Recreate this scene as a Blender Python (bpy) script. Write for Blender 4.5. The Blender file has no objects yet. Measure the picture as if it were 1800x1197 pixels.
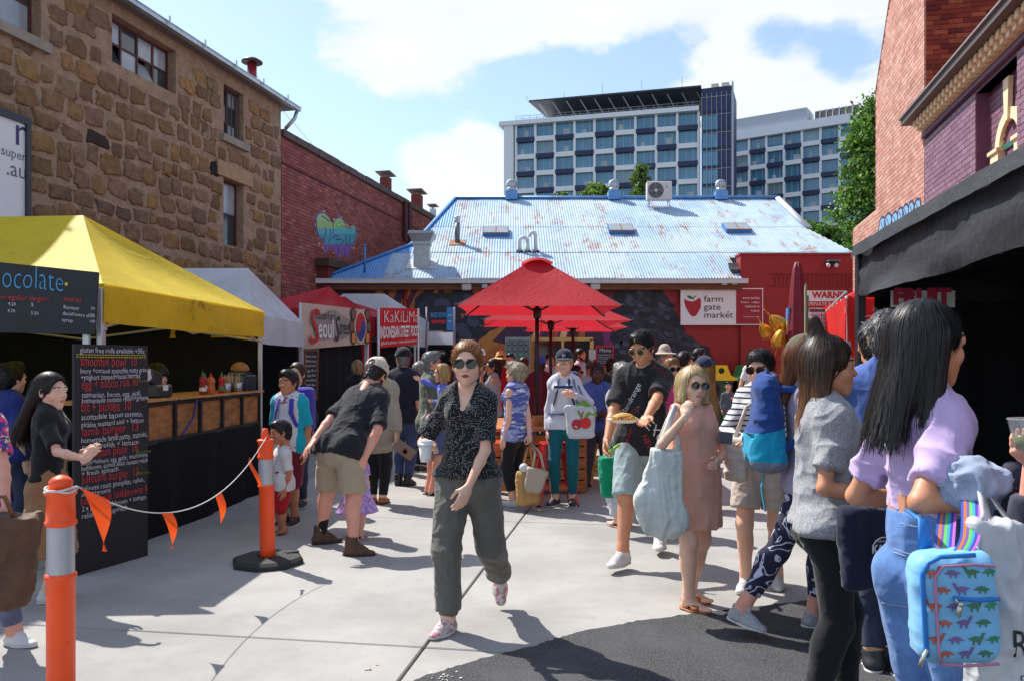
import bpy, math, random
import numpy as np
from mathutils import Vector, Matrix
from mathutils.bvhtree import BVHTree

random.seed(7); RNG = np.random.default_rng(7)
SC = bpy.context.scene; COL = SC.collection
# ------------------------------------------------------------------ camera
EYE, F, CX, CY = 1.52, 1400.0, 900.0, 640.0     # eye height; measured focal length and horizon of the photograph
cam_d = bpy.data.cameras.new('camera'); cam = bpy.data.objects.new('camera', cam_d); COL.objects.link(cam)
cam.location = (0, 0, EYE); cam.rotation_euler = (math.pi/2, 0, 0)
cam_d.lens = 28.0; cam_d.sensor_width = 36.0; cam_d.shift_y = 0.0231
cam_d.clip_start = 0.05; cam_d.clip_end = 3000
SC.camera = cam
# ------------------------------------------------------------------ sun, sky
SUN_EL, SUN_AZ = math.radians(51), math.radians(-47.8)      # azimuth from +Y towards +X
sd = Vector((math.sin(SUN_AZ)*math.cos(SUN_EL), math.cos(SUN_AZ)*math.cos(SUN_EL), math.sin(SUN_EL)))
sun_d = bpy.data.lights.new('sun', 'SUN'); sun_d.energy = 4.6; sun_d.angle = math.radians(0.53); sun_d.color = (1, 0.955, 0.89)
sun = bpy.data.objects.new('sun', sun_d); COL.objects.link(sun); sun.location = (0, 0, 60)
sun.rotation_euler = sd.to_track_quat('Z', 'Y').to_euler()
W_ = bpy.data.worlds.new('World'); SC.world = W_; W_.use_nodes = True
def build_world():
 nt = W_.node_tree; N = nt.nodes; L = nt.links; N.clear()
 out = N.new('ShaderNodeOutputWorld'); mix = N.new('ShaderNodeMixShader')
 sky = N.new('ShaderNodeTexSky'); sky.sky_type = 'NISHITA'; sky.sun_disc = False
 sky.sun_elevation = SUN_EL; sky.sun_rotation = SUN_AZ; sky.air_density = 1.0; sky.dust_density = .6; sky.ozone_density = 2.0
 b1 = N.new('ShaderNodeBackground'); b1.inputs[1].default_value = 0.15
 b2 = N.new('ShaderNodeBackground'); b2.inputs[1].default_value = 1.0
 L.new(sky.outputs[0], b1.inputs[0])
 tc = N.new('ShaderNodeTexCoord')
 def math_(op, a, b, clamp=False):
  n = N.new('ShaderNodeMath'); n.operation = op; n.use_clamp = clamp
  for i, v in enumerate((a, b)):
   if v is None: continue
   if isinstance(v, (int, float)): n.inputs[i].default_value = v
   else: L.new(v, n.inputs[i])
  return n.outputs[0]
 mp = N.new('ShaderNodeMapping'); mp.inputs['Scale'].default_value = (1, 1, 1.9); mp.inputs['Location'].default_value = (3.1, 0.4, 1.7)
 L.new(tc.outputs['Generated'], mp.inputs[0])
 no = N.new('ShaderNodeTexNoise'); no.inputs['Scale'].default_value = 5.2; no.inputs['Detail'].default_value = 9; no.inputs['Roughness'].default_value = 0.56; no.inputs['Distortion'].default_value = 0.15
 L.new(mp.outputs[0], no.inputs['Vector'])
 dens = math_('MULTIPLY_ADD', no.outputs[0], 1.5); dens.node.inputs[2].default_value = -.25
 # the cloud banks over the street: (px, py, radius, weight) read off the photograph as directions
 banks = [(640, 70, .12, .24), (560, 90, .07, .12), (720, 80, .12, .2), (840, 60, .13, .2), (1010, 10, .12, .20), (1200, 20, .14, .18), (1290, 130, .11, .22), (1440, 140, .12, .2), (1520, 30, .12, .14),
             (800, 340, .11, .30), (870, 280, .06, .16), (720, 365, .06, .12), (490, 70, .025, .16), (493, 168, .04, .24),
             (400, 120, .20, -.20), (560, 230, .16, -.22), (700, 230, .10, -.16), (860, 190, .09, -.24), (990, 130, .08, -.20), (1075, 110, .05, -.2), (1365, 60, .045, -.34), (1470, 90, .04, -.3), (1150, 95, .045, -.24), (940, 190, .07, -.14)]
 for px, py, r, w in banks:
  d = Vector(((px-CX)/F, 1, (CY-py)/F)).normalized()
  vm = N.new('ShaderNodeVectorMath'); vm.operation = 'DISTANCE'; L.new(tc.outputs['Generated'], vm.inputs[0]); vm.inputs[1].default_value = d
  mr = N.new('ShaderNodeMapRange'); mr.interpolation_type = 'SMOOTHSTEP'; L.new(vm.outputs['Value'], mr.inputs[0])
  mr.inputs[1].default_value = 0; mr.inputs[2].default_value = r*1.25; mr.inputs[3].default_value = w; mr.inputs[4].default_value = 0
  dens = math_('ADD', dens, mr.outputs[0])
 cr = N.new('ShaderNodeMapRange'); cr.interpolation_type = 'SMOOTHSTEP'; L.new(dens, cr.inputs[0])
 cr.inputs[1].default_value = .48; cr.inputs[2].default_value = .68; cr.inputs[3].default_value = 0.0; cr.inputs[4].default_value = 1
 # body of the cloud: thick parts a little greyer
 n2 = N.new('ShaderNodeTexNoise'); n2.inputs['Scale'].default_value = 11; n2.inputs['Detail'].default_value = 6; L.new(mp.outputs[0], n2.inputs['Vector'])
 rp = N.new('ShaderNodeMix'); rp.data_type = 'RGBA'; L.new(n2.outputs[0], rp.inputs[0])
 rp.inputs[6].default_value = (.58, .62, .67, 1); rp.inputs[7].default_value = (.78, .78, .78, 1)
 L.new(rp.outputs[2], b2.inputs[0])
 hz = N.new('ShaderNodeSeparateXYZ'); L.new(tc.outputs['Generated'], hz.inputs[0])
 up = N.new('ShaderNodeMapRange'); L.new(hz.outputs[2], up.inputs[0]); up.inputs[1].default_value = -.02; up.inputs[2].default_value = .05
 fac = math_('MULTIPLY', cr.outputs[0], up.outputs[0])
 fac = math_('MULTIPLY_ADD', fac, .80); fac.node.inputs[2].default_value = .09      # thin high veil everywhere
 L.new(fac, mix.inputs[0]); L.new(b1.outputs[0], mix.inputs[1]); L.new(b2.outputs[0], mix.inputs[2]); L.new(mix.outputs[0], out.inputs[0])
build_world()
vs = SC.view_settings
vs.view_transform = 'Standard'; vs.look = 'None'; vs.gamma = 1.0; vs.use_curve_mapping = False; vs.exposure = 0.58
SC.cycles.max_bounces = 6; SC.cycles.use_denoising = True
SC.cycles.transparent_max_bounces = 6

# ------------------------------------------------------------------ helpers
def W(px, py, Y):                       # point of the photograph at depth Y, in metres
 return np.array([(px-CX)/F*Y, Y, EYE-(py-CY)/F*Y])
def G(px, Y): return np.array([(px-CX)/F*Y, Y, 0.0])
def srgb(r, g=None, b=None):
 if isinstance(r, str): r, g, b = [int(r[i:i+2], 16) for i in (0, 2, 4)]
 f = lambda c: (c/255/12.92 if c <= 10 else ((c/255+.055)/1.055)**2.4)
 return (f(r), f(g), f(b))
def nrm(v):
 v = np.asarray(v, float); return v/max(1e-9, np.linalg.norm(v))

MATS = {}
def mat(name, col=(.5, .5, .5), rough=.7, metal=0., var=.15, vs=6., bump=0., bs=80., attr=False, trans=0., spec=.5, alpha=1., kind=None, emit=0., args=None, sheen=0., sss=0., coat=0., wrinkle=0., bd=.004):
 if name in MATS: return MATS[name]
 m = bpy.data.materials.new(name); MATS[name] = m; m.use_nodes = True
 nt = m.node_tree; N = nt.nodes; L = nt.links
 p = N['Principled BSDF']; out = N['Material Output']
 p.inputs['Roughness'].default_value = rough; p.inputs['Metallic'].default_value = metal
 p.inputs['Specular IOR Level'].default_value = spec
 if coat: p.inputs['Coat Weight'].default_value = coat; p.inputs['Coat Roughness'].default_value = .1
 if sheen: p.inputs['Sheen Weight'].default_value = sheen
 if sss:
  p.inputs['Subsurface Weight'].default_value = sss; p.inputs['Subsurface Radius'].default_value = (.012, .005, .003); p.inputs['Subsurface Scale'].default_value = 1.0
 tc = N.new('ShaderNodeTexCoord'); co = tc.outputs['Object']
 def rgb(c):
  n = N.new('ShaderNodeRGB'); n.outputs[0].default_value = (*c, 1); return n.outputs[0]
 def mixc(f, a, b, bl='MIX'):
  n = N.new('ShaderNodeMix'); n.data_type = 'RGBA'; n.blend_type = bl
  if isinstance(f, (int, float)): n.inputs[0].default_value = f
  else: L.new(f, n.inputs[0])
  for i, v in ((6, a), (7, b)):
   if isinstance(v, tuple): n.inputs[i].default_value = (*v, 1)
   else: L.new(v, n.inputs[i])
  return n.outputs[2]
 def noise(scale, detail=4, rough_=.55, vec=None, sc=None, dist=0):
  n = N.new('ShaderNodeTexNoise'); n.inputs['Scale'].default_value = scale; n.inputs['Detail'].default_value = detail; n.inputs['Roughness'].default_value = rough_; n.inputs['Distortion'].default_value = dist
  v = vec or co
  if sc:
   mp = N.new('ShaderNodeMapping'); mp.inputs['Scale'].default_value = sc; L.new(v, mp.inputs[0]); v = mp.outputs[0]
  L.new(v, n.inputs['Vector']); return n.outputs[0]
 def ramp(f, a, b, lo=0., hi=1.):
  n = N.new('ShaderNodeMapRange'); n.interpolation_type = 'SMOOTHSTEP'; L.new(f, n.inputs[0])
  n.inputs[1].default_value = a; n.inputs[2].default_value = b; n.inputs[3].default_value = lo; n.inputs[4].default_value = hi; return n.outputs[0]
 def sep(axis):
  n = N.new('ShaderNodeSeparateXYZ'); L.new(co, n.inputs[0]); return n.outputs[axis]
 def mth(op, a, b=0.):
  n = N.new('ShaderNodeMath'); n.operation = op
  for i, v in ((0, a), (1, b)):
   if isinstance(v, (int, float)): n.inputs[i].default_value = v
   else: L.new(v, n.inputs[i])
  return n.outputs[0]
 base = rgb(col)
 if attr:
  a = N.new('ShaderNodeVertexColor'); a.layer_name = 'Col'; base = a.outputs[0]
 hgt = None
 if kind == 'stripe':            # args: (other colour, stripes per metre, share, axis)
  c2, fr, sh, ax = args
  s = mth('FRACT', mth('ADD', mth('MULTIPLY', sep(ax), fr), mth('MULTIPLY', noise(5, 2), .35)))
  base = mixc(ramp(s, sh-.06, sh+.06), c2, base)
 elif kind == 'dots':            # small irregular prints
  c2, fr, sz = args
  v = N.new('ShaderNodeTexVoronoi'); v.inputs['Scale'].default_value = fr; v.inputs['Randomness'].default_value = .45; L.new(co, v.inputs['Vector'])
  base = mixc(ramp(v.outputs[0], sz, sz*1.25), c2, base)
 elif kind == 'floral':          # looping line print
  c2, fr, wd = args
  n1 = noise(fr, 1.5, .5, dist=1.2)
  f = mth('ABSOLUTE', mth('SUBTRACT', mth('FRACT', mth('MULTIPLY', n1, 4.)), .5))
  v = N.new('ShaderNodeTexVoronoi'); v.inputs['Scale'].default_value = fr*1.1; L.new(co, v.inputs['Vector'])
  base = mixc(mth('MAXIMUM', ramp(f, wd, wd*.5), ramp(v.outputs[0], .2, .12)), base, c2)
 elif kind == 'blotch':          # coloured patches
  c2, c3, fr = args
  base = mixc(ramp(noise(fr, 3), .47, .53), base, c2); base = mixc(ramp(noise(fr*1.7, 3), .56, .62), base, c3)
 elif kind == 'weave':           # irregular bands and blotches (tie-dye blouse)
  c2, c3, fr = args
  w = noise(fr, 3, .6, sc=(.35, .35, 1.8), dist=.8)
  base = mixc(ramp(w, .46, .52), base, c2); base = mixc(ramp(noise(fr*1.6, 2, sc=(.5, .5, 1.4)), .58, .64), base, c3)
 elif kind == 'concrete':
  base = mixc(ramp(noise(.8, 6, .65), .35, .7), base, tuple(c*.74 for c in col)); base = mixc(ramp(noise(5.5, 6, .7, dist=.6), .52, .70, 0, .5), base, tuple(c*.80 for c in col)); base = mixc(ramp(noise(1.7, 6, .7, sc=(1, .25, 1)), .58, .72, 0, .5), base, tuple(c*.78 for c in col)); base = mixc(ramp(noise(240, 2), .62, .75), base, tuple(c*.55 for c in col))
  base = mixc(ramp(noise(3.5, 5, .7), .60, .75, 0, .55), base, tuple(c*.72 for c in col)); base = mixc(ramp(noise(28, 3), .66, .72, 0, .5), base, tuple(c*.6 for c in col))
  v = N.new('ShaderNodeTexVoronoi'); v.inputs['Scale'].default_value = 2.3; L.new(co, v.inputs['Vector'])
  base = mixc(ramp(v.outputs[0], .024, .014), base, tuple(c*.3 for c in col))
 elif kind == 'asphalt':
  v = N.new('ShaderNodeTexVoronoi'); v.inputs['Scale'].default_value = 170; L.new(co, v.inputs['Vector']); hgt = v.outputs[0]
  base = mixc(ramp(v.outputs[0], .25, .6), tuple(c*1.75 for c in col), tuple(c*.6 for c in col))
  base = mixc(ramp(noise(2, 4), .4, .7, 0, .5), base, tuple(c*1.5 for c in col))
 elif kind == 'rust':            # args: rust colour, amount; runs down the sheet (object y/z)
  c2, amt, c3 = args
  n1 = noise(1.0, 6, .72, sc=(1.9, .55, .55)); n2 = noise(.55, 3)
  base = mixc(ramp(n2, .35, .62), base, c3)
  base = mixc(ramp(noise(2.2, 5, .7, sc=(3, .35, .35)), .5, .75, 0, .6), base, tuple(min(1, c*1.25) for c in c3))
  m1 = mth('MULTIPLY', ramp(n1, .60-amt*.12, .70-amt*.12), ramp(noise(9, 5, .7, sc=(1, .4, .4)), .40, .60))
  base = mixc(m1, base, c2)
 elif kind == 'wood':
  w = noise(3.2, 5, .6, sc=(args or (1, 14, 14)))
  base = mixc(ramp(w, .3, .7), tuple(c*.6 for c in col), tuple(min(1, c*1.3) for c in col))
 elif kind == 'grime':           # args: grime colour, amount
  c2, amt = args
  base = mixc(ramp(noise(2.6, 6, .68), .62-amt*.2, .8-amt*.2, 0, .8), base, c2)
  base = mixc(ramp(noise(17, 4, .7), .64, .74, 0, .4), base, c2)
 elif kind == 'skin':
  base = mixc(ramp(noise(11, 4, .6), .42, .72, 0, .45), base, (min(1, col[0]*1.02), col[1]*.72, col[2]*.66)); base = mixc(ramp(noise(120, 2), .6, .75, 0, .25), base, tuple(c*.7 for c in col))
 elif kind == 'knit':
  v = N.new('ShaderNodeTexNoise'); v.inputs['Scale'].default_value = 160; L.new(co, v.inputs['Vector'])
  base = mixc(ramp(v.outputs[0], .35, .7), tuple(c*.7 for c in col), tuple(min(1, c*1.15) for c in col))
 elif kind == 'denim':
  base = mixc(ramp(noise(5, 4, .6), .4, .72), base, tuple(min(1, c*1.7+.015) for c in col))
  base = mixc(ramp(noise(300, 2, .6, sc=(1, 1, .3)), .4, .7, 0, .6), base, tuple(min(1, c*1.5+.02) for c in col))
 elif kind == 'camo':
  c2, c3 = args
  base = mixc(ramp(noise(14, 2), .5, .54), base, c2); base = mixc(ramp(noise(22, 2), .58, .61), base, c3)
 if var:
  base = mixc(var, base, mixc(ramp(noise(vs, 5, .6), .3, .7), (.35, .35, .35), (1.0, 1.0, 1.0)), 'MULTIPLY')
 L.new(base, p.inputs['Base Color'])
 if bump or hgt is not None:
  b = N.new('ShaderNodeBump'); b.inputs['Strength'].default_value = min(1, bump); b.inputs['Distance'].default_value = bd
  L.new(hgt if hgt is not None else noise(bs, 4, .6), b.inputs['Height']); L.new(b.outputs[0], p.inputs['Normal'])
 if wrinkle:
  w1 = noise(5, 1, .4, sc=(1.3, 1.3, .7), dist=.7); w2 = noise(13, 0, .4, sc=(1, 1, 1.5), dist=.5)
  rid = mth('ADD', mth('ABSOLUTE', mth('SUBTRACT', w1, .5)), mth('MULTIPLY', mth('ABSOLUTE', mth('SUBTRACT', w2, .5)), .5))
  b2 = N.new('ShaderNodeBump'); b2.inputs['Strength'].default_value = wrinkle; b2.inputs['Distance'].default_value = .035; b2.invert = True
  L.new(rid, b2.inputs['Height'])
  if bump: L.new(b2.outputs[0], b.inputs['Normal'])
  else: L.new(b2.outputs[0], p.inputs['Normal'])
 if emit:
  p.inputs['Emission Color'].default_value = (*col, 1); p.inputs['Emission Strength'].default_value = emit
 if trans:
  t = N.new('ShaderNodeBsdfTranslucent'); L.new(base, t.inputs[0]); ms = N.new('ShaderNodeMixShader'); ms.inputs[0].default_value = trans
  L.new(p.outputs[0], ms.inputs[1]); L.new(t.outputs[0], ms.inputs[2]); L.new(ms.outputs[0], out.inputs[0])
 if alpha < 1:
  t = N.new('ShaderNodeBsdfTransparent'); ms = N.new('ShaderNodeMixShader'); ms.inputs[0].default_value = alpha
  L.new(t.outputs[0], ms.inputs[1]); L.new(p.outputs[0], ms.inputs[2]); L.new(ms.outputs[0], out.inputs[0])
 return m

def mesh_np(name, V, faces, mats, fm=None, col=None, smooth=False):
 """V (n,3); faces: list of int arrays (m,3)/(m,4)/(m,k); fm: list of material index (scalar or array) per array; col: (n,3)"""
 me = bpy.data.meshes.new(name); V = np.asarray(V, np.float32)
 me.vertices.add(len(V)); me.vertices.foreach_set('co', V.ravel())
 li, ls, mi, n = [], [], [], 0
 for k, f in enumerate(faces):
  f = np.asarray(f, np.int32)
  if f.size == 0: continue
  li.append(f.ravel()); ls.append(n+np.arange(len(f), dtype=np.int32)*f.shape[1]); n += f.size
  q = 0 if fm is None else fm[k]
  mi.append(np.full(len(f), q, np.int32) if np.isscalar(q) else np.asarray(q, np.int32))
 li = np.concatenate(li); ls = np.concatenate(ls); mi = np.concatenate(mi)
 me.loops.add(len(li)); me.loops.foreach_set('vertex_index', li)
 me.polygons.add(len(ls)); me.polygons.foreach_set('loop_start', ls)
 me.polygons.foreach_set('material_index', mi)
 me.polygons.foreach_set('use_smooth', np.full(len(ls), bool(smooth)))
 for m in (mats if isinstance(mats, (list, tuple)) else [mats]): me.materials.append(m)
 if col is not None:
  a = me.color_attributes.new('Col', 'FLOAT_COLOR', 'POINT')
  c = np.ones((len(V), 4), np.float32); c[:, :3] = col; a.data.foreach_set('color', c.ravel())
 me.update(calc_edges=True); me.validate()
 return me

def origin_of(o):
 v = Vector((0, 0, 0))
 while o is not None: v = v+o.location; o = o.parent
 return np.array(v)

def tag(o, label=None, cat=None, group=None, kind=None):
 if label: o['label'] = label
 if cat: o['category'] = cat
 if group: o['group'] = group
 if kind: o['kind'] = kind
 return o

def thing(name, label, cat, loc=(0, 0, 0), group=None, kind=None):
 o = bpy.data.objects.new(name, None); COL.objects.link(o); o.location = Vector([float(c) for c in loc]); o.empty_display_size = .1
 return tag(o, label, cat, group, kind)

class MB:
 """collects geometry (world coordinates) and links it as one mesh object"""
 def __init__(s): s.V = []; s.F = []; s.M = []; s.C = []; s.n = 0; s.hascol = False
 def add(s, V, faces, m=0, col=None):
  V = np.asarray(V, float).reshape(-1, 3); s.V.append(V)
  for f in faces:
   f = np.asarray(f, np.int64)
   if f.ndim == 1: f = f[None]
   s.F.append(f+s.n); s.M.append(m)
  if col is None: s.C.append(np.ones((len(V), 3))*.5)
  else: s.hascol = True; s.C.append(np.broadcast_to(np.asarray(col, float), (len(V), 3)))
  s.n += len(V); return s
 def box(s, c, size, ax=None, m=0, col=None, bev=0.):
  """ax: rotation matrix columns, or angle about z"""
  h = np.array(size, float)/2; c = np.asarray(c, float)
  R = np.eye(3) if ax is None else (rz(ax) if np.isscalar(ax) else np.asarray(ax))
  if bev <= 0:
   P = np.array([[x, y, z] for x in (-1, 1) for y in (-1, 1) for z in (-1, 1)], float)*h
   return s.add(P@R.T+c, [BOXF], m, col)
  b = min(bev, h.min()*.9)
  P = []
  for sx in (-1, 1):
   for sy in (-1, 1):
    for sz in (-1, 1):
     for k in range(3):
      q = np.array([sx, sy, sz])*(h-b); q[k] += (sx, sy, sz)[k]*b; P.append(q)
  return s.add(np.array(P)@R.T+c, BEVF, m, col)
 def boxes(s, C, H, R, m=0, col=None):
  """many boxes sharing a rotation; C (n,3), H (n,3) half sizes"""
  P = np.array([[x, y, z] for x in (-1, 1) for y in (-1, 1) for z in (-1, 1)], float)
  V = (P[None]*H[:, None])@np.asarray(R).T+C[:, None]
  f = (BOXF[None]+8*np.arange(len(C))[:, None, None]).reshape(-1, 4)
  return s.add(V.reshape(-1, 3), [f], m, None if col is None else np.repeat(col, 8, 0))
 def tube(s, pts, r, n=10, m=0, col=None, cap=True, flat=1., up=None):
  pts = np.array(pts, float); k = len(pts); r = np.broadcast_to(np.asarray(r, float), (k,))
  T = np.gradient(pts, axis=0); T /= np.maximum(1e-9, np.linalg.norm(T, axis=1))[:, None]
  u = np.array(up if up is not None else ((0, 0, 1) if abs(T[0, 2]) < .9 else (1, 0, 0)), float)
  V = []; a = np.arange(n)*2*math.pi/n
  for i in range(k):
   x = np.cross(u, T[i]); x /= max(1e-9, np.linalg.norm(x)); y = np.cross(T[i], x); u = y
   V.append(pts[i]+r[i]*(np.cos(a)[:, None]*x+flat*np.sin(a)[:, None]*y))
  return s.grid(np.array(V), True, m, col, cap)
 def grid(s, V, wrap=False, m=0, col=None, cap=False):
  """V (rows, cols, 3)"""
  r, c = V.shape[:2]; idx = np.arange(r*c).reshape(r, c)
  if wrap: idx = np.concatenate([idx, idx[:, :1]], 1)
  f = np.stack([idx[:-1, :-1], idx[:-1, 1:], idx[1:, 1:], idx[1:, :-1]], -1).reshape(-1, 4)
  F_ = [f]
  if cap: F_ += [np.arange(c)[::-1][None], ((r-1)*c+np.arange(c))[None]]
  return s.add(V.reshape(-1, 3), F_, m, col)
 def lathe(s, c, prof, n=20, m=0, col=None, R=None, cap=True):
  """prof: list of (radius, z)"""
  a = np.arange(n)*2*math.pi/n; R = np.eye(3) if R is None else R
  V = np.array([[(r*math.cos(t), r*math.sin(t), z) for t in a] for r, z in prof])
  return s.grid(V@np.asarray(R).T+np.asarray(c, float), True, m, col, cap)
 def prism(s, poly, d, m=0, col=None):
  """poly (n,3) planar outline, extruded by vector d"""
  P = np.asarray(poly, float); n = len(P); i = np.arange(n); j = (i+1) % n
  return s.add(np.vstack([P, P+np.asarray(d, float)]), [i[::-1][None], (i+n)[None], np.stack([i, j, j+n, i+n], 1)], m, col)
 def sphere(s, c, r, n=14, m=0, col=None, R=None):
  r = np.broadcast_to(np.asarray(r, float), (3,)); k = n//2
  th = np.linspace(1e-3, math.pi-1e-3, k+1); a = np.arange(n)*2*math.pi/n
  V = np.stack([np.sin(th)[:, None]*np.cos(a), np.sin(th)[:, None]*np.sin(a), -np.cos(th)[:, None]*np.ones(n)], -1)*r
  R = np.eye(3) if R is None else R
  return s.grid(V@np.asarray(R).T+np.asarray(c, float), True, m, col, True)
 def build(s, name, mats, parent=None, label=None, smooth=False, kind=None):
  V = np.vstack(s.V); org = origin_of(parent) if parent is not None else np.zeros(3)
  C = np.vstack(s.C) if s.hascol else None
  groups = {}
  for f, m in zip(s.F, s.M): groups.setdefault((f.shape[1], m), []).append(f)
  faces = [np.vstack(v) for v in groups.values()]; fm = [k[1] for k in groups]
  me = mesh_np(name, V-org, faces, mats, fm, C, smooth)
  o = bpy.data.objects.new(name, me); COL.objects.link(o)
  if parent is not None: o.parent = parent
  if label: o['label'] = label
  if kind: o['kind'] = kind
  if smooth == 'auto' : pass
  return o
 def top(s, name, mats, label, cat, group=None, smooth=False):
  """a thing that is one mesh: its origin goes to its base"""
  V = np.vstack(s.V); c = (V.min(0)+V.max(0))/2; c[2] = V[:, 2].min()
  s.V = [v-c for v in s.V]; o = s.build(name, mats, None, smooth=smooth); o.location = c
  return tag(o, label, cat, group)
BOXF = np.array([[0, 1, 3, 2], [4, 6, 7, 5], [0, 4, 5, 1], [2, 3, 7, 6], [0, 2, 6, 4], [1, 5, 7, 3]])
def _bevf():
 idx = lambda x, y, z, k: ((x*2+y)*2+z)*3+k
 q = []; t = []
 for k in range(3):
  o = [a for a in range(3) if a != k]
  for sgn in (0, 1):
   f = []
   for a, b in ((0, 0), (0, 1), (1, 1), (1, 0)):
    c = [0, 0, 0]; c[k] = sgn; c[o[0]] = a; c[o[1]] = b; f.append(idx(*c, k))
   q.append(f)
  for a in (0, 1):
   for b in (0, 1):
    c0 = [0, 0, 0]; c1 = [0, 0, 0]; c0[k] = 0; c1[k] = 1
    for c in (c0, c1): c[o[0]] = a; c[o[1]] = b
    q.append([idx(*c0, o[0]), idx(*c1, o[0]), idx(*c1, o[1]), idx(*c0, o[1])])
 for x in (0, 1):
  for y in (0, 1):
   for z in (0, 1): t.append([idx(x, y, z, k) for k in range(3)])
 return [np.array(q), np.array(t)]
BEVF = _bevf()
def rz(a): c, s_ = math.cos(a), math.sin(a); return np.array([[c, -s_, 0], [s_, c, 0], [0, 0, 1]])
def rx(a): c, s_ = math.cos(a), math.sin(a); return np.array([[1, 0, 0], [0, c, -s_], [0, s_, c]])
def ry(a): c, s_ = math.cos(a), math.sin(a); return np.array([[c, 0, s_], [0, 1, 0], [-s_, 0, c]])

_FC = {}
def text_np(s, size=1., shear=0., align='LEFT', bold=0., space=1.):
 cu = bpy.data.curves.new('t', 'FONT'); cu.body = s; cu.size = size; cu.shear = shear; cu.align_x = align; cu.offset = bold; cu.resolution_u = 2; cu.space_character = space
 o = bpy.data.objects.new('t', cu); COL.objects.link(o)
 dg = bpy.context.evaluated_depsgraph_get(); me = o.evaluated_get(dg).to_mesh()
 V = np.empty(len(me.vertices)*3); me.vertices.foreach_get('co', V); V = V.reshape(-1, 3)
 me.calc_loop_triangles(); T = np.empty(len(me.loop_triangles)*3, np.int32); me.loop_triangles.foreach_get('vertices', T); T = T.reshape(-1, 3)
 o.evaluated_get(dg).to_mesh_clear(); bpy.data.objects.remove(o); bpy.data.curves.remove(cu)
 return V, T
def put_text(mb, s, c, u, v, size, m=0, width=None, col=None, shear=0., align='LEFT', bold=0., tilt=0., off=.003, tall=1., warp=0.):
 """flat lettering on the plane through c with axes u (reading) and v (up)"""
 V, T = text_np(s, size, shear, align, bold)
 if len(V) == 0: return
 V[:, 1] *= tall
 if warp:
  q = V/size*np.array([1.7, .9, 1.])+len(s)*3.7; V[:, 0] += (vnoise(q, 3)-.5)*warp*size; V[:, 1] += (vnoise(q+9.1, 5)-.5)*warp*size*1.4
 if width:
  w = V[:, 0].max()-V[:, 0].min(); V[:, 0] *= width/max(w, 1e-6)
 if tilt: V = V@rz(tilt).T
 u = np.asarray(u, float); v = np.asarray(v, float); n = np.cross(u, v)
 mb.add(np.asarray(c)+V[:, :1]*u+V[:, 1:2]*v+n*off, [T], m, col)

def vnoise(P, seed=0):
 """value noise in [0,1]"""
 P = np.asarray(P, float); I = np.floor(P).astype(np.int64); f = P-I; f = f*f*(3-2*f)
 def h(i, j, k):
  n = (i*374761393+j*668265263+k*2147483647+seed*1274126177) & 0xffffffff
  n = ((n ^ (n >> 13))*1274126177) & 0xffffffff; n = (n ^ (n >> 16)) & 0xffff
  return n/65535.
 r = 0
 for a in (0, 1):
  for b in (0, 1):
   for c in (0, 1):
    w = (f[..., 0] if a else 1-f[..., 0])*(f[..., 1] if b else 1-f[..., 1])*(f[..., 2] if c else 1-f[..., 2])
    r = r+w*h(I[..., 0]+a, I[..., 1]+b, I[..., 2]+c)
 return r
def fbm(P, o=3, seed=0): return sum(vnoise(P*2**i, seed+i)*.5**(i+1) for i in range(o))

def copy_tree(o, parent=None):
 c = o.copy(); COL.objects.link(c)
 if parent is not None: c.parent = parent
 for ch in list(o.children): copy_tree(ch, c)
 return c
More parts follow.
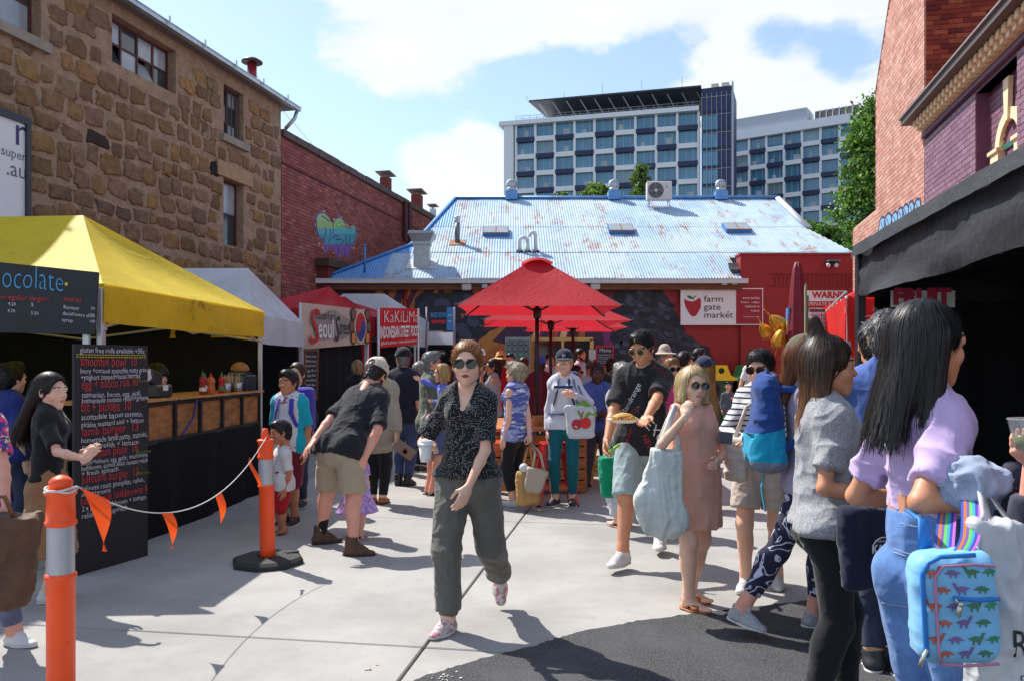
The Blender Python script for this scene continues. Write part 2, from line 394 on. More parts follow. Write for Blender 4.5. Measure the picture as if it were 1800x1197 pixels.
# ------------------------------------------------------------------ implicit surfaces: one continuous skin per body, garment, bag
class Field:
 def __init__(s, h): s.h = h; s.p = []; s.cuts = []
 def add(s, f, lo, hi, k, mode):
  s.p.append((f, np.asarray(lo, float), np.asarray(hi, float), k, mode)); return s
 def cone(s, a, b, ra, rb=None, k=.03, flat=None, fs=1., mode='u', end=(False, False)):
  a = np.asarray(a, float); b = np.asarray(b, float); rb = ra if rb is None else rb
  ba = b-a; L2 = max(1e-9, ba@ba); ln = math.sqrt(L2); fl = None
  if flat is not None:
   fl = np.asarray(flat, float); fl = fl-ba*(fl@ba)/L2; fl /= max(1e-9, np.linalg.norm(fl))
  def f(X, Y, Z):
   x, y, z = X-a[0], Y-a[1], Z-a[2]
   t0 = (x*ba[0]+y*ba[1]+z*ba[2])/L2; t = np.clip(t0, 0, 1)
   d2 = (x-t*ba[0])**2+(y-t*ba[1])**2+(z-t*ba[2])**2
   if fl is not None:
    q = x*fl[0]+y*fl[1]+z*fl[2]; d2 = d2+(1/fs**2-1)*q*q
   d = np.sqrt(d2)-(ra+(rb-ra)*t)
   if fl is not None and fs < 1: d = d*fs**.6
   if end[0]: d = np.maximum(d, -t0*ln)
   if end[1]: d = np.maximum(d, (t0-1)*ln)
   return d
  r = max(ra, rb)*max(1., fs)+.001
  return s.add(f, np.minimum(a, b)-r, np.maximum(a, b)+r, k, mode)
 def ell(s, c, r, R=None, k=.03, mode='u'):
  c = np.asarray(c, float); r = np.broadcast_to(np.asarray(r, float), (3,)); R = np.eye(3) if R is None else np.asarray(R)
  def f(X, Y, Z):
   x, y, z = X-c[0], Y-c[1], Z-c[2]
   u = [x*R[0, i]+y*R[1, i]+z*R[2, i] for i in range(3)]
   k0 = np.sqrt(sum((u[i]/r[i])**2 for i in range(3))); k1 = np.sqrt(sum((u[i]/r[i]**2)**2 for i in range(3)))
   return k0*(k0-1)/np.maximum(k1, 1e-6)
  e = np.sqrt(((R*r)**2).sum(1))
  return s.add(f, c-e, c+e, k, mode)
 def box(s, c, half, R=None, rd=.01, k=.02, mode='u', taper=0.):
  c = np.asarray(c, float); half = np.asarray(half, float); R = np.eye(3) if R is None else np.asarray(R)
  def f(X, Y, Z):
   x, y, z = X-c[0], Y-c[1], Z-c[2]
   u = [x*R[0, i]+y*R[1, i]+z*R[2, i] for i in range(3)]
   sc = 1-taper*(u[2]/half[2])
   q = [np.abs(u[0])-half[0]*sc+rd, np.abs(u[1])-half[1]*sc+rd, np.abs(u[2])-half[2]+rd]
   out = np.sqrt(sum(np.maximum(v, 0)**2 for v in q)); return out+np.minimum(np.maximum(np.maximum(q[0], q[1]), q[2]), 0)-rd
  e = (np.abs(R)*(half*(1+abs(taper)))).sum(1)
  return s.add(f, c-e, c+e, k, mode)
 def cut(s, p, n):
  """drop the side n points to"""
  s.cuts.append((np.asarray(p, float), nrm(n))); return s
 def grid(s):
  h = s.h; P = [q for q in s.p if q[4] == 'u']
  pad = 3*h+max(q[3] for q in P)*.3
  lo = np.min([q[1] for q in P], 0)-pad; hi = np.max([q[2] for q in P], 0)+pad
  n = np.ceil((hi-lo)/h).astype(int)+1
  ax = [(lo[i]+h*np.arange(n[i])).astype(np.float32) for i in range(3)]
  D = np.full(n, 1., np.float32)
  for f, a, b, k, mode in s.p:
   m = k+3*h
   i0 = np.clip(np.floor((a-m-lo)/h).astype(int), 0, n); i1 = np.clip(np.ceil((b+m-lo)/h).astype(int)+1, 0, n)
   if (i1 <= i0).any(): continue
   sl = tuple(slice(i0[i], i1[i]) for i in range(3))
   d = f(ax[0][sl[0], None, None], ax[1][None, sl[1], None], ax[2][None, None, sl[2]]).astype(np.float32)
   A = D[sl]
   if mode == 'u':
    w = np.maximum(k-np.abs(A-d), 0)/max(k, 1e-6); D[sl] = np.minimum(A, d)-w*w*k*.25
   else:
    d = -d; w = np.maximum(k-np.abs(A-d), 0)/max(k, 1e-6); D[sl] = np.maximum(A, d)+w*w*k*.25
  for p, nn in s.cuts:
   D = np.maximum(D, (ax[0][:, None, None]-p[0])*nn[0]+(ax[1][None, :, None]-p[1])*nn[1]+(ax[2][None, None, :]-p[2])*nn[2])
  s.D = D; s.lo = lo
  return D, lo
 def mesh(s):
  D, lo = s.grid(); h = s.h
  S = D < 0; n = np.array(D.shape)
  cnt = np.zeros(n-1, np.int8)
  for i in (0, 1):
   for j in (0, 1):
    for k in (0, 1): cnt += S[i:n[0]-1+i, j:n[1]-1+j, k:n[2]-1+k]
  cells = np.argwhere((cnt > 0) & (cnt < 8))
  idx = np.full(n-1, -1, np.int32); idx[tuple(cells.T)] = np.arange(len(cells))
  acc = np.zeros((len(cells), 3)); w = np.zeros(len(cells))
  co = [(i, j, k) for i in (0, 1) for j in (0, 1) for k in (0, 1)]
  val = {c: D[cells[:, 0]+c[0], cells[:, 1]+c[1], cells[:, 2]+c[2]] for c in co}
  for a in co:
   for ax in range(3):
    if a[ax]: continue
    b = list(a); b[ax] = 1; va, vb = val[a], val[tuple(b)]
    m = (va < 0) != (vb < 0); t = np.where(m, va/np.where(m, va-vb, 1), 0)
    q = np.array(a, float)[None]+np.eye(3)[ax]*t[:, None]
    acc += q*m[:, None]; w += m
  V = lo+h*(cells+acc/np.maximum(w, 1)[:, None])
  Q = []
  for ax in range(3):
   u, v = [(1, 2), (2, 0), (0, 1)][ax]
   sl0 = [slice(1, -1)]*3; sl0[ax] = slice(0, -1); sl1 = list(sl0); sl1[ax] = slice(1, None)
   A, B = S[tuple(sl0)], S[tuple(sl1)]
   e = np.argwhere(A != B); off = np.array([1, 1, 1]); off[ax] = 0; e = e+off
   if not len(e): continue
   eu = np.zeros(3, int); eu[u] = 1; ev = np.zeros(3, int); ev[v] = 1
   c = [e-eu-ev, e-ev, e, e-eu]
   q = np.stack([idx[tuple(x.T)] for x in c], 1)
   sgn = S[tuple(e.T)]; q = np.where(sgn[:, None], q, q[:, ::-1]); Q.append(q)
  s.V, s.Q = V, np.vstack(Q)
  return s.V, s.Q
 def sample(s, P):
  g = np.clip((P-s.lo)/s.h, 0, np.array(s.D.shape)-1.001); i = g.astype(int); f = g-i; r = 0
  for a in (0, 1):
   for b in (0, 1):
    for c in (0, 1):
     r = r+s.D[i[:, 0]+a, i[:, 1]+b, i[:, 2]+c]*(f[:, 0] if a else 1-f[:, 0])*(f[:, 1] if b else 1-f[:, 1])*(f[:, 2] if c else 1-f[:, 2])
  return r
 def grad(s, P):
  e = s.h
  g = np.stack([s.sample(P+e*np.eye(3)[i])-s.sample(P-e*np.eye(3)[i]) for i in range(3)], 1)
  return g/np.maximum(1e-6, np.linalg.norm(g, axis=1))[:, None]

def folds(F, amp, sc=(9, 9, 3.2), seed=1, dirn=None):
 """pushes a garment's surface in and out in soft ridges"""
 V = F.V; N = F.grad(V); sc = np.array(sc, float)
 warp = (np.stack([vnoise(V*5+k*9.1, seed+7+k) for k in range(3)], 1)-.5)*.10
 Vw = V+warp
 a = vnoise(Vw*sc+17.3, seed); b = vnoise(Vw*sc*np.array([2.1, 2.1, 2.6])+5.1, seed+3); c = vnoise(Vw*sc*np.array([1.3, 1.3, 5.0])+3.3, seed+5)
 r = (1-np.abs(2*a-1))**2*1.5-.5+.8*((1-np.abs(2*b-1))**2-.3)+.55*((1-np.abs(2*c-1))**3-.2)
 F.V = V+N*(amp*.55*r)[:, None]
 return F

def obj_np(name, V, faces, mats, parent, fm=None, col=None, smooth=True, label=None):
 me = mesh_np(name, V-origin_of(parent), faces, mats, fm, col, smooth)
 o = bpy.data.objects.new(name, me); COL.objects.link(o); o.parent = parent
 if label: o['label'] = label
 return o
def obj_field(name, F, m, parent, **k): return obj_np(name, F.V, [F.Q], m, parent, **k)

# ------------------------------------------------------------------ heads and hands (made once, then posed)
def head_template(sex, h=.0048):
 F_ = Field(h); m = sex == 'm'; c = sex == 'c'
 F_.ell((0, -.014, .030), (.075, .094, .088), k=.02)
 F_.ell((0, .020, -.026), (.061, .067, .077 if not c else .068), k=.03)
 jw = .038 if m else .030
 for s_ in (-1, 1): F_.cone((s_*jw, .008, -.066), (s_*.009, .055, -.097), .0225, .0165 if m else .0135, k=.03)
 F_.ell((0, .060, -.096), (.019 if m else .015, .016, .015), k=.025)
 F_.ell((0, .066, -.062), (.026, .020, .022), k=.025)
 for s_ in (-1, 1):
  F_.ell((s_*.036, .053, -.028), (.024, .024, .022), k=.025)
  F_.ell((s_*.031, .098, .011), (.019, .016, .011), k=.02, mode='s')
  F_.ell((s_*.031, .077, .0100), (.0160, .0125, .0105), k=.008)
  F_.ell((s_*.031, .0945, .0095), (.0170, .0145, .0076), k=.001, mode='s')
  F_.ell((s_*.0115, .089, -.027), (.0080, .009, .0065), k=.010)
  F_.ell((s_*.077, -.006, -.006), (.010, .021, .031), R=rz(-s_*.35)@ry(s_*.12), k=.008)
  F_.ell((s_*.083, .002, -.002), (.006, .010, .016), k=.008, mode='s')
 F_.cone((-.036, .077, .028), (.036, .077, .028), .010 if m else .007, k=.025)
 F_.cone((0, .079, .012), (0, .095, -.024), .0075, .0100, k=.016); F_.ell((0, .0965, -.025), (.0095, .0095, .0085), k=.010)
 F_.cone((-.0165, .0795, -.0570), (.0165, .0795, -.0570), .0060, k=.010); F_.cone((-.012, .0800, -.0650), (.012, .0800, -.0650), .0068, k=.008)
 F_.cone((-.026, .0920, -.0612), (.026, .0920, -.0612), .0030, k=.005, mode='s')
 F_.cone((0, -.022, -.05), (0, -.040, -.20), .050 if m else .041, .056 if m else .046, k=.03)
 V, Q = F_.mesh()
 C = V[Q].mean(1); fm = np.zeros(len(Q), int)
 lip = (C[:, 1] > .07) & (((C[:, 0]/.0215)**2+((C[:, 2]+.0610)/.0094)**2) < 1)
 fm[lip] = 1
 brow = (np.abs(np.abs(C[:, 0])-.032) < .020) & (np.abs(C[:, 2]-(.0305-.12*np.abs(np.abs(C[:, 0])-.028))) < (.0042 if m else .003)) & (C[:, 1] > .06)
 fm[brow] = 2
 Vs, Qs, Fm = [V], [(Q, fm)], None
 # eyeballs: white, iris
 mb = MB()
 for s_ in (-1, 1):
  mb.sphere((s_*.031, .0730, .0095), .0148, 12, 0); n0 = mb.n
  mb.sphere((s_*.031, .0784, .0095), (.0072, .0100, .0072), 10, 1)
 Ve = np.vstack(mb.V)
 return V, Q, fm, Ve, mb
def hand_template(curl=.35, spread=1., h=.0042, thumb=.3):
 """right hand; wrist at the origin, fingers along +y, palm facing -z, thumb towards -x"""
 F_ = Field(h)
 F_.cone((0, -.02, 0), (0, .02, 0), .024, .026, k=.02, flat=(0, 0, 1), fs=.75)
 F_.cone((0, .025, 0), (0, .078, 0), .036, .039, k=.02, flat=(0, 0, 1), fs=.36)
 F_.ell((-.020, .035, -.008), (.016, .026, .013), k=.015)
 for i, (x, y, L, r) in enumerate(((-.028, .086, .070, .0088), (-.0095, .092, .078, .009), (.0095, .089, .073, .0086), (.027, .080, .057, .0078))):
  p = np.array([x, y-.012, 0]); a = curl*(.7+.12*i); ang = a*.75; sp = -x*1.6*(1-curl)*spread
  for j, fr in enumerate((.48, .3, .22)):
   d = np.array([-math.sin(sp)*1., math.cos(ang), -math.sin(ang)]); q = p+nrm(d)*(L*fr+(.012 if j == 0 else 0))
   F_.cone(p, q, r*(1-.08*j), r*(1-.08*(j+1)), k=.004 if j else .008); p = q; ang += a
 p0, p1 = np.array([-.026, .020, -.006]), np.array([-.050, .046, -.014-.02*thumb]); d = nrm((-.45+.7*thumb, 1, -.5*thumb))
 p2 = p1+d*.030; p3 = p2+nrm(d+np.array([.25*thumb, 0, -.3*thumb]))*.024
 F_.cone(p0, p1, .013, .0115, k=.012); F_.cone(p1, p2, .0108, .0098, k=.004); F_.cone(p2, p3, .0098, .0078, k=.004)
 return F_.mesh()
_HEADS = {}; _HANDS = {}
def get_head(sex, detail):
 k = (sex, detail)
 if k not in _HEADS: _HEADS[k] = head_template(sex, (.0029, .0048, .0062)[detail])
 return _HEADS[k]
def get_hand(curl, far, thumb):
 k = (round(curl, 1), far, round(thumb, 1))
 if k not in _HANDS: _HANDS[k] = hand_template(k[0], h=.0068 if far else .0042, thumb=k[2])
 return _HANDS[k]

def frame(y, z):
 """rotation whose columns are x, y, z with y exact, z as close as possible"""
 y = nrm(y); x = np.cross(y, z); x = nrm(x); return np.stack([x, y, np.cross(x, y)], 1)
def ik(a, t, l1, l2, pole):
 a = np.asarray(a, float); t = np.asarray(t, float); d = t-a; L = np.linalg.norm(d); dn = d/max(L, 1e-6)
 L = min(max(L, abs(l1-l2)+.01), (l1+l2)*.998); t = a+dn*L
 c = (l1*l1+L*L-l2*l2)/(2*L); hgt = math.sqrt(max(0, l1*l1-c*c))
 p = np.asarray(pole, float); p = p-dn*(p@dn); p = nrm(p)
 return a+dn*c+p*hgt, t

SKIN = {'pale': srgb(226, 176, 152), 'rosy': srgb(222, 160, 138), 'tan': srgb(204, 146, 112), 'light': srgb(232, 188, 162), 'brown': srgb(150, 98, 70), 'dark': srgb(84, 52, 40), 'olive': srgb(212, 160, 126), 'warm': srgb(190, 128, 94)}
def skin_mat(k): return mat('skin_'+k, SKIN[k], .5, kind='skin', var=.12, vs=14, bump=.2, bs=260, spec=.45, sss=.22)
def lip_mat(k): return mat('lips_'+k, {'red': srgb(170, 40, 48), 'none': tuple(c*.80*(1., .72, .74)[i] for i, c in enumerate(SKIN['rosy'])), 'dark': srgb(78, 40, 36)}[k], .4, var=0, spec=.5)
def hair_mat(): return mat('hair', rough=.45, attr=True, var=.0, spec=.4)
def cloth(name, col, **k):
 k.setdefault('rough', .88); k.setdefault('var', .14); k.setdefault('bump', .15); k.setdefault('bs', 55); k.setdefault('vs', 9); k.setdefault('spec', .25); k.setdefault('sheen', .15); k.setdefault('wrinkle', .3)
 return mat('cloth_'+name, col, **k)

class Fig: pass

def person(label, base, h, heading, sex='f', skin='light', group=None, detail=1, lean=0., side=0., turn=0., nod=0., tilt=0., twist=0.,
           arms=None, legs=None, hip=None, width=1., hips=1., belly=0., lips='none', hair=None, top=None, bottom=None, shoes=None, hat=None, glasses=None, child=False, glute=1., socks=None, name='person', extra=None):
 """arms: {'R': spec, 'L': spec}, spec = (wrist target world | preset, elbow pole (right, fwd, up), curl, palm dir local or None)
 legs: {'R': (right, fwd, up) of the ankle from the base, 'L': ..}; heading 0 faces the camera, 90 faces picture right"""
 g = Fig(); base = np.array([base[0], base[1], base[2] if len(base) > 2 else 0.], float)
 th = math.radians(heading); fwd = np.array([math.sin(th), -math.cos(th), 0]); right = np.array([-math.cos(th), -math.sin(th), 0]); up = np.array([0, 0, 1.])
 vox = {0: .006, 1: .0095, 2: .0135}[detail]
 root = thing(name, label, 'child' if child else 'person', base, group); g.root = root
 L = lambda v: right*v[0]+fwd*v[1]+up*v[2]
 s = h/1.7; ws = s*width*(1. if sex == 'm' else .93)
 hipz = (hip if hip is not None else (.47 if child else .518))*h
 Pc = base+up*hipz
 a, b = math.radians(lean), math.radians(side)
 sp = nrm(up*math.cos(a)*math.cos(b)+fwd*math.sin(a)+right*math.sin(b))
 fS = nrm(fwd-sp*(fwd@sp)); rS = nrm(np.cross(fS, sp))
 if twist:
  t = math.radians(twist); rS, fS = rS*math.cos(t)+fS*math.sin(t), fS*math.cos(t)-rS*math.sin(t)
 tl = h*(.325 if not child else .31)
 Nk = Pc+sp*tl; Sc = Pc+sp*tl*.862; Ch = Pc+sp*tl*.68; Wa = Pc+sp*tl*.28
 hw = ws*(.158 if sex == 'm' else .140)*(.95 if not child else 1.05)
 sh = {'R': Sc+rS*hw+fS*.0, 'L': Sc-rS*hw}
 hj = {'R': Pc+right*.088*s*hips, 'L': Pc-right*.088*s*hips}
 hs = 1.06*(h/1.7)**.5 if not child else .83+.14*(h-.7)
 # head
 hb = math.radians(nod); hd = nrm(sp*.45+up*.55); hf = nrm(fS-hd*(fS@hd)); hr = nrm(np.cross(hf, hd))
 R = np.stack([hr, hf, hd], 1)@rz(math.radians(-turn))@ry(math.radians(tilt))@rx(-hb)
 neck_l = max(.02, h*.157-.118*hs) if not child else h*.06+.10*hs
 Hc = Nk+hd*neck_l+R[:, 1]*.018
 g.__dict__.update(R=R, Hc=Hc, hs=hs, Nk=Nk, sh=sh, Pc=Pc, rS=rS, fS=fS, sp=sp, right=right, fwd=fwd, up=up, base=base, h=h, s=s, Ch=Ch, Wa=Wa, hj=hj)
 # limbs
 l1, l2 = .178*h, .150*h
 el, wr, curl, palm, thumbs = {}, {}, {}, {}, {}
 for sd_, sg in (('R', 1), ('L', -1)):
  spec = (arms or {}).get(sd_, 'down')
  if isinstance(spec, str): spec = (spec,)
  tg = spec[0]; pole = spec[1] if len(spec) > 1 and spec[1] is not None else None
  if isinstance(tg, str):
   q = {'down': (.035, .02, -.318), 'fwd': (-.03, .19, -.16), 'up': (-.05, .12, .02), 'mouth': (-.085, .115, .045), 'belly': (-.10, .125, -.165), 'hip': (.05, -.02, -.24), 'phone': (-.05, .17, -.08), 'cross': (-.16, .10, -.14), 'swing': (.03, .10, -.30), 'back': (.03, -.09, -.29), 'hold': (.03, .10, -.235)}[tg]
   t = sh[sd_]+(rS*sg*q[0]+fS*q[1]+up*q[2])*h
   if pole is None: pole = (.45, -1, -.1) if tg in ('down', 'swing', 'back') else (.5, -.55, -.8)
  else: t = np.asarray(tg, float)
  if pole is None: pole = (.4, -.6, -.7)
  el[sd_], wr[sd_] = ik(sh[sd_], t, l1, l2, rS*sg*pole[0]+fS*pole[1]+up*pole[2])
  curl[sd_] = spec[2] if len(spec) > 2 else .4
  pm = spec[3] if len(spec) > 3 and spec[3] is not None else (-.9, .1, 0)
  palm[sd_] = rS*sg*pm[0]+fS*pm[1]+up*pm[2]; thumbs[sd_] = spec[4] if len(spec) > 4 else .35
 kn, an = {}, {}
 lg = legs or {}
 toe = {}
 for sd_, sg in (('R', 1), ('L', -1)):
  q = lg.get(sd_, (.062*sg*hips, .0, 0.))
  t = base+L((q[0]*s if abs(q[0]) < 2 else q[0], q[1], 0))+up*(q[2]+.082*s*(1 if not child else .85))
  pole = q[3] if len(q) > 3 and q[3] is not None else (.12*sg, 1, 0)
  kn[sd_], an[sd_] = ik(hj[sd_], t, hipz*.475+.0, hipz*.475-.02*s, L(pole))
  td = q[4] if len(q) > 4 else (.12*sg, 1, 0 if q[2] < .02 else -.9)
  toe[sd_] = nrm(L(td))
 g.__dict__.update(el=el, wr=wr, kn=kn, an=an, toe=toe)
 af = (1. if sex == 'm' else .82)*s*(1. if width <= 1 else width**.6)*(1.1 if child else 1); lf = s*(1. if sex == 'm' else .97)*(1. if width <= 1 else width**.5)
 f_ch = .70
 def torso(F_, o=0., rel=1., up_to=True):
  F_.cone(Wa+sp*.01, Ch+sp*tl*.06, .128*ws*rel+o, .150*ws*rel+o, k=.05*s, flat=fS, fs=f_ch)
  F_.cone(sh['R']-rS*.03*s, sh['L']+rS*.03*s, .055*s+o, k=.05*s, flat=fS, fs=.95)
  for q in 'RL':
   F_.ell(sh[q]-sp*.014*s, .047*af+o*.75, k=.035*s)
   F_.cone(Nk+sp*.008*s, sh[q]*.8+Nk*.2, .046*s+o, .040*s+o, k=.03*s)
  if sex == 'f' and not child:
   for sg in (-1, 1): F_.ell(Ch+fS*(.080*ws)+rS*sg*.066*ws+sp*tl*.06, .052*ws+o*.8, k=.04*s)
  if belly: F_.ell(Wa+fS*(.045+.05*belly)*ws+sp*.02, np.array([.13, .10, .13])*ws*(.8+.35*belly)+o, R=np.stack([rS, fS, sp], 1), k=.06*s)
 def pelvis(F_, o=0., top_=.28):
  F_.cone(Pc-up*.01*s, Wa, .150*ws*hips+o, .130*ws+o, k=.05*s, flat=fwd, fs=.70)
  for q in 'RL': F_.ell(hj[q]-fwd*.038*s*glute-up*.035*s, np.array([.080, .076, .085])*s*hips**.5*(.6+.4*glute)+o*.7, k=.05*s)
 def legs_(F_, o=0., to=1., oa=None, k=.03, flare=None):
  for q in 'RL':
   oa_ = o if oa is None else oa
   a_, b_, c_ = hj[q], kn[q], an[q]
   r0, r1, r2 = .088*lf*hips**.5+o, .056*lf+o, .040*lf+oa_
   if to <= .5:
    t = to/.5; F_.cone(a_, a_+(b_-a_)*t, r0, (r0+(r1-r0)*t) if flare is None else flare, k=k, end=(False, True))
   else:
    t = (to-.5)/.5; rk = r1 if flare is None else max(r1, flare*.9)
    F_.cone(a_, b_, r0, rk, k=k)
    e = b_+(c_-b_)*t
    F_.cone(b_, e, rk, (r1+(r2-r1)*t) if flare is None else flare, k=k, end=(False, True))
    if flare is None and o < .02:
     sh_ = nrm(c_-b_); back = np.cross(np.cross(sh_, toe[q]*np.array([1, 1, 0])), sh_); 
     cq = b_+(c_-b_)*.30-nrm(toe[q]*np.array([1, 1, .0])+1e-6)*.018*s
     if t > .35: F_.ell(cq, np.array([.047, .047, .10])*lf+o, R=frame(up, sh_) if abs(sh_[2]) < .5 else None, k=.04)
 # ---- body: one continuous skin
 B = Field(vox)
 torso(B); pelvis(B); legs_(B)
 for q in 'RL':
  B.cone(sh[q], el[q], .046*af, .037*af, k=.03*s); m_ = el[q]+(wr[q]-el[q])*.3
  B.cone(el[q], m_, .037*af, .038*af, k=.015); B.cone(m_, wr[q], .038*af, .0255*af, k=.015)
  B.cone(kn[q], kn[q]+1e-3, .055*lf, k=.02)
  B.cone(an[q]+(kn[q]-an[q])*.1, an[q]-up*.02*s*0, .040*lf, .036*lf, k=.02)
  f0 = an[q]-up*.0; hl = f0-toe[q]*.026*s-up*.042*s; fk = .80 if shoes and shoes[0] in ('sneaker', 'boot', 'slip') else 1.; tz_ = nrm(np.cross(np.cross(toe[q], up), toe[q])) if abs(toe[q][2]) < .95 else fwd; tb = f0+toe[q]*.105*s*fk-(tz_ if tz_[2] > -.2 else -tz_)*.052*s
  B.cone(f0, hl, .036*lf, .032*lf, k=.02); B.cone(f0-up*.01, tb, .036*lf, .030*lf, k=.02, flat=up, fs=.7)
  B.cone(tb, tb+toe[q]*.05*s*(fk*2-1), .034*lf, .026*lf, k=.015, flat=up, fs=.5)
 B.cone(Nk-sp*.02*s, Hc-R[:, 2]*.085*hs-R[:, 1]*.034*hs, (.053 if sex == 'm' else .044)*s, (.052 if sex == 'm' else .042)*hs, k=.03*s)
 V, Q = B.mesh(); VV = [V]; QQ = [Q]; FM = [np.zeros(len(Q), int)]; n = len(V)
 hv, hq, hm, ev, emb = get_head('c' if child else sex, detail)
 tr = lambda v: (v*hs)@R.T+Hc
 VV.append(tr(hv)); QQ.append(hq+n); FM.append(hm); n += len(hv)
 VV.append(tr(ev)); 
 for f, m_ in zip(emb.F, emb.M):
  if f.shape[1] == 4: QQ.append(f+n); FM.append(np.full(len(f), 3+m_))
 n += len(ev)
 for q, sg in (('R', 1), ('L', -1)):
  v, qd = get_hand(curl[q], detail == 2, thumbs[q]); v = v.copy()*(h/1.7 if not child else h/1.55)*(1. if sex == 'm' else .92)
  fd = nrm(wr[q]-el[q])
  hd_ = (arms or {}).get(q, None)
  if isinstance(hd_, tuple) and len(hd_) > 5: fd = nrm(np.asarray(hd_[5], float)[0]*rS*sg+np.asarray(hd_[5], float)[1]*fS+np.asarray(hd_[5], float)[2]*up)
  Rh = frame(fd, -palm[q])
  # the thumb must point forward/up: mirror for the left hand
  if sg < 0: v[:, 0] *= -1; qd = qd[:, ::-1]
  VV.append(v@Rh.T+wr[q]); QQ.append(qd+n); FM.append(np.zeros(len(qd), int)); n += len(v)
  g.__dict__['hand'+q] = wr[q]+fd*.085*s; g.__dict__['hR'+q] = Rh
 hc = (hair[1] if hair else (.03, .02, .015))
 brow_m = mat('brow_%02x%02x%02x' % tuple(int(255*min(1, c)) for c in hc), tuple(c*.7 for c in hc), .7, var=0)
 g.body = obj_np('body', np.vstack(VV), QQ, [skin_mat(skin), lip_mat('dark' if skin == 'dark' else lips), brow_m, mat('eye_white', (.72, .70, .68), .25, var=0), mat('iris', (.035, .02, .012), .15, var=0)], root, FM)
 g.bodyV = np.vstack(VV)
 # ---- garments
 seed = int(abs(base[0]*131+base[1]*17+h*100)) % 997
 def drape(F_, amp, sc=(9, 9, 3.2)): F_.mesh(); return folds(F_, amp*(1 if detail < 2 else .8), sc, seed)
 g.parts = {}
 if bottom:
  k, m_ = bottom[0], bottom[1]; F_ = Field(vox)
  o = {'skinny': .009, 'leggings': .007, 'jeans': .011, 'loose': .026, 'wide': .03, 'shorts': .026, 'skirt': .02, 'midi': .02}[k]
  to = bottom[2] if len(bottom) > 2 else {'shorts': .46, 'skirt': .35, 'midi': .7}.get(k, .97)
  pelvis(F_, o*.8); F_.cone(Wa-sp*.01, Wa+sp*.09*s, .131*ws+o, .129*ws+o, k=.03, flat=fS, fs=.73)
  if k in ('skirt', 'midi'):
   z = hipz*(1-to*.95); F_.cone(Pc, Pc*[1, 1, 0]+up*(base[2]+z), .165*ws*hips+.01, bottom[3] if len(bottom) > 3 else .22*s, k=.03, flat=fwd, fs=.78, end=(False, True))
  elif k == 'shorts': legs_(F_, o, to, flare=.092*lf+.008 if len(bottom) < 4 else bottom[3], k=.012)
  elif k == 'wide': legs_(F_, o, to, flare=.085*s)
  elif k == 'loose':
   legs_(F_, o, to, oa=.030)
   for q in 'RL': d_ = an[q]-kn[q]; F_.cone(kn[q]+d_*(to*2-1.04), kn[q]+d_*(to*2-.93), .046*lf+.006, k=.014, end=(False, True))
  else: legs_(F_, o, to)
  F_.cut(Wa+sp*(.045*s if len(bottom) < 5 else bottom[4]), sp)
  drape(F_, {'skinny': .004, 'leggings': .0025, 'jeans': .005, 'loose': .016, 'wide': .012, 'shorts': .010, 'skirt': .012, 'midi': .014}[k], (11, 11, 5) if k != 'loose' else (8, 8, 4))
  g.parts['bottom'] = obj_field({'skinny': 'trousers', 'leggings': 'leggings', 'jeans': 'jeans', 'loose': 'trousers', 'wide': 'trousers', 'shorts': 'shorts', 'skirt': 'skirt', 'midi': 'skirt'}[k], F_, m_, root)
  g.bottomF = F_; g.bo = o*.8; g.bf = o
 if top:
  k, m_ = top[0], top[1]; opt = top[2] if len(top) > 2 else {}
  F_ = Field(vox); o = opt.get('o', .016)
  torso(F_, o, opt.get('rel', 1.0))
  hem = opt.get('hem', .02)          # below the hip joint, as a share of height (negative: above)
  bo = g.__dict__.get('bo', .0)
  if not opt.get('dress'):
   if hem > -.10: pelvis(F_, max(o, bo+.010)+opt.get('loose', 0.))
   if hem > -.02:
    for q in 'RL': F_.cone(hj[q]+up*.01, hj[q]-up*.14*s, .088*lf*hips**.5+g.__dict__.get('bf', .0)+.013, k=.05*s)
   hp = Pc-sp*hem*h; hn = nrm(sp*(1. if not opt.get('straight') else 0.)+up*.6); Rb = np.stack([right, nrm(np.cross(hn, right)), hn], 1)
   F_.box(hp-hn*.5+fwd*0, (.45, .45, .5), R=Rb, rd=.002, k=.004, mode='s')
  else:
   pelvis(F_, o); F_.cone(Ch, Pc+up*.02, .135*ws+o, .150*ws+o, k=.06*s, flat=fS, fs=.8)
   F_.cone(Pc+up*.05*s, base*[1, 1, 0]+(Pc-base)*[1, 1, 0]+up*opt['dress']*h, .160*ws*hips+o, opt.get('dr', .22*s), k=.05, flat=fwd, fs=.76, end=(False, True))
  sl = opt.get('sleeve', .5); sr = opt.get('sr', .020)
  for q in 'RL':
   if sl <= 0: continue
   t = min(sl/.5, 1.); e = sh[q]+(el[q]-sh[q])*t
   F_.cone(sh[q]-sp*.012*s, e, .045*af+sr*.5, (.046-.009*t)*af+sr*(.95 if sl < .5 else .7), k=.035*s, end=(False, sl <= .5))
   if sl > .5:
    t = (sl-.5)/.5; F_.cone(el[q], el[q]+(wr[q]-el[q])*t, .040*af+sr*.8, (.039-.010*t)*af+sr*.7, k=.02, end=(False, True))
  if sl <= 0:
   for q, sg in (('R', 1), ('L', -1)): F_.cone(sh[q]+rS*sg*.056*s+up*.010-fS*.2, sh[q]+rS*sg*.056*s+up*.010+fS*.2, opt.get('arm', .066)*s, k=.012, mode='s')
  if opt.get('poncho'):
   for q, sg in (('R', 1), ('L', -1)): F_.cone(sh[q], el[q]*.75+(Pc-sp*hem*h)*.25, .075*s, .085*s, k=.09*s, flat=fS, fs=.9); 
  nk = opt.get('neck', .066)*s
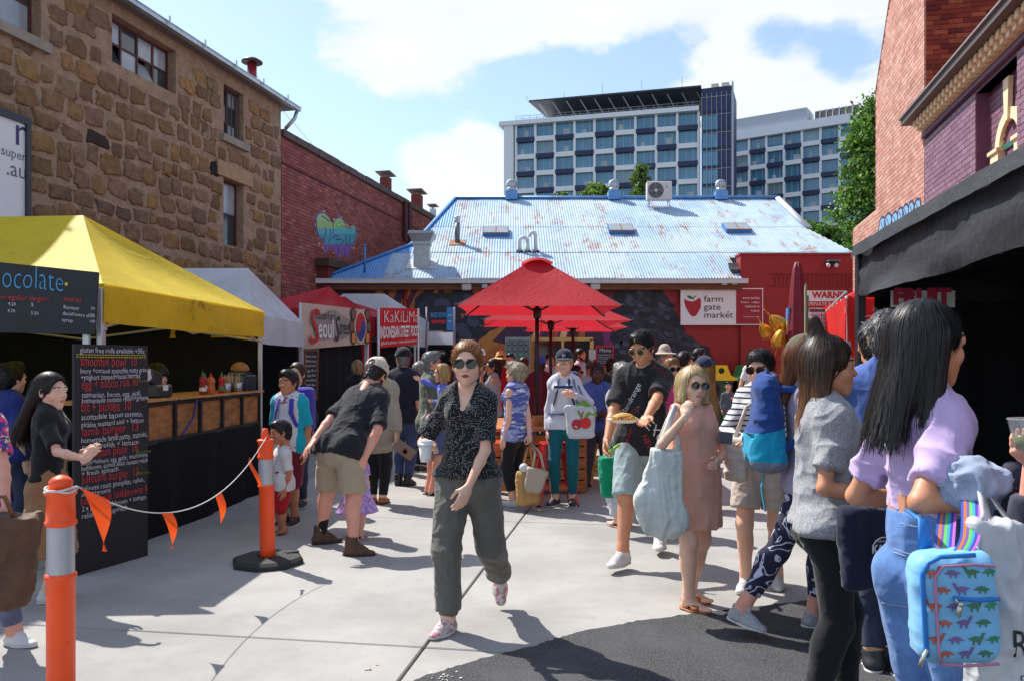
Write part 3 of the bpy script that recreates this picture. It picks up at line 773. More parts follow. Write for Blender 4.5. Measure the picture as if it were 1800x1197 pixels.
  if opt.get('vneck'):
   d = opt['vneck']*h; F_.cone(Nk+sp*.04*s+fS*.07*s, Nk-sp*d+fS*.14*s, nk*1.15, .012, k=.008, mode='s'); F_.cone(Nk+sp*.02, Nk+sp*.25, nk, nk, k=.01, mode='s')
  elif nk > 0:
   F_.cone(Nk+sp*(.028*s)+fS*.02*s, Nk+sp*.3+fS*.06, nk, nk*1.3, k=.008, mode='s')
  if opt.get('scoop'): F_.ell(Nk+fS*.10*s+sp*.02, (np.array([.085, .10, .06+opt['scoop']*h]))*s**.5, R=np.stack([rS, fS, sp], 1), k=.01, mode='s')
  if opt.get('collar'): F_.cone(Nk+sp*.035*s-fS*.01*s, Nk+sp*.012*s, nk*.86, nk*1.02, k=.012)
  drape(F_, opt.get('amp', .009), opt.get('sc', (8, 8, 3.4)))
  if opt.get('sleeve_m'):
   cc = F_.V[F_.Q].mean(1); off = np.abs((cc-Sc)@rS); g.parts['top'] = obj_np(k, F_.V, [F_.Q], [m_, opt['sleeve_m']], root, [(off > hw*.93).astype(int)])
  else: g.parts['top'] = obj_field(k, F_, m_, root)
  g.topF = F_
 if socks:
  F_ = Field(.008)
  for q in 'RL': F_.cone(an[q]-up*.02*s, an[q]+nrm(kn[q]-an[q])*socks[1]*s, .042*lf, .046*lf, k=.01, end=(False, True))
  F_.mesh(); obj_field('socks', F_, socks[0], root)
 if shoes:
  k, m_, sole_m = shoes[0], shoes[1], shoes[2]
  for q in 'RL':
   t = toe[q]; z_ = nrm(np.cross(np.cross(t, up), t)) if abs(t[2]) < .95 else nrm(np.cross(np.cross(t, fwd), t))
   if z_[2] < 0 and abs(t[2]) < .9: z_ = -z_
   x_ = np.cross(t, z_); Rf = np.stack([x_, t, z_], 1); A = an[q]; ss = s*(1.08 if sex == 'm' else 1.)*(1.1 if child else 1)
   P = lambda x, y, z: A+Rf@(np.array([x, y, z])*ss)
   F_ = Field(.0065 if detail < 2 else .011)
   if k in ('sneaker', 'boot', 'slip'):
    hgt = {'sneaker': .0, 'boot': .045, 'slip': -.022}[k]
    F_.cone(P(0, -.03, -.048), P(0, .06, -.052), .040*ss, .042*ss, k=.02, flat=z_, fs=.8)
    F_.cone(P(0, .05, -.055), P(0, .128, -.060), .042*ss, .036*ss, k=.02, flat=z_, fs=.62)
    F_.cone(P(0, -.012, -.03), P(0, -.004, .012+hgt), .045*ss, .046*ss, k=.02, end=(False, True))
    F_.cone(P(0, .005, -.012+hgt*.3), P(0, .085, -.045), .034*ss, .030*ss, k=.02)
    F_.box(P(0, .04, -.068-.09), np.array([.075, .20, .09])*ss, R=Rf, rd=.002, k=.003, mode='s')
   elif k == 'sandal':
    F_.cone(P(-.034, .055, -.05), P(.034, .085, -.05), .020*ss, .020*ss, k=.01, flat=t, fs=.8); F_.cone(P(.034, .055, -.05), P(-.034, .085, -.05), .020*ss, .020*ss, k=.01, flat=t, fs=.8)
    F_.cone(P(-.032, .07, -.055), P(.032, .07, -.055), .024*ss, k=.01, flat=t, fs=.9)
    F_.box(P(0, .04, -.07-.09), np.array([.075, .20, .09])*ss, R=Rf, rd=.002, k=.003, mode='s')
   sh_o = None
   if k != 'none':
    F_.mesh(); sh_o = obj_field('sandal' if k == 'sandal' else 'shoe', F_, m_, root)
   if k in ('sneaker', 'boot') and detail < 2:
    lb = MB()
    for i in range(5): t_ = i/4.; y_ = .008+.074*t_; zt = .0235-.036*t_+hgt*.3*(1-t_); lb.tube([P(-.017, y_, zt-.005), P(0, y_+.006*(-1)**i, zt+.002), P(.017, y_, zt-.005)], .0030*ss, 5)
    lb.build('laces', [mat('lace_w', (.6, .58, .55), .8) if k == 'sneaker' else mat('lace_b', (.10, .06, .04), .8)], sh_o, smooth=True)
   S_ = Field(.0065 if detail < 2 else .011); th_ = {'sneaker': .011, 'boot': .013, 'slip': .007, 'sandal': .006}.get(k, .006)
   for a_, b_, ra, rb in ((P(0, -.034, -.072), P(0, .06, -.072), .040, .042), (P(0, .05, -.072), P(0, .132, -.070), .045, .034)):
    S_.cone(a_, b_, ra*ss, rb*ss, k=.02, flat=z_, fs=.32)
   S_.box(P(0, .04, -.081-.06), np.array([.075, .20, .06])*ss, R=Rf, rd=.002, k=.002, mode='s'); S_.box(P(0, .04, -.072+th_+.06), np.array([.075, .20, .06])*ss, R=Rf, rd=.002, k=.002, mode='s')
   S_.mesh(); so = obj_field('sole', S_, sole_m, sh_o or root)
 if hair: make_hair(g, hair, detail, seed, sex)
 if hat: make_hat(g, hat, detail)
 if glasses: make_glasses(g, glasses)
 return g

def decal(g, parent, Ft, txt, px, up_a, u, n, size, m, name='shirt_print', **k):
 """lettering laid on a garment: shot along -n from outside onto the cloth"""
 V, T = text_np(txt, size, k.get('shear', 0), 'CENTER', k.get('bold', 0)); u = nrm(u); n = nrm(n); v = nrm(up_a)
 bv = BVHTree.FromPolygons([Vector(p) for p in Ft.V], Ft.Q.tolist()); P = np.asarray(px)+V[:, :1]*u+V[:, 1:2]*v; out = []
 for p in P:
  hit = bv.ray_cast(Vector(p+n*.6), Vector(-n), 1.2)[0]
  out.append(np.array(hit)+n*.004 if hit is not None else p)
 return obj_np(name, np.array(out), [T], m, parent, smooth=False)

def make_hair(g, hair, detail, seed, sex):
 st, colr = hair[0], np.array(hair[1]); opt = hair[2] if len(hair) > 2 else {}
 R, Hc, hs = g.R, g.Hc, g.hs
 P = lambda x, y, z: Hc+R@(np.array([x, y, z])*hs)
 dn = np.array([0, 0, -1.]); back = -g.fS
 F_ = Field(.006 if detail == 0 else .008 if detail == 1 else .011)
 vol = opt.get('vol', 0.)
 F_.ell(P(0, -.016, .034), np.array([.084+vol, .104+vol, .098+vol])*hs, R=R, k=.02)
 if st in ('short', 'crop', 'bald'):
  F_.ell(P(0, -.055, -.035), np.array([.066, .050, .060])*hs, R=R, k=.03)
  if st == 'short': F_.ell(P(0, .045, .096), np.array([.056, .046, .034])*hs, R=R, k=.03)
  F_.ell(P(0, .135, -.045), np.array([.125, .125, .125])*hs, R=R, k=.012, mode='s')
  F_.ell(P(0, .10, -.14), np.array([.16, .14, .135])*hs, R=R, k=.012, mode='s')
 else:
  F_.ell(P(0, -.055, -.02), np.array([.076, .056, .075])*hs, R=R, k=.03)
  fr = opt.get('fringe', 0.)
  F_.ell(P(opt.get('part', 0.)*.5, .138, -.024-fr), np.array([.094, .128, .118])*hs, R=R, k=.014, mode='s')
  F_.ell(P(0, .075, -.16), np.array([.072, .11, .15])*hs, R=R, k=.012, mode='s')
 if st == 'bun':
  F_.ell(P(0, -.075, .10) if opt.get('high') else P(0, -.125, .02), np.array([.042, .040, .038])*hs, R=R, k=.012)
 if st == 'topknot':
  F_.cone(P(0, -.045, .12), P(0, -.06, .185), .034*hs, .024*hs, k=.02)
 if st in ('long', 'topknot', 'pony', 'bob', 'puff', 'lowpony'):
  ln = opt.get('len', .34)*hs
  if st in ('long', 'topknot'):
   sw = opt.get('sway', (0, 0))
   e = P(0, -.085, .0)+dn*ln+back*.05+g.rS*sw[0]+g.fS*sw[1]
   F_.cone(P(0, -.058, .02), e, .082*hs, opt.get('er', .058)*hs, k=.03, flat=R[:, 1], fs=.62)
   for sg in ((-1, 1) if opt.get('front', .45) > .05 else ()):
    a_ = P(sg*.070, -.030, .03); b_ = P(sg*.084, -.050, -.08)+dn*ln*opt.get('front', .45)+g.rS*sw[0]*.6
    F_.cone(a_, b_, .034*hs, .026*hs, k=.03)
  if st == 'bob':
   z = -opt.get('len', .12)
   for sg in (-1, 1):
    F_.cone(P(sg*.066, .0, .02), P(sg*.080, .012, z), .036*hs, .032*hs, k=.03, flat=R[:, 0], fs=.72, end=(False, True))
   F_.cone(P(0, -.06, .02), P(0, -.066, z), .082*hs, .080*hs, k=.03, flat=R[:, 1], fs=.6, end=(False, True))
  if st == 'puff':
   F_.ell(P(0, -.05, .03), np.array([.096, .10, .10])*hs, R=R, k=.02); F_.ell(P(0, .03, .10), np.array([.07, .055, .045])*hs, R=R, k=.03)
  if st == 'pony': F_.cone(P(0, -.10, .02), P(0, -.13, -.02)+dn*ln*.8, .042*hs, .030*hs, k=.02)
  if st == 'lowpony': F_.cone(P(0, -.085, -.05), P(0, -.10, -.09)+dn*ln*.4, .036*hs, .018*hs, k=.02); F_.ell(P(-.01, -.10, -.075), .034*hs, k=.01)
 F_.mesh(); V0 = F_.V.copy()
 # ridges along the hair
 c = (V0-Hc)@R; az = np.arctan2(c[:, 0], -c[:, 1]+.0)
 r = vnoise(np.stack([az*9, c[:, 2]*6, c[:, 1]*6], 1), seed)-.5 if st not in ('short', 'crop', 'puff') else vnoise(V0*70, seed)-.5
 N = F_.grad(V0); V = V0+N*(r*.008*hs)[:, None]
 tone = .40+.45*vnoise(np.stack([az*14, c[:, 2]*9, c[:, 1]*3], 1), seed+1)  # base under the strands is coloured darker, painting in shade between them
 C = colr[None]*tone[:, None]
 # strands: flat ribbons that follow the surface
 ns = {0: 3600, 1: 900, 2: 160}[detail] if st not in ('bald',) else 0
 ns = int(ns*opt.get('dense', 1)); faces = [F_.Q]; VV = [V]; CC = [C]; n = len(V)
 if ns:
  rg = np.random.default_rng(seed+5); short = st in ('short', 'crop', 'puff')
  i = rg.integers(0, len(V0), ns); p = V0[i]+rg.normal(0, .003, (ns, 3)); steps = 4 if short else 9
  ds = (.008 if short else .017)*hs*rg.uniform(.7, 1.3, ns)[:, None]
  zend = V0[:, 2].min()+(.07*hs if st in ('long', 'topknot', 'pony') else -9)
  zmin = V0[:, 2].min()-rg.uniform(-.09, .035, ns)
  crown = P(opt.get('part', .0), -.02 if not opt.get('back') else .06, .14); pts = []
  wob = rg.normal(0, .12, (ns, 3))*(1+2*(rg.random((ns, 1)) < .08)); lift = rg.uniform(.0005, .0045 if not short else .006, ns)*hs*np.where(rg.random(ns) < .05, rg.uniform(2, 4.5, ns), 1)
  for k in range(steps):
   gr = F_.grad(p); d = F_.sample(p); hang = (p[:, 2] > zend)[:, None]; p = p-gr*(d-lift*(1 if not short else k/2))[:, None]*hang; gr = gr*hang; pts.append(p.copy())
   if opt.get('back'):
    fl = -R[:, 1][None]*1.0+R[:, 2][None]*.1+dn*.1
   else:
    fl = (p-crown)/np.maximum(.03, np.linalg.norm(p-crown, axis=1))[:, None]*.6+dn*.8+back*.1
   if short: fl = fl+R[:, 1][None]*.7*(c[i][:, 2:3] > .04)
   fl = fl+wob*(1 if short else .5); fl = fl-gr*(fl*gr).sum(1)[:, None]*(.85 if not short else .6)
   p = p+fl/np.maximum(1e-6, np.linalg.norm(fl, axis=1))[:, None]*ds*(p[:, 2] > zmin)[:, None]
  A = np.stack(pts, 1); T = np.gradient(A, axis=1); gr = F_.grad(A.reshape(-1, 3)).reshape(A.shape)
  S = np.cross(T, gr); S /= np.maximum(1e-9, np.linalg.norm(S, axis=2))[..., None]
  wd = {0: .0013*opt.get('fine', 1), 1: .0022, 2: .004}[detail]*hs*np.concatenate([np.ones(steps-1), [.15]])[None, :, None]*rg.uniform(.6, 1.5, ns)[:, None, None]
  Lr = np.stack([A-S*wd, A+S*wd], 2).reshape(-1, 3)
  b = n+np.arange(ns)[:, None]*steps*2+np.arange(steps-1)[None]*2
  faces.append(np.stack([b, b+1, b+3, b+2], -1).reshape(-1, 4)); VV.append(Lr)
  tn = rg.uniform(.35, 1.3, ns)+(rg.random(ns) < .12)*rg.uniform(.3, 1., ns); hl = opt.get('tips'); t_ = np.linspace(0, 1, steps)
  cc = np.broadcast_to((colr[None]*tn[:, None])[:, None, None], (ns, steps, 2, 3)).copy()
  if hl is not None: low = np.clip(((Hc[2]-.02-A[..., 2])/.25), 0, 1)[..., None, None]; cc = cc*(1-low)+np.array(hl)*tn[:, None, None, None]*low
  CC.append(cc.reshape(-1, 3))
 if opt.get('tips') is not None:
  low = np.clip((Hc[2]-.02-V[:, 2])/.25, 0, 1)[:, None]; CC[0] = CC[0]*(1-low)+np.array(opt['tips'])*tone[:, None]*low
 g.hairF = F_
 g.hair = obj_np('hair', np.vstack(VV), faces, hair_mat(), g.root, None, np.clip(np.vstack(CC), 0, 1))
 if opt.get('beard') is not None:
  Bf = Field(.006 if detail < 2 else .009)
  for sg in (-1, 1): Bf.cone(P(sg*.064, .008, -.045), P(sg*.030, .060, -.098), .020*hs, .022*hs, k=.02)
  Bf.ell(P(0, .066, -.100), np.array([.034, .026, .022])*hs, R=R, k=.02)
  if opt.get('moustache', True): Bf.cone(P(-.024, .086, -.053), P(.024, .086, -.053), .006*hs, k=.01)
  Bf.ell(P(0, .10, -.0665), np.array([.022, .03, .009])*hs, R=R, k=.006, mode='s')
  Bf.mesh(); v = Bf.V+Bf.grad(Bf.V)*((vnoise(Bf.V*220, 3)-.5)*.004)[:, None]
  obj_np('beard', v, [Bf.Q], hair_mat(), g.root, None, np.array(opt['beard'])[None]*(.6+.6*vnoise(Bf.V*150, 2))[:, None])

def make_hat(g, hat, detail):
 k, m_ = hat[0], hat[1]; opt = hat[2] if len(hat) > 2 else {}
 R, Hc, hs = g.R, g.Hc, g.hs; P = lambda x, y, z: Hc+R@(np.array([x, y, z])*hs)
 F_ = Field(.006 if detail < 2 else .009)
 if k == 'cap':
  F_.ell(P(0, -.014, .050), np.array([.093, .114, .100])*hs, R=R, k=.01)
  F_.cut(P(0, 0, .040), -(R[:, 2]-R[:, 1]*.10))
  if opt.get('hole'): F_.ell(P(0, -.128, .050), np.array([.030, .05, .026])*hs, R=R, k=.004, mode='s')
  F_.mesh(); o = obj_field('cap', F_, m_, g.root)
  B = Field(.005 if detail < 2 else .008); s_ = -1 if opt.get('backwards') else 1
  B.ell(P(0, s_*.118, .034), np.array([.074, .078, .013])*hs, R=R@rx(-s_*.16), k=.01); B.ell(P(0, s_*.118, .012), np.array([.09, .10, .022])*hs, R=R@rx(-s_*.16), k=.004, mode='s')
  B.ell(P(0, -.014, .030), np.array([.086, .106, .09])*hs, R=R, k=.003, mode='s')
  B.mesh(); obj_field('brim', B, opt.get('brim', m_), o)
 else:
  F_.cone(P(0, -.014, .042), P(0, -.014, .098), .098*hs, .072*hs, k=.01, flat=R[:, 1], fs=1.1); F_.ell(P(0, -.014, .10), np.array([.07, .078, .035])*hs, R=R, k=.02)
  F_.cut(P(0, 0, .044), -R[:, 2])
  F_.mesh(); o = obj_field('hat', F_, m_, g.root)
  B = Field(.006 if detail < 2 else .009); B.ell(P(0, -.014, .030), np.array([.165, .175, .030])*hs*opt.get('w', 1), R=R, k=.01)
  B.ell(P(0, -.014, .008), np.array([.18, .19, .034])*hs*opt.get('w', 1), R=R, k=.004, mode='s')
  B.mesh(); obj_field('brim', B, m_, o)

def make_glasses(g, gl):
 fr, ln = gl[0], gl[1]; R, Hc, hs = g.R, g.Hc, g.hs; big = gl[2] if len(gl) > 2 else 1.
 P = lambda x, y, z: Hc+R@(np.array([x, y, z])*hs)
 mb = MB(); ml = MB(); a = np.linspace(0, 2*math.pi, 20, endpoint=False)
 for sg in (-1, 1):
  ring = np.array([P(sg*.0335+.0255*big*math.cos(t)*(1 if abs(math.cos(t)) < .9 else 1), .1035-.22*abs(.0335+.0255*math.cos(t)*sg*sg-.01)*.5-.004*abs(math.cos(t)), .006+.0215*big*(abs(math.sin(t))**.8)*(1 if math.sin(t) > 0 else -1)) for t in a])
  mb.tube(np.vstack([ring, ring[:2]]), .0024*hs, 6, 0, cap=False)
  d = R[:, 1]*.0015*hs; ml.prism(ring-d, d*2, 0)
  mb.tube([P(sg*.058, .094, .012), P(sg*.074, .06, .012), P(sg*.080, .0, .008), P(sg*.080, -.02, -.004)], .0022*hs, 6, 0)
 mb.tube([P(-.010, .106, .012), P(0, .109, .014), P(.010, .106, .012)], .0024*hs, 6, 0)
 o = mb.build('sunglasses', [fr], g.root, smooth=True); ml.build('lens', [ln], o)
# ================================================================== THE SETTING
ZUP = np.array([0, 0, 1.])
def wallpt(Y, z=0., off=0.):      # the line of the old stone and brick buildings on the street's left side
 n = nrm((1, -.2257, 0)); return np.array([.2257*Y-9.74, Y, z])+n*off
LU = nrm((.2257, 1, 0)); LN = nrm((1, -.2257, 0))
def Lpx(px): return 9.74/(.2257-(px-CX)/F)                     # depth at which a photo column meets that line
KR = 1.0251
# ---------------- ground
gb = MB(); gb.add([(-900, -60, -.02), (900, -60, -.02), (900, 1500, -.02), (-900, 1500, -.02)], [[0, 1, 2, 3]])
tag(gb.build('ground', [mat('dirt', (.05, .048, .045), .95, var=.4)]), kind='structure')
conc = mat('concrete', (.39, .377, .355), .85, kind='concrete', var=.10, vs=1.2, bump=.45, bs=140, spec=.3)
pav = thing('pavement', None, None, kind='structure')
GU = nrm((.1586, 1, 0)); GV = nrm((1, -.1586, 0)); GO = np.array([-.474, 4.28, 0])
for i in range(-3, 8):
 for j in range(-4, 4):
  mb = MB(); a, b = 3.45, 3.25; g_ = .007
  c = GO+GU*(a*(i+.5))+GV*(b*(j+.5)); mb.box(c+np.array([0, 0, -.06+RNG.uniform(-.0012, .0012)]), (b-g_*2, a-g_*2, .12), np.stack([GV, GU, ZUP], 1), bev=.006)
  mb.build('concrete_slab', [conc], pav)
edge = [(520, 1330), (640, 1240), (745, 1190), (830, 1163), (940, 1135), (1010, 1113), (1120, 1092), (1250, 1075), (1330, 1066), (1420, 1056), (1560, 1046), (1760, 1036)]
P = [];
for px, py in edge:
 Y = F*EYE/(py-CY); P.append(G(px, Y))
P = np.array(P); fine = []
for i in range(len(P)-1):
 for t in np.linspace(0, 1, 14, endpoint=False): q = P[i]*(1-t)+P[i+1]*t; fine.append(q+np.array([RNG.normal(0, .006), RNG.normal(0, .006), 0]))
fine = np.array(fine+[P[-1], P[-1]+[4, .6, 0]]); low = np.stack([fine[:, 0]*1.0+.3, np.full(len(fine), -6.), np.zeros(len(fine))], 1); low[:, 0] = np.linspace(-3, 14, len(fine))
mb = MB(); mb.grid(np.array([low+[0, 0, .006], fine+[0, 0, .006], fine+[0, .004, -.004]]))
asph = tag(mb.build('road_asphalt', [mat('asphalt', (.070, .070, .073), .9, kind='asphalt', var=.1, bump=.9, spec=.3)]), kind='structure')
# worn white paint at the asphalt's edge and a dropped cigarette end
mb = MB()
for k in range(24):
 c = G(780+RNG.normal(0, 12), F*EYE/(1193-CY)+RNG.normal(0, .035)); r = RNG.uniform(.005, .014); a = RNG.uniform(0, 6, 6)
 mb.add([c+[r*RNG.uniform(.4, 1)*math.cos(t), r*RNG.uniform(.4, 1)*math.sin(t), .0105] for t in sorted(a)], [[0, 1, 2, 3, 4, 5]])
tag(mb.build('road_marking', [mat('roadpaint', (.62, .62, .60), .8)]), kind='structure')
mb = MB(); c = G(641, F*EYE/(1178-CY)); mb.tube([c+[0, 0, .005], c+[.022, .004, .005]], .004, 8, 0); mb.tube([c+[.022, .004, .005], c+[.032, .006, .005]], .0041, 8, 1)
mb.top('cigarette_end', [mat('paperw', (.75, .73, .7)), mat('filter', (.6, .3, .1))], 'white cigarette end lying on the bare concrete', 'cigarette')

# ---------------- brickwork helper
def bricks(mb, p0, u, n, L, H, pal, keep=None, z0=0., bw=.23, bh=.076, jt=.010, dep=.009, rng=RNG, jit=.16):
 rows = int(H/(bh+jt)); C, Hh, K = [], [], []
 for r in range(rows):
  z = z0+r*(bh+jt)+bh/2; m = int(L/(bw+jt))+2; x = (np.arange(m)-(r % 2)*.5)*(bw+jt)+bw/2
  hw = np.full(m, bw/2); lo = np.maximum(x-hw, 0); hi = np.minimum(x+hw, L); ok = hi-lo > .03
  for a, b in zip(lo[ok], hi[ok]):
   if keep is not None and not keep((a+b)/2, z): continue
   C.append(p0+u*(a+b)/2+ZUP*z+n*(-dep/2+rng.uniform(-.0015, .0015))); Hh.append(((b-a)/2, dep, bh/2)); K.append(np.array(pal[rng.integers(len(pal))])*rng.uniform(1-jit, 1+jit))
 R = np.stack([u, n, ZUP], 1)
 mb.boxes(np.array(C), np.array(Hh), R, 0, np.array(K))
brick_m = mat('brick', rough=.88, attr=True, var=.28, vs=2.2, bump=.5, bs=120, spec=.25)
mortar = mat('mortar', srgb(128, 86, 78), .95, var=.35, vs=9, bump=.5, bs=60, spec=.2)

# ---------------- the sandstone building
sb = thing('stone_building', 'old two storey brown sandstone rubble building with small windows along the left side', 'building', wallpt(13, 0, -3))
Y0, Y1, ZT = 7.6, 18.88, 7.62
mort2 = mat('stone_mortar', srgb(170, 142, 118), .95, kind='grime', args=((.16, .12, .09), .3), var=.4, vs=7, bump=1., bs=16, bd=.035, spec=.2)
wins = [(Lpx(197), Lpx(309), 6.60, 7.42), (Lpx(393), Lpx(428), 6.29, 7.36), (Lpx(393), Lpx(428), 4.02, 5.40), (9.6, 11.92, 6.34, 7.42)]
def inwin(Y, z, m=0.): return any(a-m < Y < b+m and c-m < z < d+m for a, b, c, d in wins)
# backing of lumpy mortar, with openings
ys = sorted(set([Y0, Y1]+[w[0] for w in wins]+[w[1] for w in wins])); zs = sorted(set([0., ZT]+[w[2] for w in wins]+[w[3] for w in wins]))
mb = MB()
for a, b in zip(ys[:-1], ys[1:]):
 for c, d in zip(zs[:-1], zs[1:]):
  if inwin((a+b)/2, (c+d)/2): continue
  nu, nv = max(2, int((b-a)/.085)), max(2, int((d-c)/.085))
  yy, zz = np.meshgrid(np.linspace(a, b, nu+1), np.linspace(c, d, nv+1), indexing='ij')
  pts = np.stack([.2257*yy-9.74, yy, zz], -1); lump = fbm(pts.reshape(-1, 3)*3.1, 3).reshape(yy.shape)
  e = np.minimum.reduce([yy-a, b-yy, zz-c, d-zz]); lump = np.where(e < 1e-6, .5, lump)
  mb.grid(pts+LN*((lump-.5)*.085)[..., None])
for a, b, c, d in wins:      # reveals
 q = [wallpt(a, c), wallpt(b, c), wallpt(b, d), wallpt(a, d)]
 for i in range(4): mb.add([q[i], q[(i+1) % 4], q[(i+1) % 4]-LN*.3, q[i]-LN*.3], [[0, 1, 2, 3]])
mb.box((wallpt(Y1)+wallpt(Y1, 0, -6))/2+ZUP*ZT/2-LU*.16, (6, .3, ZT), np.stack([LN, LU, ZUP], 1))
mb.build('wall', [mort2], sb)
pal = [srgb(*c) for c in ((148, 116, 86), (138, 106, 80), (156, 120, 84), (132, 104, 82), (144, 112, 88), (164, 128, 86), (126, 100, 80), (142, 112, 84), (138, 108, 78), (150, 122, 94), (144, 114, 92))]
dark = [srgb(70, 58, 50), srgb(52, 46, 42)]
stone_m = mat('sandstone', rough=.92, attr=True, kind='grime', args=((.07, .05, .038), .25), var=.5, vs=9, bump=1., bs=20, bd=.03, spec=.2)
stones = []
rg = np.random.default_rng(11); z = .1
while z < ZT-.12:
 rh = rg.uniform(.25, .37); y = Y0+rg.uniform(0, .3)
 while y < Y1-.15:
  w = rg.uniform(.26, .54)*(1 if rg.random() > .15 else .6)
  cy_, cz = y+w/2, z+rh/2+rg.normal(0, .03)
  hw, hh = w/2*1.0, rh/2*rg.uniform(.88, 1.06)
  if y+w < Y1+.02 and cz+hh < ZT-.03 and not inwin(cy_, cz, max(0, .0)) and not any(a-hw*.92 < cy_ < b+hw*.92 and c-hh*.92 < cz < d+hh*.92 for a, b, c, d in wins):
   m = 14; a = (np.arange(m)+rg.uniform(-.22, .22, m))*2*math.pi/m; e = rg.uniform(.26, .5)
   ca, sa = np.cos(a), np.sin(a); ro = rg.uniform(.74, 1.12, m)
   ou = np.sign(ca)*np.abs(ca)**e*hw*ro; ov = np.sign(sa)*np.abs(sa)**e*hh*ro
   pr = rg.uniform(.010, .026); base_ = wallpt(cy_, cz)
   ring = lambda k, o: base_+LU*(ou*k*KR)[:, None]+ZUP*(ov*k)[:, None]+LN*(o+rg.uniform(-.012, .012, m))[:, None]
   V = np.vstack([ring(1., -.045), ring(.95, pr*.72), ring(.74, pr), base_+LN*(pr+.008)])
   i = np.arange(m); j = (i+1) % m
   F_ = [np.stack([i, j, j+m, i+m], 1), np.stack([i+m, j+m, j+2*m, i+2*m], 1), np.stack([i+2*m, j+2*m, np.full(m, 3*m)], 1)]
   c_ = np.array(dark[rg.integers(2)] if rg.random() < .004 else pal[rg.integers(len(pal))])*rg.uniform(.84, 1.1)
   px = CX+F*base_[0]/base_[1]; py = CY-F*(cz-EYE)/cy_
   vis = (w*rh/cy_**2)*(1 if -20 < px < 500 and -20 < py < 480 and not (py > 385 and px < 180) else .001)
   stones.append((vis, V, F_, c_))
  y += w+rg.uniform(.01, .05)
 z += rh+rg.uniform(.02, .05)
stones.sort(key=lambda s: -s[0])
rest = MB()
for k, (v_, V, F_, c_) in enumerate(stones):
 if k < 300:
  b_ = MB(); b_.add(V, F_, 0, c_); b_.build('stone', [stone_m], sb, smooth=True)
 else: rest.add(V, F_, 0, c_)
rest.build('stones', [stone_m], sb, kind='stuff', smooth=True)
# windows
redwood = mat('window_red', (.10, .028, .025), .6, var=.4); glassd = mat('window_glass', (.05, .06, .07), .06, var=.3, vs=2, spec=.8); sillm = mat('sill_stone', (.33, .28, .23), .9, var=.4, bump=.6)
glassl = mat('window_glass_pale', (.40, .44, .48), .12, var=.45, vs=1.5, spec=.7)
cream = mat('cream_paint', srgb(236, 214, 170), .6, var=.12)
RL = np.stack([LU, LN, ZUP], 1)
def wbox(mb, Ya, Yb, za, zb, o0, o1, m=0):
 c = (wallpt((Ya+Yb)/2, (za+zb)/2))+LN*(o0+o1)/2; mb.box(c, ((Yb-Ya)*KR, abs(o1-o0), zb-za), RL, m)
def window(a, b, c, d, nx, nz, nm, dep=.17, bars=False, sill=True, ajar=()):
 f = MB(); t = .045
 for Ya, Yb in ((a, a+t), (b-t, b)): wbox(f, Ya, Yb, c, d, -dep-.05, -dep)
 for za, zb in ((c, c+t), (d-t, d)): wbox(f, a+t, b-t, za, zb, -dep-.05, -dep-.001)
 for i in range(1, nx): y = a+(b-a)*i/nx; wbox(f, y-.02, y+.02, c+t, d-t, -dep-.045, -dep-.004)
 for i in range(1, nz): z_ = c+(d-c)*i/nz; wbox(f, a+t, b-t, z_-.018, z_+.018, -dep-.042, -dep-.007)
 o = f.build(nm, [redwood], sb)
 bk = MB(); wbox(bk, a, b, c, d, -dep-.7, -dep-.5); bk.build('room', [mat('dark_room', (.02, .02, .022), .9)], o)
 for i in range(nx):
  for k in range(nz):
   p = MB(); Ya, Yb = a+(b-a)*i/nx, a+(b-a)*(i+1)/nx; za, zb = c+(d-c)*k/nz, c+(d-c)*(k+1)/nz
   if (i, k) in ajar:
    cc = wallpt((Ya+Yb)/2, (za+zb)/2, -dep-.05); p.box(cc, ((Yb-Ya)*KR-.04, .01, zb-za-.03), RL@rx(.45))
   else: wbox(p, Ya+.012, Yb-.012, za+.012, zb-.012, -dep-.034, -dep-.026)
   p.build('pane', [glassd if (i*7+k*3) % 5 < 2 else glassl], o)
 if bars:
  for i in range(5):
   g_ = MB(); y = a+.08+(b-a-.16)*i/4; g_.tube([wallpt(y, c, -.06), wallpt(y, d, -.06)], .012, 8); g_.build('bar', [mat('iron', (.05, .04, .04), .6)], o)
 if sill:
  s_ = MB(); wbox(s_, a-.12, b+.12, c-.15, c, -.1, .09); s_.build('sill', [sillm], sb)
window(*wins[0], 4, 2, 'window', sill=False, ajar=((0, 0), (2, 0)))
window(*wins[1], 2, 3, 'window', bars=True); window(*wins[2], 1, 2, 'window', sill=False); window(*wins[3], 2, 2, 'window')
lm = MB(); wbox(lm, wins[2][0]-.25, wins[2][1]+.3, 5.41, 5.72, -.08, .045); lm.build('lintel', [mat('lintel_stone', srgb(176, 140, 108), .9, var=.35, bump=.7, bs=40)], sb)
# flat roof edge, gutter on little brackets, flue
galv = mat('galvanised', (.52, .55, .58), .38, .85, var=.25, vs=4)
m_ = MB(); wbox(m_, Y0-1, Y1+.35, ZT, ZT+.05, -7, .20); m_.build('roof', [mat('roof_iron', (.22, .22, .23), .5, .3)], sb)
m_ = MB(); wbox(m_, Y0-1, Y1+.4, ZT-.02, ZT+.06, .20, .31); wbox(m_, Y0-1, Y1+.4, ZT+.06, ZT+.075, .295, .325); m_.build('gutter', [galv], sb)
m_ = MB(); m_.tube([wallpt(Y1+.3, ZT-.05, .25), wallpt(Y1+.28, ZT-.22, .2), wallpt(Y1+.12, ZT-.5, .05)], .045, 10); m_.build('downpipe', [galv], sb, smooth=True)
for i in range(9):
 y = 10.2+i*1.05; m_ = MB(); m_.box(wallpt(y, ZT+.08, .345), (.03, .02, .15), RL); m_.build('gutter_bracket', [galv], sb)
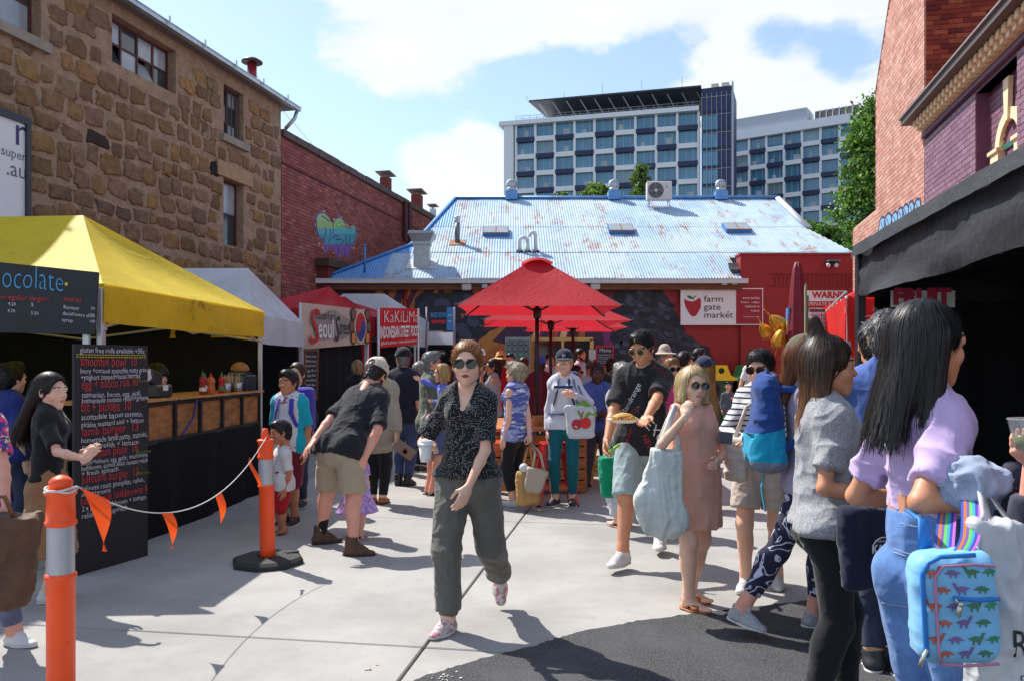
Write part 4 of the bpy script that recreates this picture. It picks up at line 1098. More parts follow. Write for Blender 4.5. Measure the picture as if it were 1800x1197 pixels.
fl = thing('roof_flue', 'dark red metal flue with a flat cap standing on the stone building', 'flue', W(443, 140, 18.2))
c = W(443, 145, 18.2); m_ = MB(); m_.tube([c-ZUP*.3, c+ZUP*.42], .105, 18); m_.build('pipe', [mat('flue_red', srgb(140, 30, 40), .45, var=.25)], fl, smooth=True)
m_ = MB(); m_.lathe(c+ZUP*.44, [(.02, .12), (.12, .10), (.235, .03), (.235, .0), (.1, .0)], 20); m_.build('cap', [mat('flue_cap', (.06, .02, .022), .5)], fl, smooth=True)
m_ = MB(); m_.tube([c+ZUP*.3, W(492, 190, 18.9), W(552, 258, 21.5)], .006, 5); m_.top('stay_wire', [galv], 'thin stay wire running from the red flue to the brick parapet', 'wire')

# white sign on the stone wall
sg = thing('wall_sign', 'white advertising board with a dark frame fixed to the stone wall above the yellow tent', 'sign', wallpt(10.6, 2.6, .15))
m_ = MB(); ya, yb, za, zb = 9.2, Lpx(36), 2.7, 5.06
wbox(m_, ya, yb-.06, za, zb-.06, .10, .15); m_.build('board', [mat('sign_white', (.72, .72, .74), .35, var=.05)], sg)
m_ = MB(); wbox(m_, yb-.075, yb, za, zb, .08, .19); wbox(m_, ya, yb-.075, zb-.10, zb, .08, .189); m_.build('frame', [mat('sign_frame', (.025, .03, .045), .5)], sg)
ink = mat('ink_navy', srgb(50, 40, 95), .5, var=0)
m_ = MB(); o_ = .151
put_text(m_, 'n', wallpt(11.29, 4.63, o_), LU, ZUP, .62, 0); put_text(m_, 'super', wallpt(11.08, 4.43, o_), LU, ZUP, .19, 1); put_text(m_, '.au', wallpt(11.16, 4.17, o_), LU, ZUP, .32, 1)
m_.build('lettering', [ink, mat('ink_grey', (.12, .12, .14), .5, var=0)], sg)

# ---------------- the long red brick building
bb = thing('brick_building', 'long dark red brick wall between the stone building and the blue roofed hall', 'building', wallpt(25, 0, -3))
YB0, YB1, ZB = 18.9, 31.5, 7.08
m_ = MB()
wbox(m_, YB0, YB1, 0, ZB-.14, -.4, -.0145); m_.build('wall', [mortar], bb)
bp = [srgb(*c) for c in ((146, 84, 77), (154, 90, 82), (136, 78, 73), (160, 98, 86), (142, 86, 81), (148, 80, 74))]
m_ = MB(); bricks(m_, wallpt(YB0), LU, LN, (YB1-YB0)*KR, ZB-.16, bp, lambda a, z: z > 2.0)
m_.build('bricks', [brick_m], bb, kind='stuff')
cop = mat('coping', (.13, .085, .075), .9, var=.4, bump=.6); L_ = (YB1-YB0)
for i in range(21):
 m_ = MB(); a = YB0+L_*i/21; wbox(m_, a+.012, a+L_/21-.012, ZB-.15, ZB+.02+RNG.uniform(-.01, .015), -.42, .07); m_.build('coping_stone', [cop], bb)
m_ = MB(); wbox(m_, YB0, YB1, ZB-.80, ZB-.76, -.02, .03); m_.build('string_course', [mat('brick_dark', srgb(96, 46, 44), .9, var=.3)], bb)
# pier at the corner and two rusty rails
m_ = MB(); wbox(m_, Lpx(557), Lpx(580), 0, 4.05, .0, .32); m_.build('pier', [mat('pier_red', srgb(110, 44, 38), .85, var=.45, vs=3, bump=.6)], bb)
m_ = MB(); wbox(m_, Lpx(553), Lpx(590), 4.05, 4.25, -.02, .40); m_.build('pier_cap', [mat('pier_cap', srgb(78, 62, 50), .9, var=.5, bump=.8)], bb)
for px in (709, 716):
 m_ = MB(); y = Lpx(px); wbox(m_, y-.12, y+.12, 5.65, 7.0, .0, .12); m_.build('steel_rail', [mat('rusty_steel', srgb(84, 32, 30), .8, var=.4)], bb)
for px, py, w, h, lab in ((678, 330, .30, .62, 'short red brick chimney pot with a tin lid on the brick parapet'), (733, 366, .34, .66, 'square red chimney with a tin hood on the brick parapet'), (761, 376, .20, .5, 'thin grey vent pipe at the far end of the brick parapet')):
 y = Lpx(px)+.8; c = W(px, py, y); ch = thing('chimney', lab, 'chimney', (c[0], c[1], 7.0))
 m_ = MB(); m_.box((c[0], c[1], 7.0+h*.5), (w, w, h), RL); m_.build('shaft', [mat('chimney_red', srgb(122, 50, 46), .8, var=.3) if w > .25 else galv], ch)
 m_ = MB(); m_.box((c[0], c[1], 7.0+h*1.0+.13), (w*2.0, w*1.7, .03), RL@ry(.1)); m_.box((c[0], c[1], 7.0+h*1.0+.06), (w*.3, w*.3, .12), RL); m_.build('hood', [mat('tin_hood', (.30, .24, .23), .5, .3)], ch)
# graffiti: paint on the bricks, as flat outlines one over another
gf = bb
def Lw(px, py, o):
 Y = Lpx(px); return wallpt(Y, EYE-(py-CY)/F*Y, o)
gx = lambda x, y: (540+x*120/1306., 360+y*110/1197.)
outl = [(165, 250), (185, 190), (240, 150), (320, 165), (400, 240), (450, 330), (490, 370), (520, 310), (570, 255), (640, 245), (690, 310), (730, 410), (790, 460), (830, 420), (880, 390), (925, 430), (935, 500), (915, 640), (880, 770), (830, 790), (800, 960), (765, 1010), (730, 960), (690, 1015), (650, 900), (615, 990), (575, 1045), (540, 930), (505, 840), (450, 850), (420, 790), (400, 850), (375, 940), (320, 830), (300, 640), (240, 650), (200, 560), (170, 430)]
def paint(pts, o, m, nm='graffiti_paint'):
 b_ = MB(); b_.add([Lw(*gx(*p), o) for p in pts], [list(range(len(pts)))]); return b_.build(nm, [m], gf)
cx_, cy_ = np.mean(outl, 0)
grow = lambda k: [(cx_+(x-cx_)*k, cy_+(y-cy_)*k) for x, y in outl]
def clipy(pts, y0, y1):
 out = []
 for lo, s_ in ((y0, 1), (y1, -1)):
  out = []; n = len(pts)
  for i in range(n):
   a, b = pts[i], pts[(i+1) % n]; da, db = s_*(a[1]-lo), s_*(b[1]-lo)
   if da >= 0: out.append(a)
   if da*db < 0: t = da/(da-db); out.append((a[0]+(b[0]-a[0])*t, a[1]+(b[1]-a[1])*t))
  pts = out
 return pts
gm = lambda n, c: mat('spray_'+n, c, .7, var=.2, vs=20)
paint(grow(1.07), .004, gm('lilac', srgb(176, 150, 176))); paint(grow(1.03), .0065, gm('violet', srgb(92, 60, 130)))
for y0, y1, n_, c_ in ((0, 330, 'lime1', srgb(158, 184, 132)), (330, 460, 'lime2', srgb(150, 180, 110)), (460, 560, 'aqua1', srgb(84, 168, 180)), (560, 760, 'aqua2', srgb(70, 150, 168)), (760, 1100, 'purple', srgb(128, 84, 160))):
 pp = clipy([(x, y) for x, y in grow(.97)], y0, y1)
 if len(pp) > 2: paint(pp, .009, gm(n_, c_))
t_ = np.linspace(0, 2*math.pi, 16, endpoint=False)
paint([(605+42*math.cos(a), 410+58*math.sin(a)) for a in t_], .0115, gm('eye', srgb(96, 190, 80))); paint([(598+14*math.cos(a), 395+20*math.sin(a)) for a in t_], .0135, gm('eye_w', srgb(200, 220, 190)))
m_ = MB()
for ln in ([(480, 640), (550, 590), (600, 600), (540, 680), (640, 660), (690, 700), (620, 780)], [(330, 420), (350, 520), (320, 620), (340, 740)], [(430, 470), (440, 600), (410, 720)], [(740, 560), (730, 680), (760, 800)], [(480, 380), (500, 480), (480, 560)], [(820, 560), (800, 700), (830, 780)], [(270, 220), (340, 260), (420, 330)], [(560, 760), (600, 860), (580, 960)], [(700, 820), (720, 900), (700, 970)]):
 m_.tube([Lw(*gx(*p), .0125) for p in ln], .018, 5, flat=.12, up=LN)
m_.build('graffiti_outline', [gm('dkviolet', srgb(60, 48, 110))], gf)
for k, (x, y) in enumerate(((320, 130), (510, 290), (750, 385), (775, 425), (160, 535), (225, 745), (885, 835), (650, 250), (305, 830), (520, 920))):
 paint([(x+24*math.cos(a), y+24*math.sin(a)) for a in t_[::2]], .005, gm('pink', srgb(190, 150, 160)), 'graffiti_dot')

# ---------------- the market building with the blue iron roof
mk = thing('market_building', 'low red market hall with a faded blue corrugated iron roof and a painted mural', 'building', (1, 23, 0))
YW = 21.0; XL, XR = -5.05, 6.0
redp = mat('red_wall', srgb(150, 28, 34), .55, kind='grime', args=((.10, .012, .014), .1), var=.15, vs=2, bump=.25, bs=40)
m_ = MB(); m_.box(((XL+9.8)/2, YW+.15, 1.84), (9.8-XL, .3, 3.68)); m_.build('wall', [redp], mk)
m_ = MB(); m_.box(((XR+9.9)/2, YW+.12, 2.2), (9.9-XR, .42, 4.38)); m_.box(((XR+9.9)/2, YW+.12, 4.40), (9.96-XR, .5, .05)); m_.build('parapet_wall', [redp], mk)
m_ = MB()
for k in range(24): m_.box((6.9+k*.11, YW-.095, 3.72), (.05, .012, .26))
m_.box((8.2, YW-.095, 3.88), (2.9, .014, .03)); m_.box((8.2, YW-.095, 3.55), (2.9, .014, .03)); m_.build('wall_vent', [mat('red_vent', srgb(120, 20, 26), .6)], mk)
# sheets of corrugated iron
Z0, SL = 3.73, .5475
zr = lambda Y: Z0+SL*(Y-20.7)
tx = [-4.9, -2.9, -2.59, -1.91, 8.9, 8.95, 9.6, 9.9]; ty = [20.72, 22.86, 23.9, 26.8, 26.8, 24.16, 22.4, 20.72]
blue1 = mat('iron_blue', srgb(84, 140, 196), .55, .0, kind='rust', args=(srgb(150, 98, 66), .0, srgb(92, 152, 214)), var=.2, vs=3, spec=.5)
blue2 = mat('iron_faded', srgb(146, 174, 200), .65, .0, kind='rust', args=(srgb(150, 118, 98), .72, srgb(172, 192, 208)), var=.2, vs=3, spec=.3)
cuts = [20.7, 22.35, 24.25, 26.85]; sw = .76; ns_ = 19
for si in range(20):
 x0 = -4.9+si*sw
 for ri in range(3):
  xs = np.linspace(x0-.03, x0+sw+.01, 10*6+1); V = []
  top_ = np.minimum(np.interp(xs, tx, ty), cuts[ri+1]+.10); lo = np.maximum(cuts[ri], np.where(xs > 6.0, 22.0, 0))
  ok = top_ > lo+.02
  if ok.sum() < 4: continue
  xs, top_, lo = xs[ok], top_[ok], lo[ok]; wv = .009*np.sin(xs*2*math.pi/.076)
  lift = .004*(ri % 2)+.010*(ri == 0)*0+(.006 if si % 2 else 0)+RNG.uniform(0, .004)
  rows = []
  for t in np.linspace(0, 1, 4):
   Y = lo+(top_-lo)*t; rows.append(np.stack([xs, Y-wv*.47, zr(Y)+wv*.88+lift+.012*(1-t)], -1))
  m_ = MB(); m_.grid(np.array(rows)); m_.build('roof_sheet', [blue1 if x0 < -3.0+.5*ri-.4 else blue2], mk, smooth=True)
bl = mat('blue_flashing', srgb(96, 150, 205), .45, .2, var=.25)
m_ = MB(); m_.tube([(-1.95, 26.8, zr(26.8)+.03), (8.92, 26.8, zr(26.8)+.06)], .10, 8, flat=.6); m_.build('ridge_cap', [bl], mk, smooth=True)
m_ = MB(); m_.tube([(-4.92, 20.72, zr(20.72)+.04), (-2.9, 22.86, zr(22.86)+.04), (-2.59, 23.9, zr(23.9)+.04), (-1.92, 26.8, zr(26.8)+.04)], .07, 8, flat=.6); m_.build('hip_cap', [mat('blue_deep', srgb(70, 130, 195), .45, .2, var=.25)], mk, smooth=True)
m_ = MB(); m_.tube([(8.92, 26.8, zr(26.8)+.05), (8.98, 24.16, zr(24.16)+.05)], .11, 8, flat=.5); m_.build('barge_flashing', [mat('white_flash', (.62, .64, .66), .5, .2, var=.3)], mk, smooth=True)
m_ = MB(); m_.box((3.9, 26.9, zr(26.8)-2), (11.0, .1, 3.9)); m_.build('rear_wall', [mat('rear_wall', (.2, .18, .17))], mk)
guttm = mat('gutter_white', (.60, .62, .66), .5, var=.15)
m_ = MB(); m_.box(((XL+XR)/2+.04, 20.62, 3.66), (XR-XL+.12, .14, .11)); m_.box(((XL+XR)/2+.04, 20.545, 3.715), (XR-XL+.12, .02, .02)); m_.build('gutter', [guttm], mk)
m_ = MB(); m_.box(((XL+XR)/2, 20.78, 3.53), (XR-XL, .06, .16)); m_.build('fascia', [mat('fascia_wood', srgb(120, 78, 56), .85, kind='wood', var=.2)], mk)
m_ = MB(); m_.box(((XL+XR)/2, 20.86, 3.70), (XR-XL, .24, .03)); m_.build('soffit', [mat('soffit', (.12, .09, .08))], mk)
m_ = MB(); m_.tube([W(712, 505, 20.9), W(712, 560, 20.9), W(712, 640, 20.9)-ZUP*1.4], .05, 10); m_.build('downpipe', [redp], mk, smooth=True)
# mural on the front wall: flat paint
mu = mk
def mp(px, py, o): return W(px, py, YW-.002-o)
def mpaint(pts, o, col, nm): 
 b_ = MB(); b_.add([mp(*p, o) for p in pts], [list(range(len(pts)))]); b_.build('mural_shape', [mat('mural_'+nm, col, .6, var=.25, vs=3)], mu)
OR, OR2, PU, PL, NV, NV2, CR, MA = srgb(176, 98, 46), srgb(190, 124, 56), srgb(66, 30, 62), srgb(122, 46, 110), srgb(30, 32, 46), srgb(64, 72, 96), srgb(226, 196, 130), srgb(90, 28, 40)
mpaint([(572, 507), (1080, 507), (1080, 690), (572, 690)], .0, MA, 'maroon')
for k, px in enumerate(range(664, 1010, 24)):
 mpaint([(px, 507), (px+13, 507), (px-12, 560), (px-26, 560)], .002, OR if k % 2 else OR2, 'or%d' % (k % 2))
for k, px in enumerate((700, 748, 796, 850)): mpaint([(px, 507), (px+18, 507), (px-4, 548), (px-20, 552)], .0035, PU, 'purple')
mpaint([(826, 655), (840, 600), (880, 565), (930, 570), (960, 600), (965, 700), (826, 700)], .002, OR, 'or0'); mpaint([(832, 690), (846, 625), (880, 600), (905, 640), (900, 700)], .004, OR2, 'or1')
mpaint([(865, 600), (905, 560), (960, 575), (900, 608)], .005, PU, 'purple'); mpaint([(935, 562), (985, 560), (1000, 590), (945, 598)], .0055, PL, 'plum')
mpaint([(1030, 575), (1098, 575), (1110, 640), (1070, 700), (1030, 700)], .002, PU, 'purple'); mpaint([(1060, 580), (1100, 590), (1100, 640), (1062, 616)], .004, PL, 'plum'); mpaint([(1040, 640), (1090, 630), (1100, 700), (1040, 700)], .0045, OR, 'or0')
for k in range(6): mpaint([(940+k*16, 578), (950+k*16, 578), (946+k*16, 600), (934+k*16, 600)], .006, [CR, PU, OR2][k % 3], ['cream', 'purple', 'or1'][k % 3])
# the bird's plumage: rows of overlapping feather shapes
fm_ = [mat('mural_feather%d' % k, c, .6, var=.45, vs=8) for k, c in enumerate((srgb(26, 28, 40), srgb(38, 42, 58), srgb(52, 58, 78), srgb(74, 82, 106)))]
body_poly = [(1096, 507), (1160, 505), (1176, 530), (1192, 560), (1200, 585), (1225, 600), (1250, 625), (1258, 650), (1240, 690), (1090, 690), (1075, 620), (1085, 560)]
mpaint(body_poly, .007, srgb(27, 29, 40), 'birdbody'); mpaint([(1080, 512), (1130, 507), (1110, 600), (1072, 600)], .0075, srgb(27, 29, 40), 'birdbody')
rg = np.random.default_rng(4); cnt = 0
def inside(p, poly):
 r = False; n = len(poly)
 for i in range(n):
  (x1, y1), (x2, y2) = poly[i], poly[(i+1) % n]
  if (y1 > p[1]) != (y2 > p[1]) and p[0] < (x2-x1)*(p[1]-y1)/(y2-y1)+x1: r = not r
 return r
layers = [MB() for _ in range(4)]
for y in np.arange(512, 690, 7.5):
 for x in np.arange(1078, 1262, 11):
  x_, y_ = x+rg.normal(0, 2), y+rg.normal(0, 1.5)
  if not inside((x_, y_), body_poly): continue
  an_ = math.radians(12+(x_-1100)*.22+rg.normal(0, 10)); L_ = rg.uniform(11, 20); w_ = rg.uniform(3.2, 5.2); cnt += 1
  pts = [(x_+L_*t*math.cos(an_)-s_*w_*math.sin(an_), y_+L_*t*math.sin(an_)+s_*w_*math.cos(an_)) for t, s_ in ((0, -.5), (.4, -1), (.8, -.8), (1, 0), (.8, .8), (.4, 1), (0, .5))]
  layers[rg.choice(4, p=[.3, .34, .24, .12])].add([mp(*p, .008+.0002*(cnt % 40)) for p in pts], [list(range(7))])
for k, b_ in enumerate(layers): b_.build('mural_feathers', [fm_[k]], mu, kind='stuff')
# dark flower heads to the left
def blob(cx_, cy_, r, nm, col, o, n=14, sq=.85):
 rr = np.random.default_rng(int(cx_)); mpaint([(cx_+r*(1+.12*math.sin(5*a)+rr.normal(0, .05))*math.cos(a), cy_+sq*r*(1+.12*math.sin(5*a))*math.sin(a)) for a in np.linspace(0, 2*math.pi, n, endpoint=False)], o, col, nm)
k = 0
for cx_, cy_, r in ((765, 550, 44), (800, 590, 38), (846, 560, 34), (740, 600, 28), (815, 530, 24), (1108, 600, 20)):
 k += 1; blob(cx_, cy_, r, 'navy', NV, .010+.0006*k, 18)
 for q in range(7):
  a = q*.9; blob(cx_+r*.45*math.cos(a), cy_+r*.4*math.sin(a), r*.33, 'petal%d' % (q % 3), [NV2, srgb(44, 50, 68), srgb(36, 40, 56)][q % 3], .0145+.0002*q+.0006*k, 10)
 blob(cx_, cy_, r*.2, 'navy', NV, .022, 9)
# doorway hatch, glass bricks, frames
m_ = MB()
m_.box(W(990, 596, YW-.05), (1.56, .1, .09)); m_.box(W(943, 630, YW-.05), (.08, .1, 1.0)); m_.box(W(1040, 630, YW-.05), (.10, .1, 1.0)); m_.box(W(989, 630, YW-.05), (.07, .09, .96)); m_.build('window_frame', [mat('yellow_frame', srgb(206, 166, 92), .6, var=.15)], mk)
m_ = MB(); m_.box(W(966, 633, YW-.02), (.62, .03, .95)); m_.box(W(1014, 633, YW-.02), (.62, .03, .95)); m_.build('pane', [mat('hatch_dark', (.018, .018, .02), .08, var=.5, vs=3, spec=.6)], mk)
gbm = mat('glass_brick', srgb(88, 120, 124), .12, var=.5, vs=7, spec=.7)
for i in range(4):
 for j in range(6):
  m_ = MB(); c = W(890.0, 597, YW-.03); m_.box(c+[.075+i*.152, 0, -.08-j*.152], (.138, .06, .138), bev=.02); m_.build('glass_brick', [gbm], mk)
m_ = MB(); c = W(910, 626, YW-.01); m_.box(c, (.66, .03, 1.0)); m_.build('grout_panel', [mat('grout', (.3, .33, .32))], mk)
# boxes under the eave
for px, py, lab in ((820, 505, 'white box speaker under the eave left of the red umbrella'), (1046, 504, 'white box speaker under the eave right of the red umbrella')):
 t = thing('speaker', lab, 'speaker', W(px, py, 20.7)); m_ = MB(); m_.box(W(px, py, 20.7), (.25, .18, .17), bev=.03); m_.build('cabinet', [mat('spk', (.62, .62, .62), .5)], t)
 m_ = MB(); m_.box(W(px, py, 20.6), (.20, .012, .13)); m_.build('grille', [mat('spk_g', (.5, .5, .5), .7, bump=1, bs=400)], t); m_ = MB(); m_.box(W(px, py-6, 20.75)+[0, 0, .1], (.05, .05, .12)); m_.build('bracket', [mat('spk_g', (.5,)*3)], t)
def flood(px, py, lab, Y=20.66):
 t = thing('floodlight', lab, 'floodlight', W(px, py, Y)); m_ = MB(); m_.box(W(px, py, Y), (.17, .07, .12), rz(0)@rx(.25), bev=.015); m_.build('housing', [mat('flood_grey', (.16, .17, .18), .5)], t)
 m_ = MB(); m_.box(W(px, py, Y)+np.array([0, -.042, -.008]), (.13, .008, .085), rx(.25)); m_.build('lens', [mat('flood_glass', (.5, .55, .55), .15)], t)
 m_ = MB(); m_.box(W(px, py, Y)+np.array([0, .05, .06]), (.04, .08, .05)); m_.build('bracket', [mat('flood_grey', (.16, .17, .18))], t)
flood(852, 503, 'small grey floodlight beside the left eave speaker'); flood(1273, 498, 'grey floodlight at the right end of the eave'); flood(1291, 497, 'dark floodlight in the corner against the red parapet wall')
t = thing('twin_floodlight', 'twin spotlights under a small blue hood on the red parapet wall', 'floodlight', W(1465, 462, 20.8))
m_ = MB(); m_.box(W(1465, 459, 20.75), (.33, .2, .03)); m_.build('hood', [mat('hood_blue', (.12, .18, .3))], t)
m_ = MB(); m_.box(W(1464, 464, 20.82), (.16, .08, .1)); m_.build('junction_box', [mat('blk', (.02, .02, .022))], t)
for px in (1456, 1470): m_ = MB(); m_.sphere(W(px, 467, 20.7), (.06, .05, .06), 14); m_.build('lamp', [mat('lamp_glass', (.6, .62, .62), .2)], t, smooth=True)
# sign: farm gate market
sg = thing('market_sign', 'white market sign with a red fruit emblem and dark red side panel', 'sign', W(1268, 575, 20.86))
ys_ = 20.83; xa, xm, xb = [(p-CX)/F*ys_ for p in (1196.5, 1293.5, 1341.5)]; zt, zb = [EYE-(p-CY)/F*ys_ for p in (507, 571.5)]
m_ = MB(); m_.box(((xa+xb)/2, ys_+.03, (zt+zb)/2), (xb-xa, .05, zt-zb)); m_.build('panel', [mat('sign_face', (.74, .74, .76), .4, var=.05)], sg)
m_ = MB(); m_.box(((xm+xb)/2-.008, ys_+.003, (zt+zb)/2), (xb-xm-.03, .008, zt-zb-.05)); m_.build('side_panel', [mat('sign_red', srgb(150, 24, 44), .5, var=.06)], sg)
inkr, inkd, inkw, inkg = mat('ink_red', srgb(165, 26, 40), .5, var=0), mat('ink_dark', srgb(66, 60, 62), .5, var=0), mat('ink_white', (.78, .76, .76), .5, var=0), mat('ink_green', srgb(30, 110, 60), .5, var=0)
U, Vv = np.array([1., 0, 0]), ZUP; SP = lambda px, py, o=.004: np.array([(px-CX)/F*ys_, ys_-o, EYE-(py-CY)/F*ys_])
m_ = MB()
for k, tx_ in enumerate(('farm', 'gate', 'market')): put_text(m_, tx_, SP(1237, 531+14*k), U, Vv, .235, 0, width=(.50, .44, .75)[k])
for k, (tx_, s_) in enumerate((('every sunday', .085), ('8.30am - 1.00pm', .072), ('bathurst st', .085), ('hobart', .085))): put_text(m_, tx_, SP(1335, (526, 533.5, 541, 548.5)[k], .008), U, Vv, s_, 1, align='RIGHT')
put_text(m_, 'farmgatemarket.com.au', SP(1335, 558, .008), U, Vv, .045, 1, align='RIGHT')
m_.build('lettering', [inkd, inkw], sg)
fx = lambda x, y, o: SP(1080+x*320/1277., 440+y*300/1197., o)
m_ = MB(); q = [(490, 345), (520, 358), (548, 362), (575, 350), (600, 332), (608, 360), (606, 400), (590, 435), (570, 462), (550, 467), (528, 450), (505, 410), (492, 375)]; m_.add([fx(*p, .004) for p in q], [list(range(len(q)))])
m_.build('fruit_emblem', [inkr], sg)
m_ = MB()
for q in ([(507, 322), (530, 320), (548, 330), (556, 345), (535, 344), (518, 336)], [(782, 430), (795, 434), (797, 442)], [(797, 442), (800, 428), (808, 426)]): m_.add([fx(*p, .006) for p in q], [list(range(len(q)))])
m_.tube([fx(555, 344, .006), fx(562, 328, .006), fx(574, 322, .006)], .012, 6, flat=.2, up=(0, 1, 0)); m_.build('leaf_emblem', [inkg], sg)

# things on the roof
def roofpt(px, py):
 k = (CY-py)/F; Y = (zr(0)-EYE)/(k-SL); return np.array([(px-CX)/F*Y, Y, zr(Y)])
RN = nrm((0, -SL, 1)); RU = nrm((0, 1, SL)); RX = np.array([1., 0, 0]); RR = np.stack([RX, RU, RN], 1)
for k, (px, lab) in enumerate(((899, 'turbine vent at the left end of the blue roof ridge'), (1079, 'turbine vent at the middle of the blue roof ridge'), (1267, 'turbine vent at the right end of the blue roof ridge'))):
 c = W(px, 352-.01*(px-899), 26.75); c[2] = zr(26.8)+.04; t = thing('turbine_vent', lab, 'roof vent', c, 'turbine vents along the roof ridge')
 m_ = MB(); m_.box(c+ZUP*.05, (.40, .36, .30), bev=.01); m_.build('plinth', [bl], t)
 m_ = MB(); m_.tube([c+ZUP*.2, c+ZUP*.32], .15, 16); m_.build('collar', [galv], t, smooth=True)
 m_ = MB()
 for q in range(16):
  a = q*2*math.pi/16; V = []
  for s_ in np.linspace(0, 1, 5):
   r = .19*(.72+.28*math.sin(math.pi*(.15+.75*s_))); V.append([[c[0]+r*math.cos(a+d), c[1]+r*math.sin(a+d), c[2]+.31+.24*s_] for d in (0, .28)]); 
  V = np.array(V); V[:, 1, :2] = c[:2]+(V[:, 1, :2]-c[:2])*.93; m_.grid(V)
 m_.lathe(c+ZUP*.55, [(.14, 0), (.10, .03), (.01, .04)], 16); m_.build('rotor', [galv], t)
c = roofpt(1158, 366); t = thing('air_conditioner', 'beige air conditioner outdoor unit on a frame on the blue roof', 'air conditioner', c)
ac = mat('ac_case', (.60, .57, .55), .5, var=.1); b0 = c+ZUP*.20
m_ = MB(); m_.box(b0+ZUP*.34, (.80, .30, .60), bev=.02); m_.build('case', [ac], t)
fc = b0+np.array([-.12, -.152, .34]); Rf = rx(math.pi/2)
m_ = MB(); m_.lathe(fc, [(.25, -.002), (.25, .008), (.23, .012)], 28, R=Rf); m_.build('fan_ring', [mat('ac_dark', (.06, .06, .062), .5)], t, smooth=False)
fan = MB()
for q in range(4):
 a = q*math.pi/2; fan.add([fc+Rf@np.array([r*math.cos(a+d), r*math.sin(a+d), .016]) for r, d in ((.05, 0), (.20, -.2), (.22, .4), (.06, .5))], [[0, 1, 2, 3]])
fan.sphere(fc+np.array([0, -.02, 0]), (.055, .02, .055), 12, 1); fan.build('fan', [mat('ac_blade', (.13, .13, .135), .5), mat('ac_hub', (.6, .58, .56))], t)
m_ = MB(); 
for r in (.08, .13, .18, .22): m_.tube([fc+np.array([r*math.cos(a), -.028, r*math.sin(a)]) for a in np.linspace(0, 2*math.pi, 25)], .003, 4, cap=False)
m_.build('grille', [mat('ac_wire', (.35, .34, .33))], t)
m_ = MB(); q0 = b0+np.array([.23, -.1535, .47]); m_.add([q0+[0, 0, .03], q0+[.03, 0, 0], q0+[-.03, 0, 0]], [[0, 1, 2]]); m_.box(q0+[0, 0, -.03], (.10, .002, .012)); m_.build('badge', [inkr], t)
m_ = MB()
for sx in (-.32, .32):
 m_.tube([b0+[sx, -.14, .04], b0+[sx, -.14, -.25]], .018, 6); m_.tube([b0+[sx, .16, .04], b0+[sx, .16, -.1]], .018, 6); m_.tube([b0+[sx, -.2, .02], b0+[sx, .2, .02]], .018, 6)
m_.tube([b0+[-.42, -.14, -.2], b0+[.42, -.14, -.2]], .015, 6); m_.build('frame', [galv], t)
for px, py, lab in ((872, 411, 'pair of old skylights beside the metal flue on the blue roof'), (1091, 407, 'pair of cloudy skylights in the middle of the blue roof'), (1294, 405, 'pair of grey skylights at the right of the blue roof')):
 c = roofpt(px, py); t = thing('skylight', lab, 'skylight', c)
 m_ = MB(); m_.box(c+RN*.06, (.76, .62, .13), RR); m_.build('upstand', [mat('blue_deep', srgb(70, 130, 195))], t)
 for sx in (-1, 1): m_ = MB(); m_.box(c+RX*sx*.185+RN*.135, (.33, .58, .02), RR); m_.build('pane', [mat('skylight_glass', (.33, .36, .36), .22, kind='grime', args=((.3, .26, .2), .35), var=.35, spec=.6)], t)
 m_ = MB(); m_.box(c+RN*.138, (.035, .60, .026), RR); m_.box(c-RU*.30+RN*.132, (.78, .03, .03), RR); m_.build('glazing_bar', [mat('rusty_bar', srgb(150, 110, 86), .8, var=.5, vs=20)], t)
c = roofpt(804, 428); t = thing('metal_flue', 'short dark metal flue on a rusty base plate left of the skylights', 'flue', c)
m_ = MB(); m_.tube([c, c+ZUP*.62], .075, 16); m_.build('pipe', [mat('flue_steel', (.20, .21, .22), .45, .6, var=.3)], t, smooth=True)
m_ = MB(); m_.tube([c+ZUP*.58, c+ZUP*.70], .085, 16); m_.lathe(c+ZUP*.74, [(.11, 0), (.11, .02), (.02, .05)], 16); m_.build('cowl', [galv], t, smooth=True)
m_ = MB(); m_.box(c+RN*.02, (.46, .42, .03), RR); m_.build('base_plate', [mat('rust_plate', srgb(176, 128, 96), .85, var=.4)], t)
# twin swan-neck pipes
c = roofpt(926, 443); t = thing('vent_pipe', 'white bent vent pipes shaped like a lower case m on the blue roof', 'pipe', c); wh = mat('pvc', (.70, .72, .74), .4)
def bend(x0, x1, z): return [c+[x0, 0, -.05], c+[x0, 0, z-.12]]+[c+[(x0+x1)/2-(x1-x0)/2*math.cos(a), 0, z-.12+.11*math.sin(a)] for a in np.linspace(0.3, math.pi-.3, 6)]+[c+[x1, 0, z-.14]]
m_ = MB(); m_.tube(bend(-.20, .02, .42), .055, 10); m_.tube([c+[.02, 0, -.05], c+[.02, 0, .3]], .055, 10); m_.build('pipe', [wh], t, smooth=True)
m_ = MB(); m_.tube(bend(.25, .09, .56), .055, 10); m_.build('pipe', [wh], t, smooth=True)
for sx in (-.2, .02, .25): m_ = MB(); m_.box(c+RX*sx+RN*.02, (.17, .17, .04), RR); m_.build('boot', [mat('blk', (.02, .02, .022))], t)
c = roofpt(742, 466); t = thing('exhaust_duct', 'big square grey exhaust duct with a flared top on the roof', 'duct', c); gd = mat('duct', (.36, .38, .40), .4, .6, var=.2)
def frust(m_, z0, z1, w0, w1): m_.grid(np.array([[c+[sx*w/2, sy*w/2, z] for sx, sy in ((-1, -1), (1, -1), (1, 1), (-1, 1))] for z, w in ((z0, w0), (z1, w1))]), True, 0, None, True)
m_ = MB(); frust(m_, -.2, .52, .42, .42); m_.build('shaft', [gd], t); m_ = MB(); frust(m_, .522, .60, .48, .48); frust(m_, .602, .80, .48, .70); frust(m_, .802, .88, .70, .66); m_.build('flared_top', [gd], t)
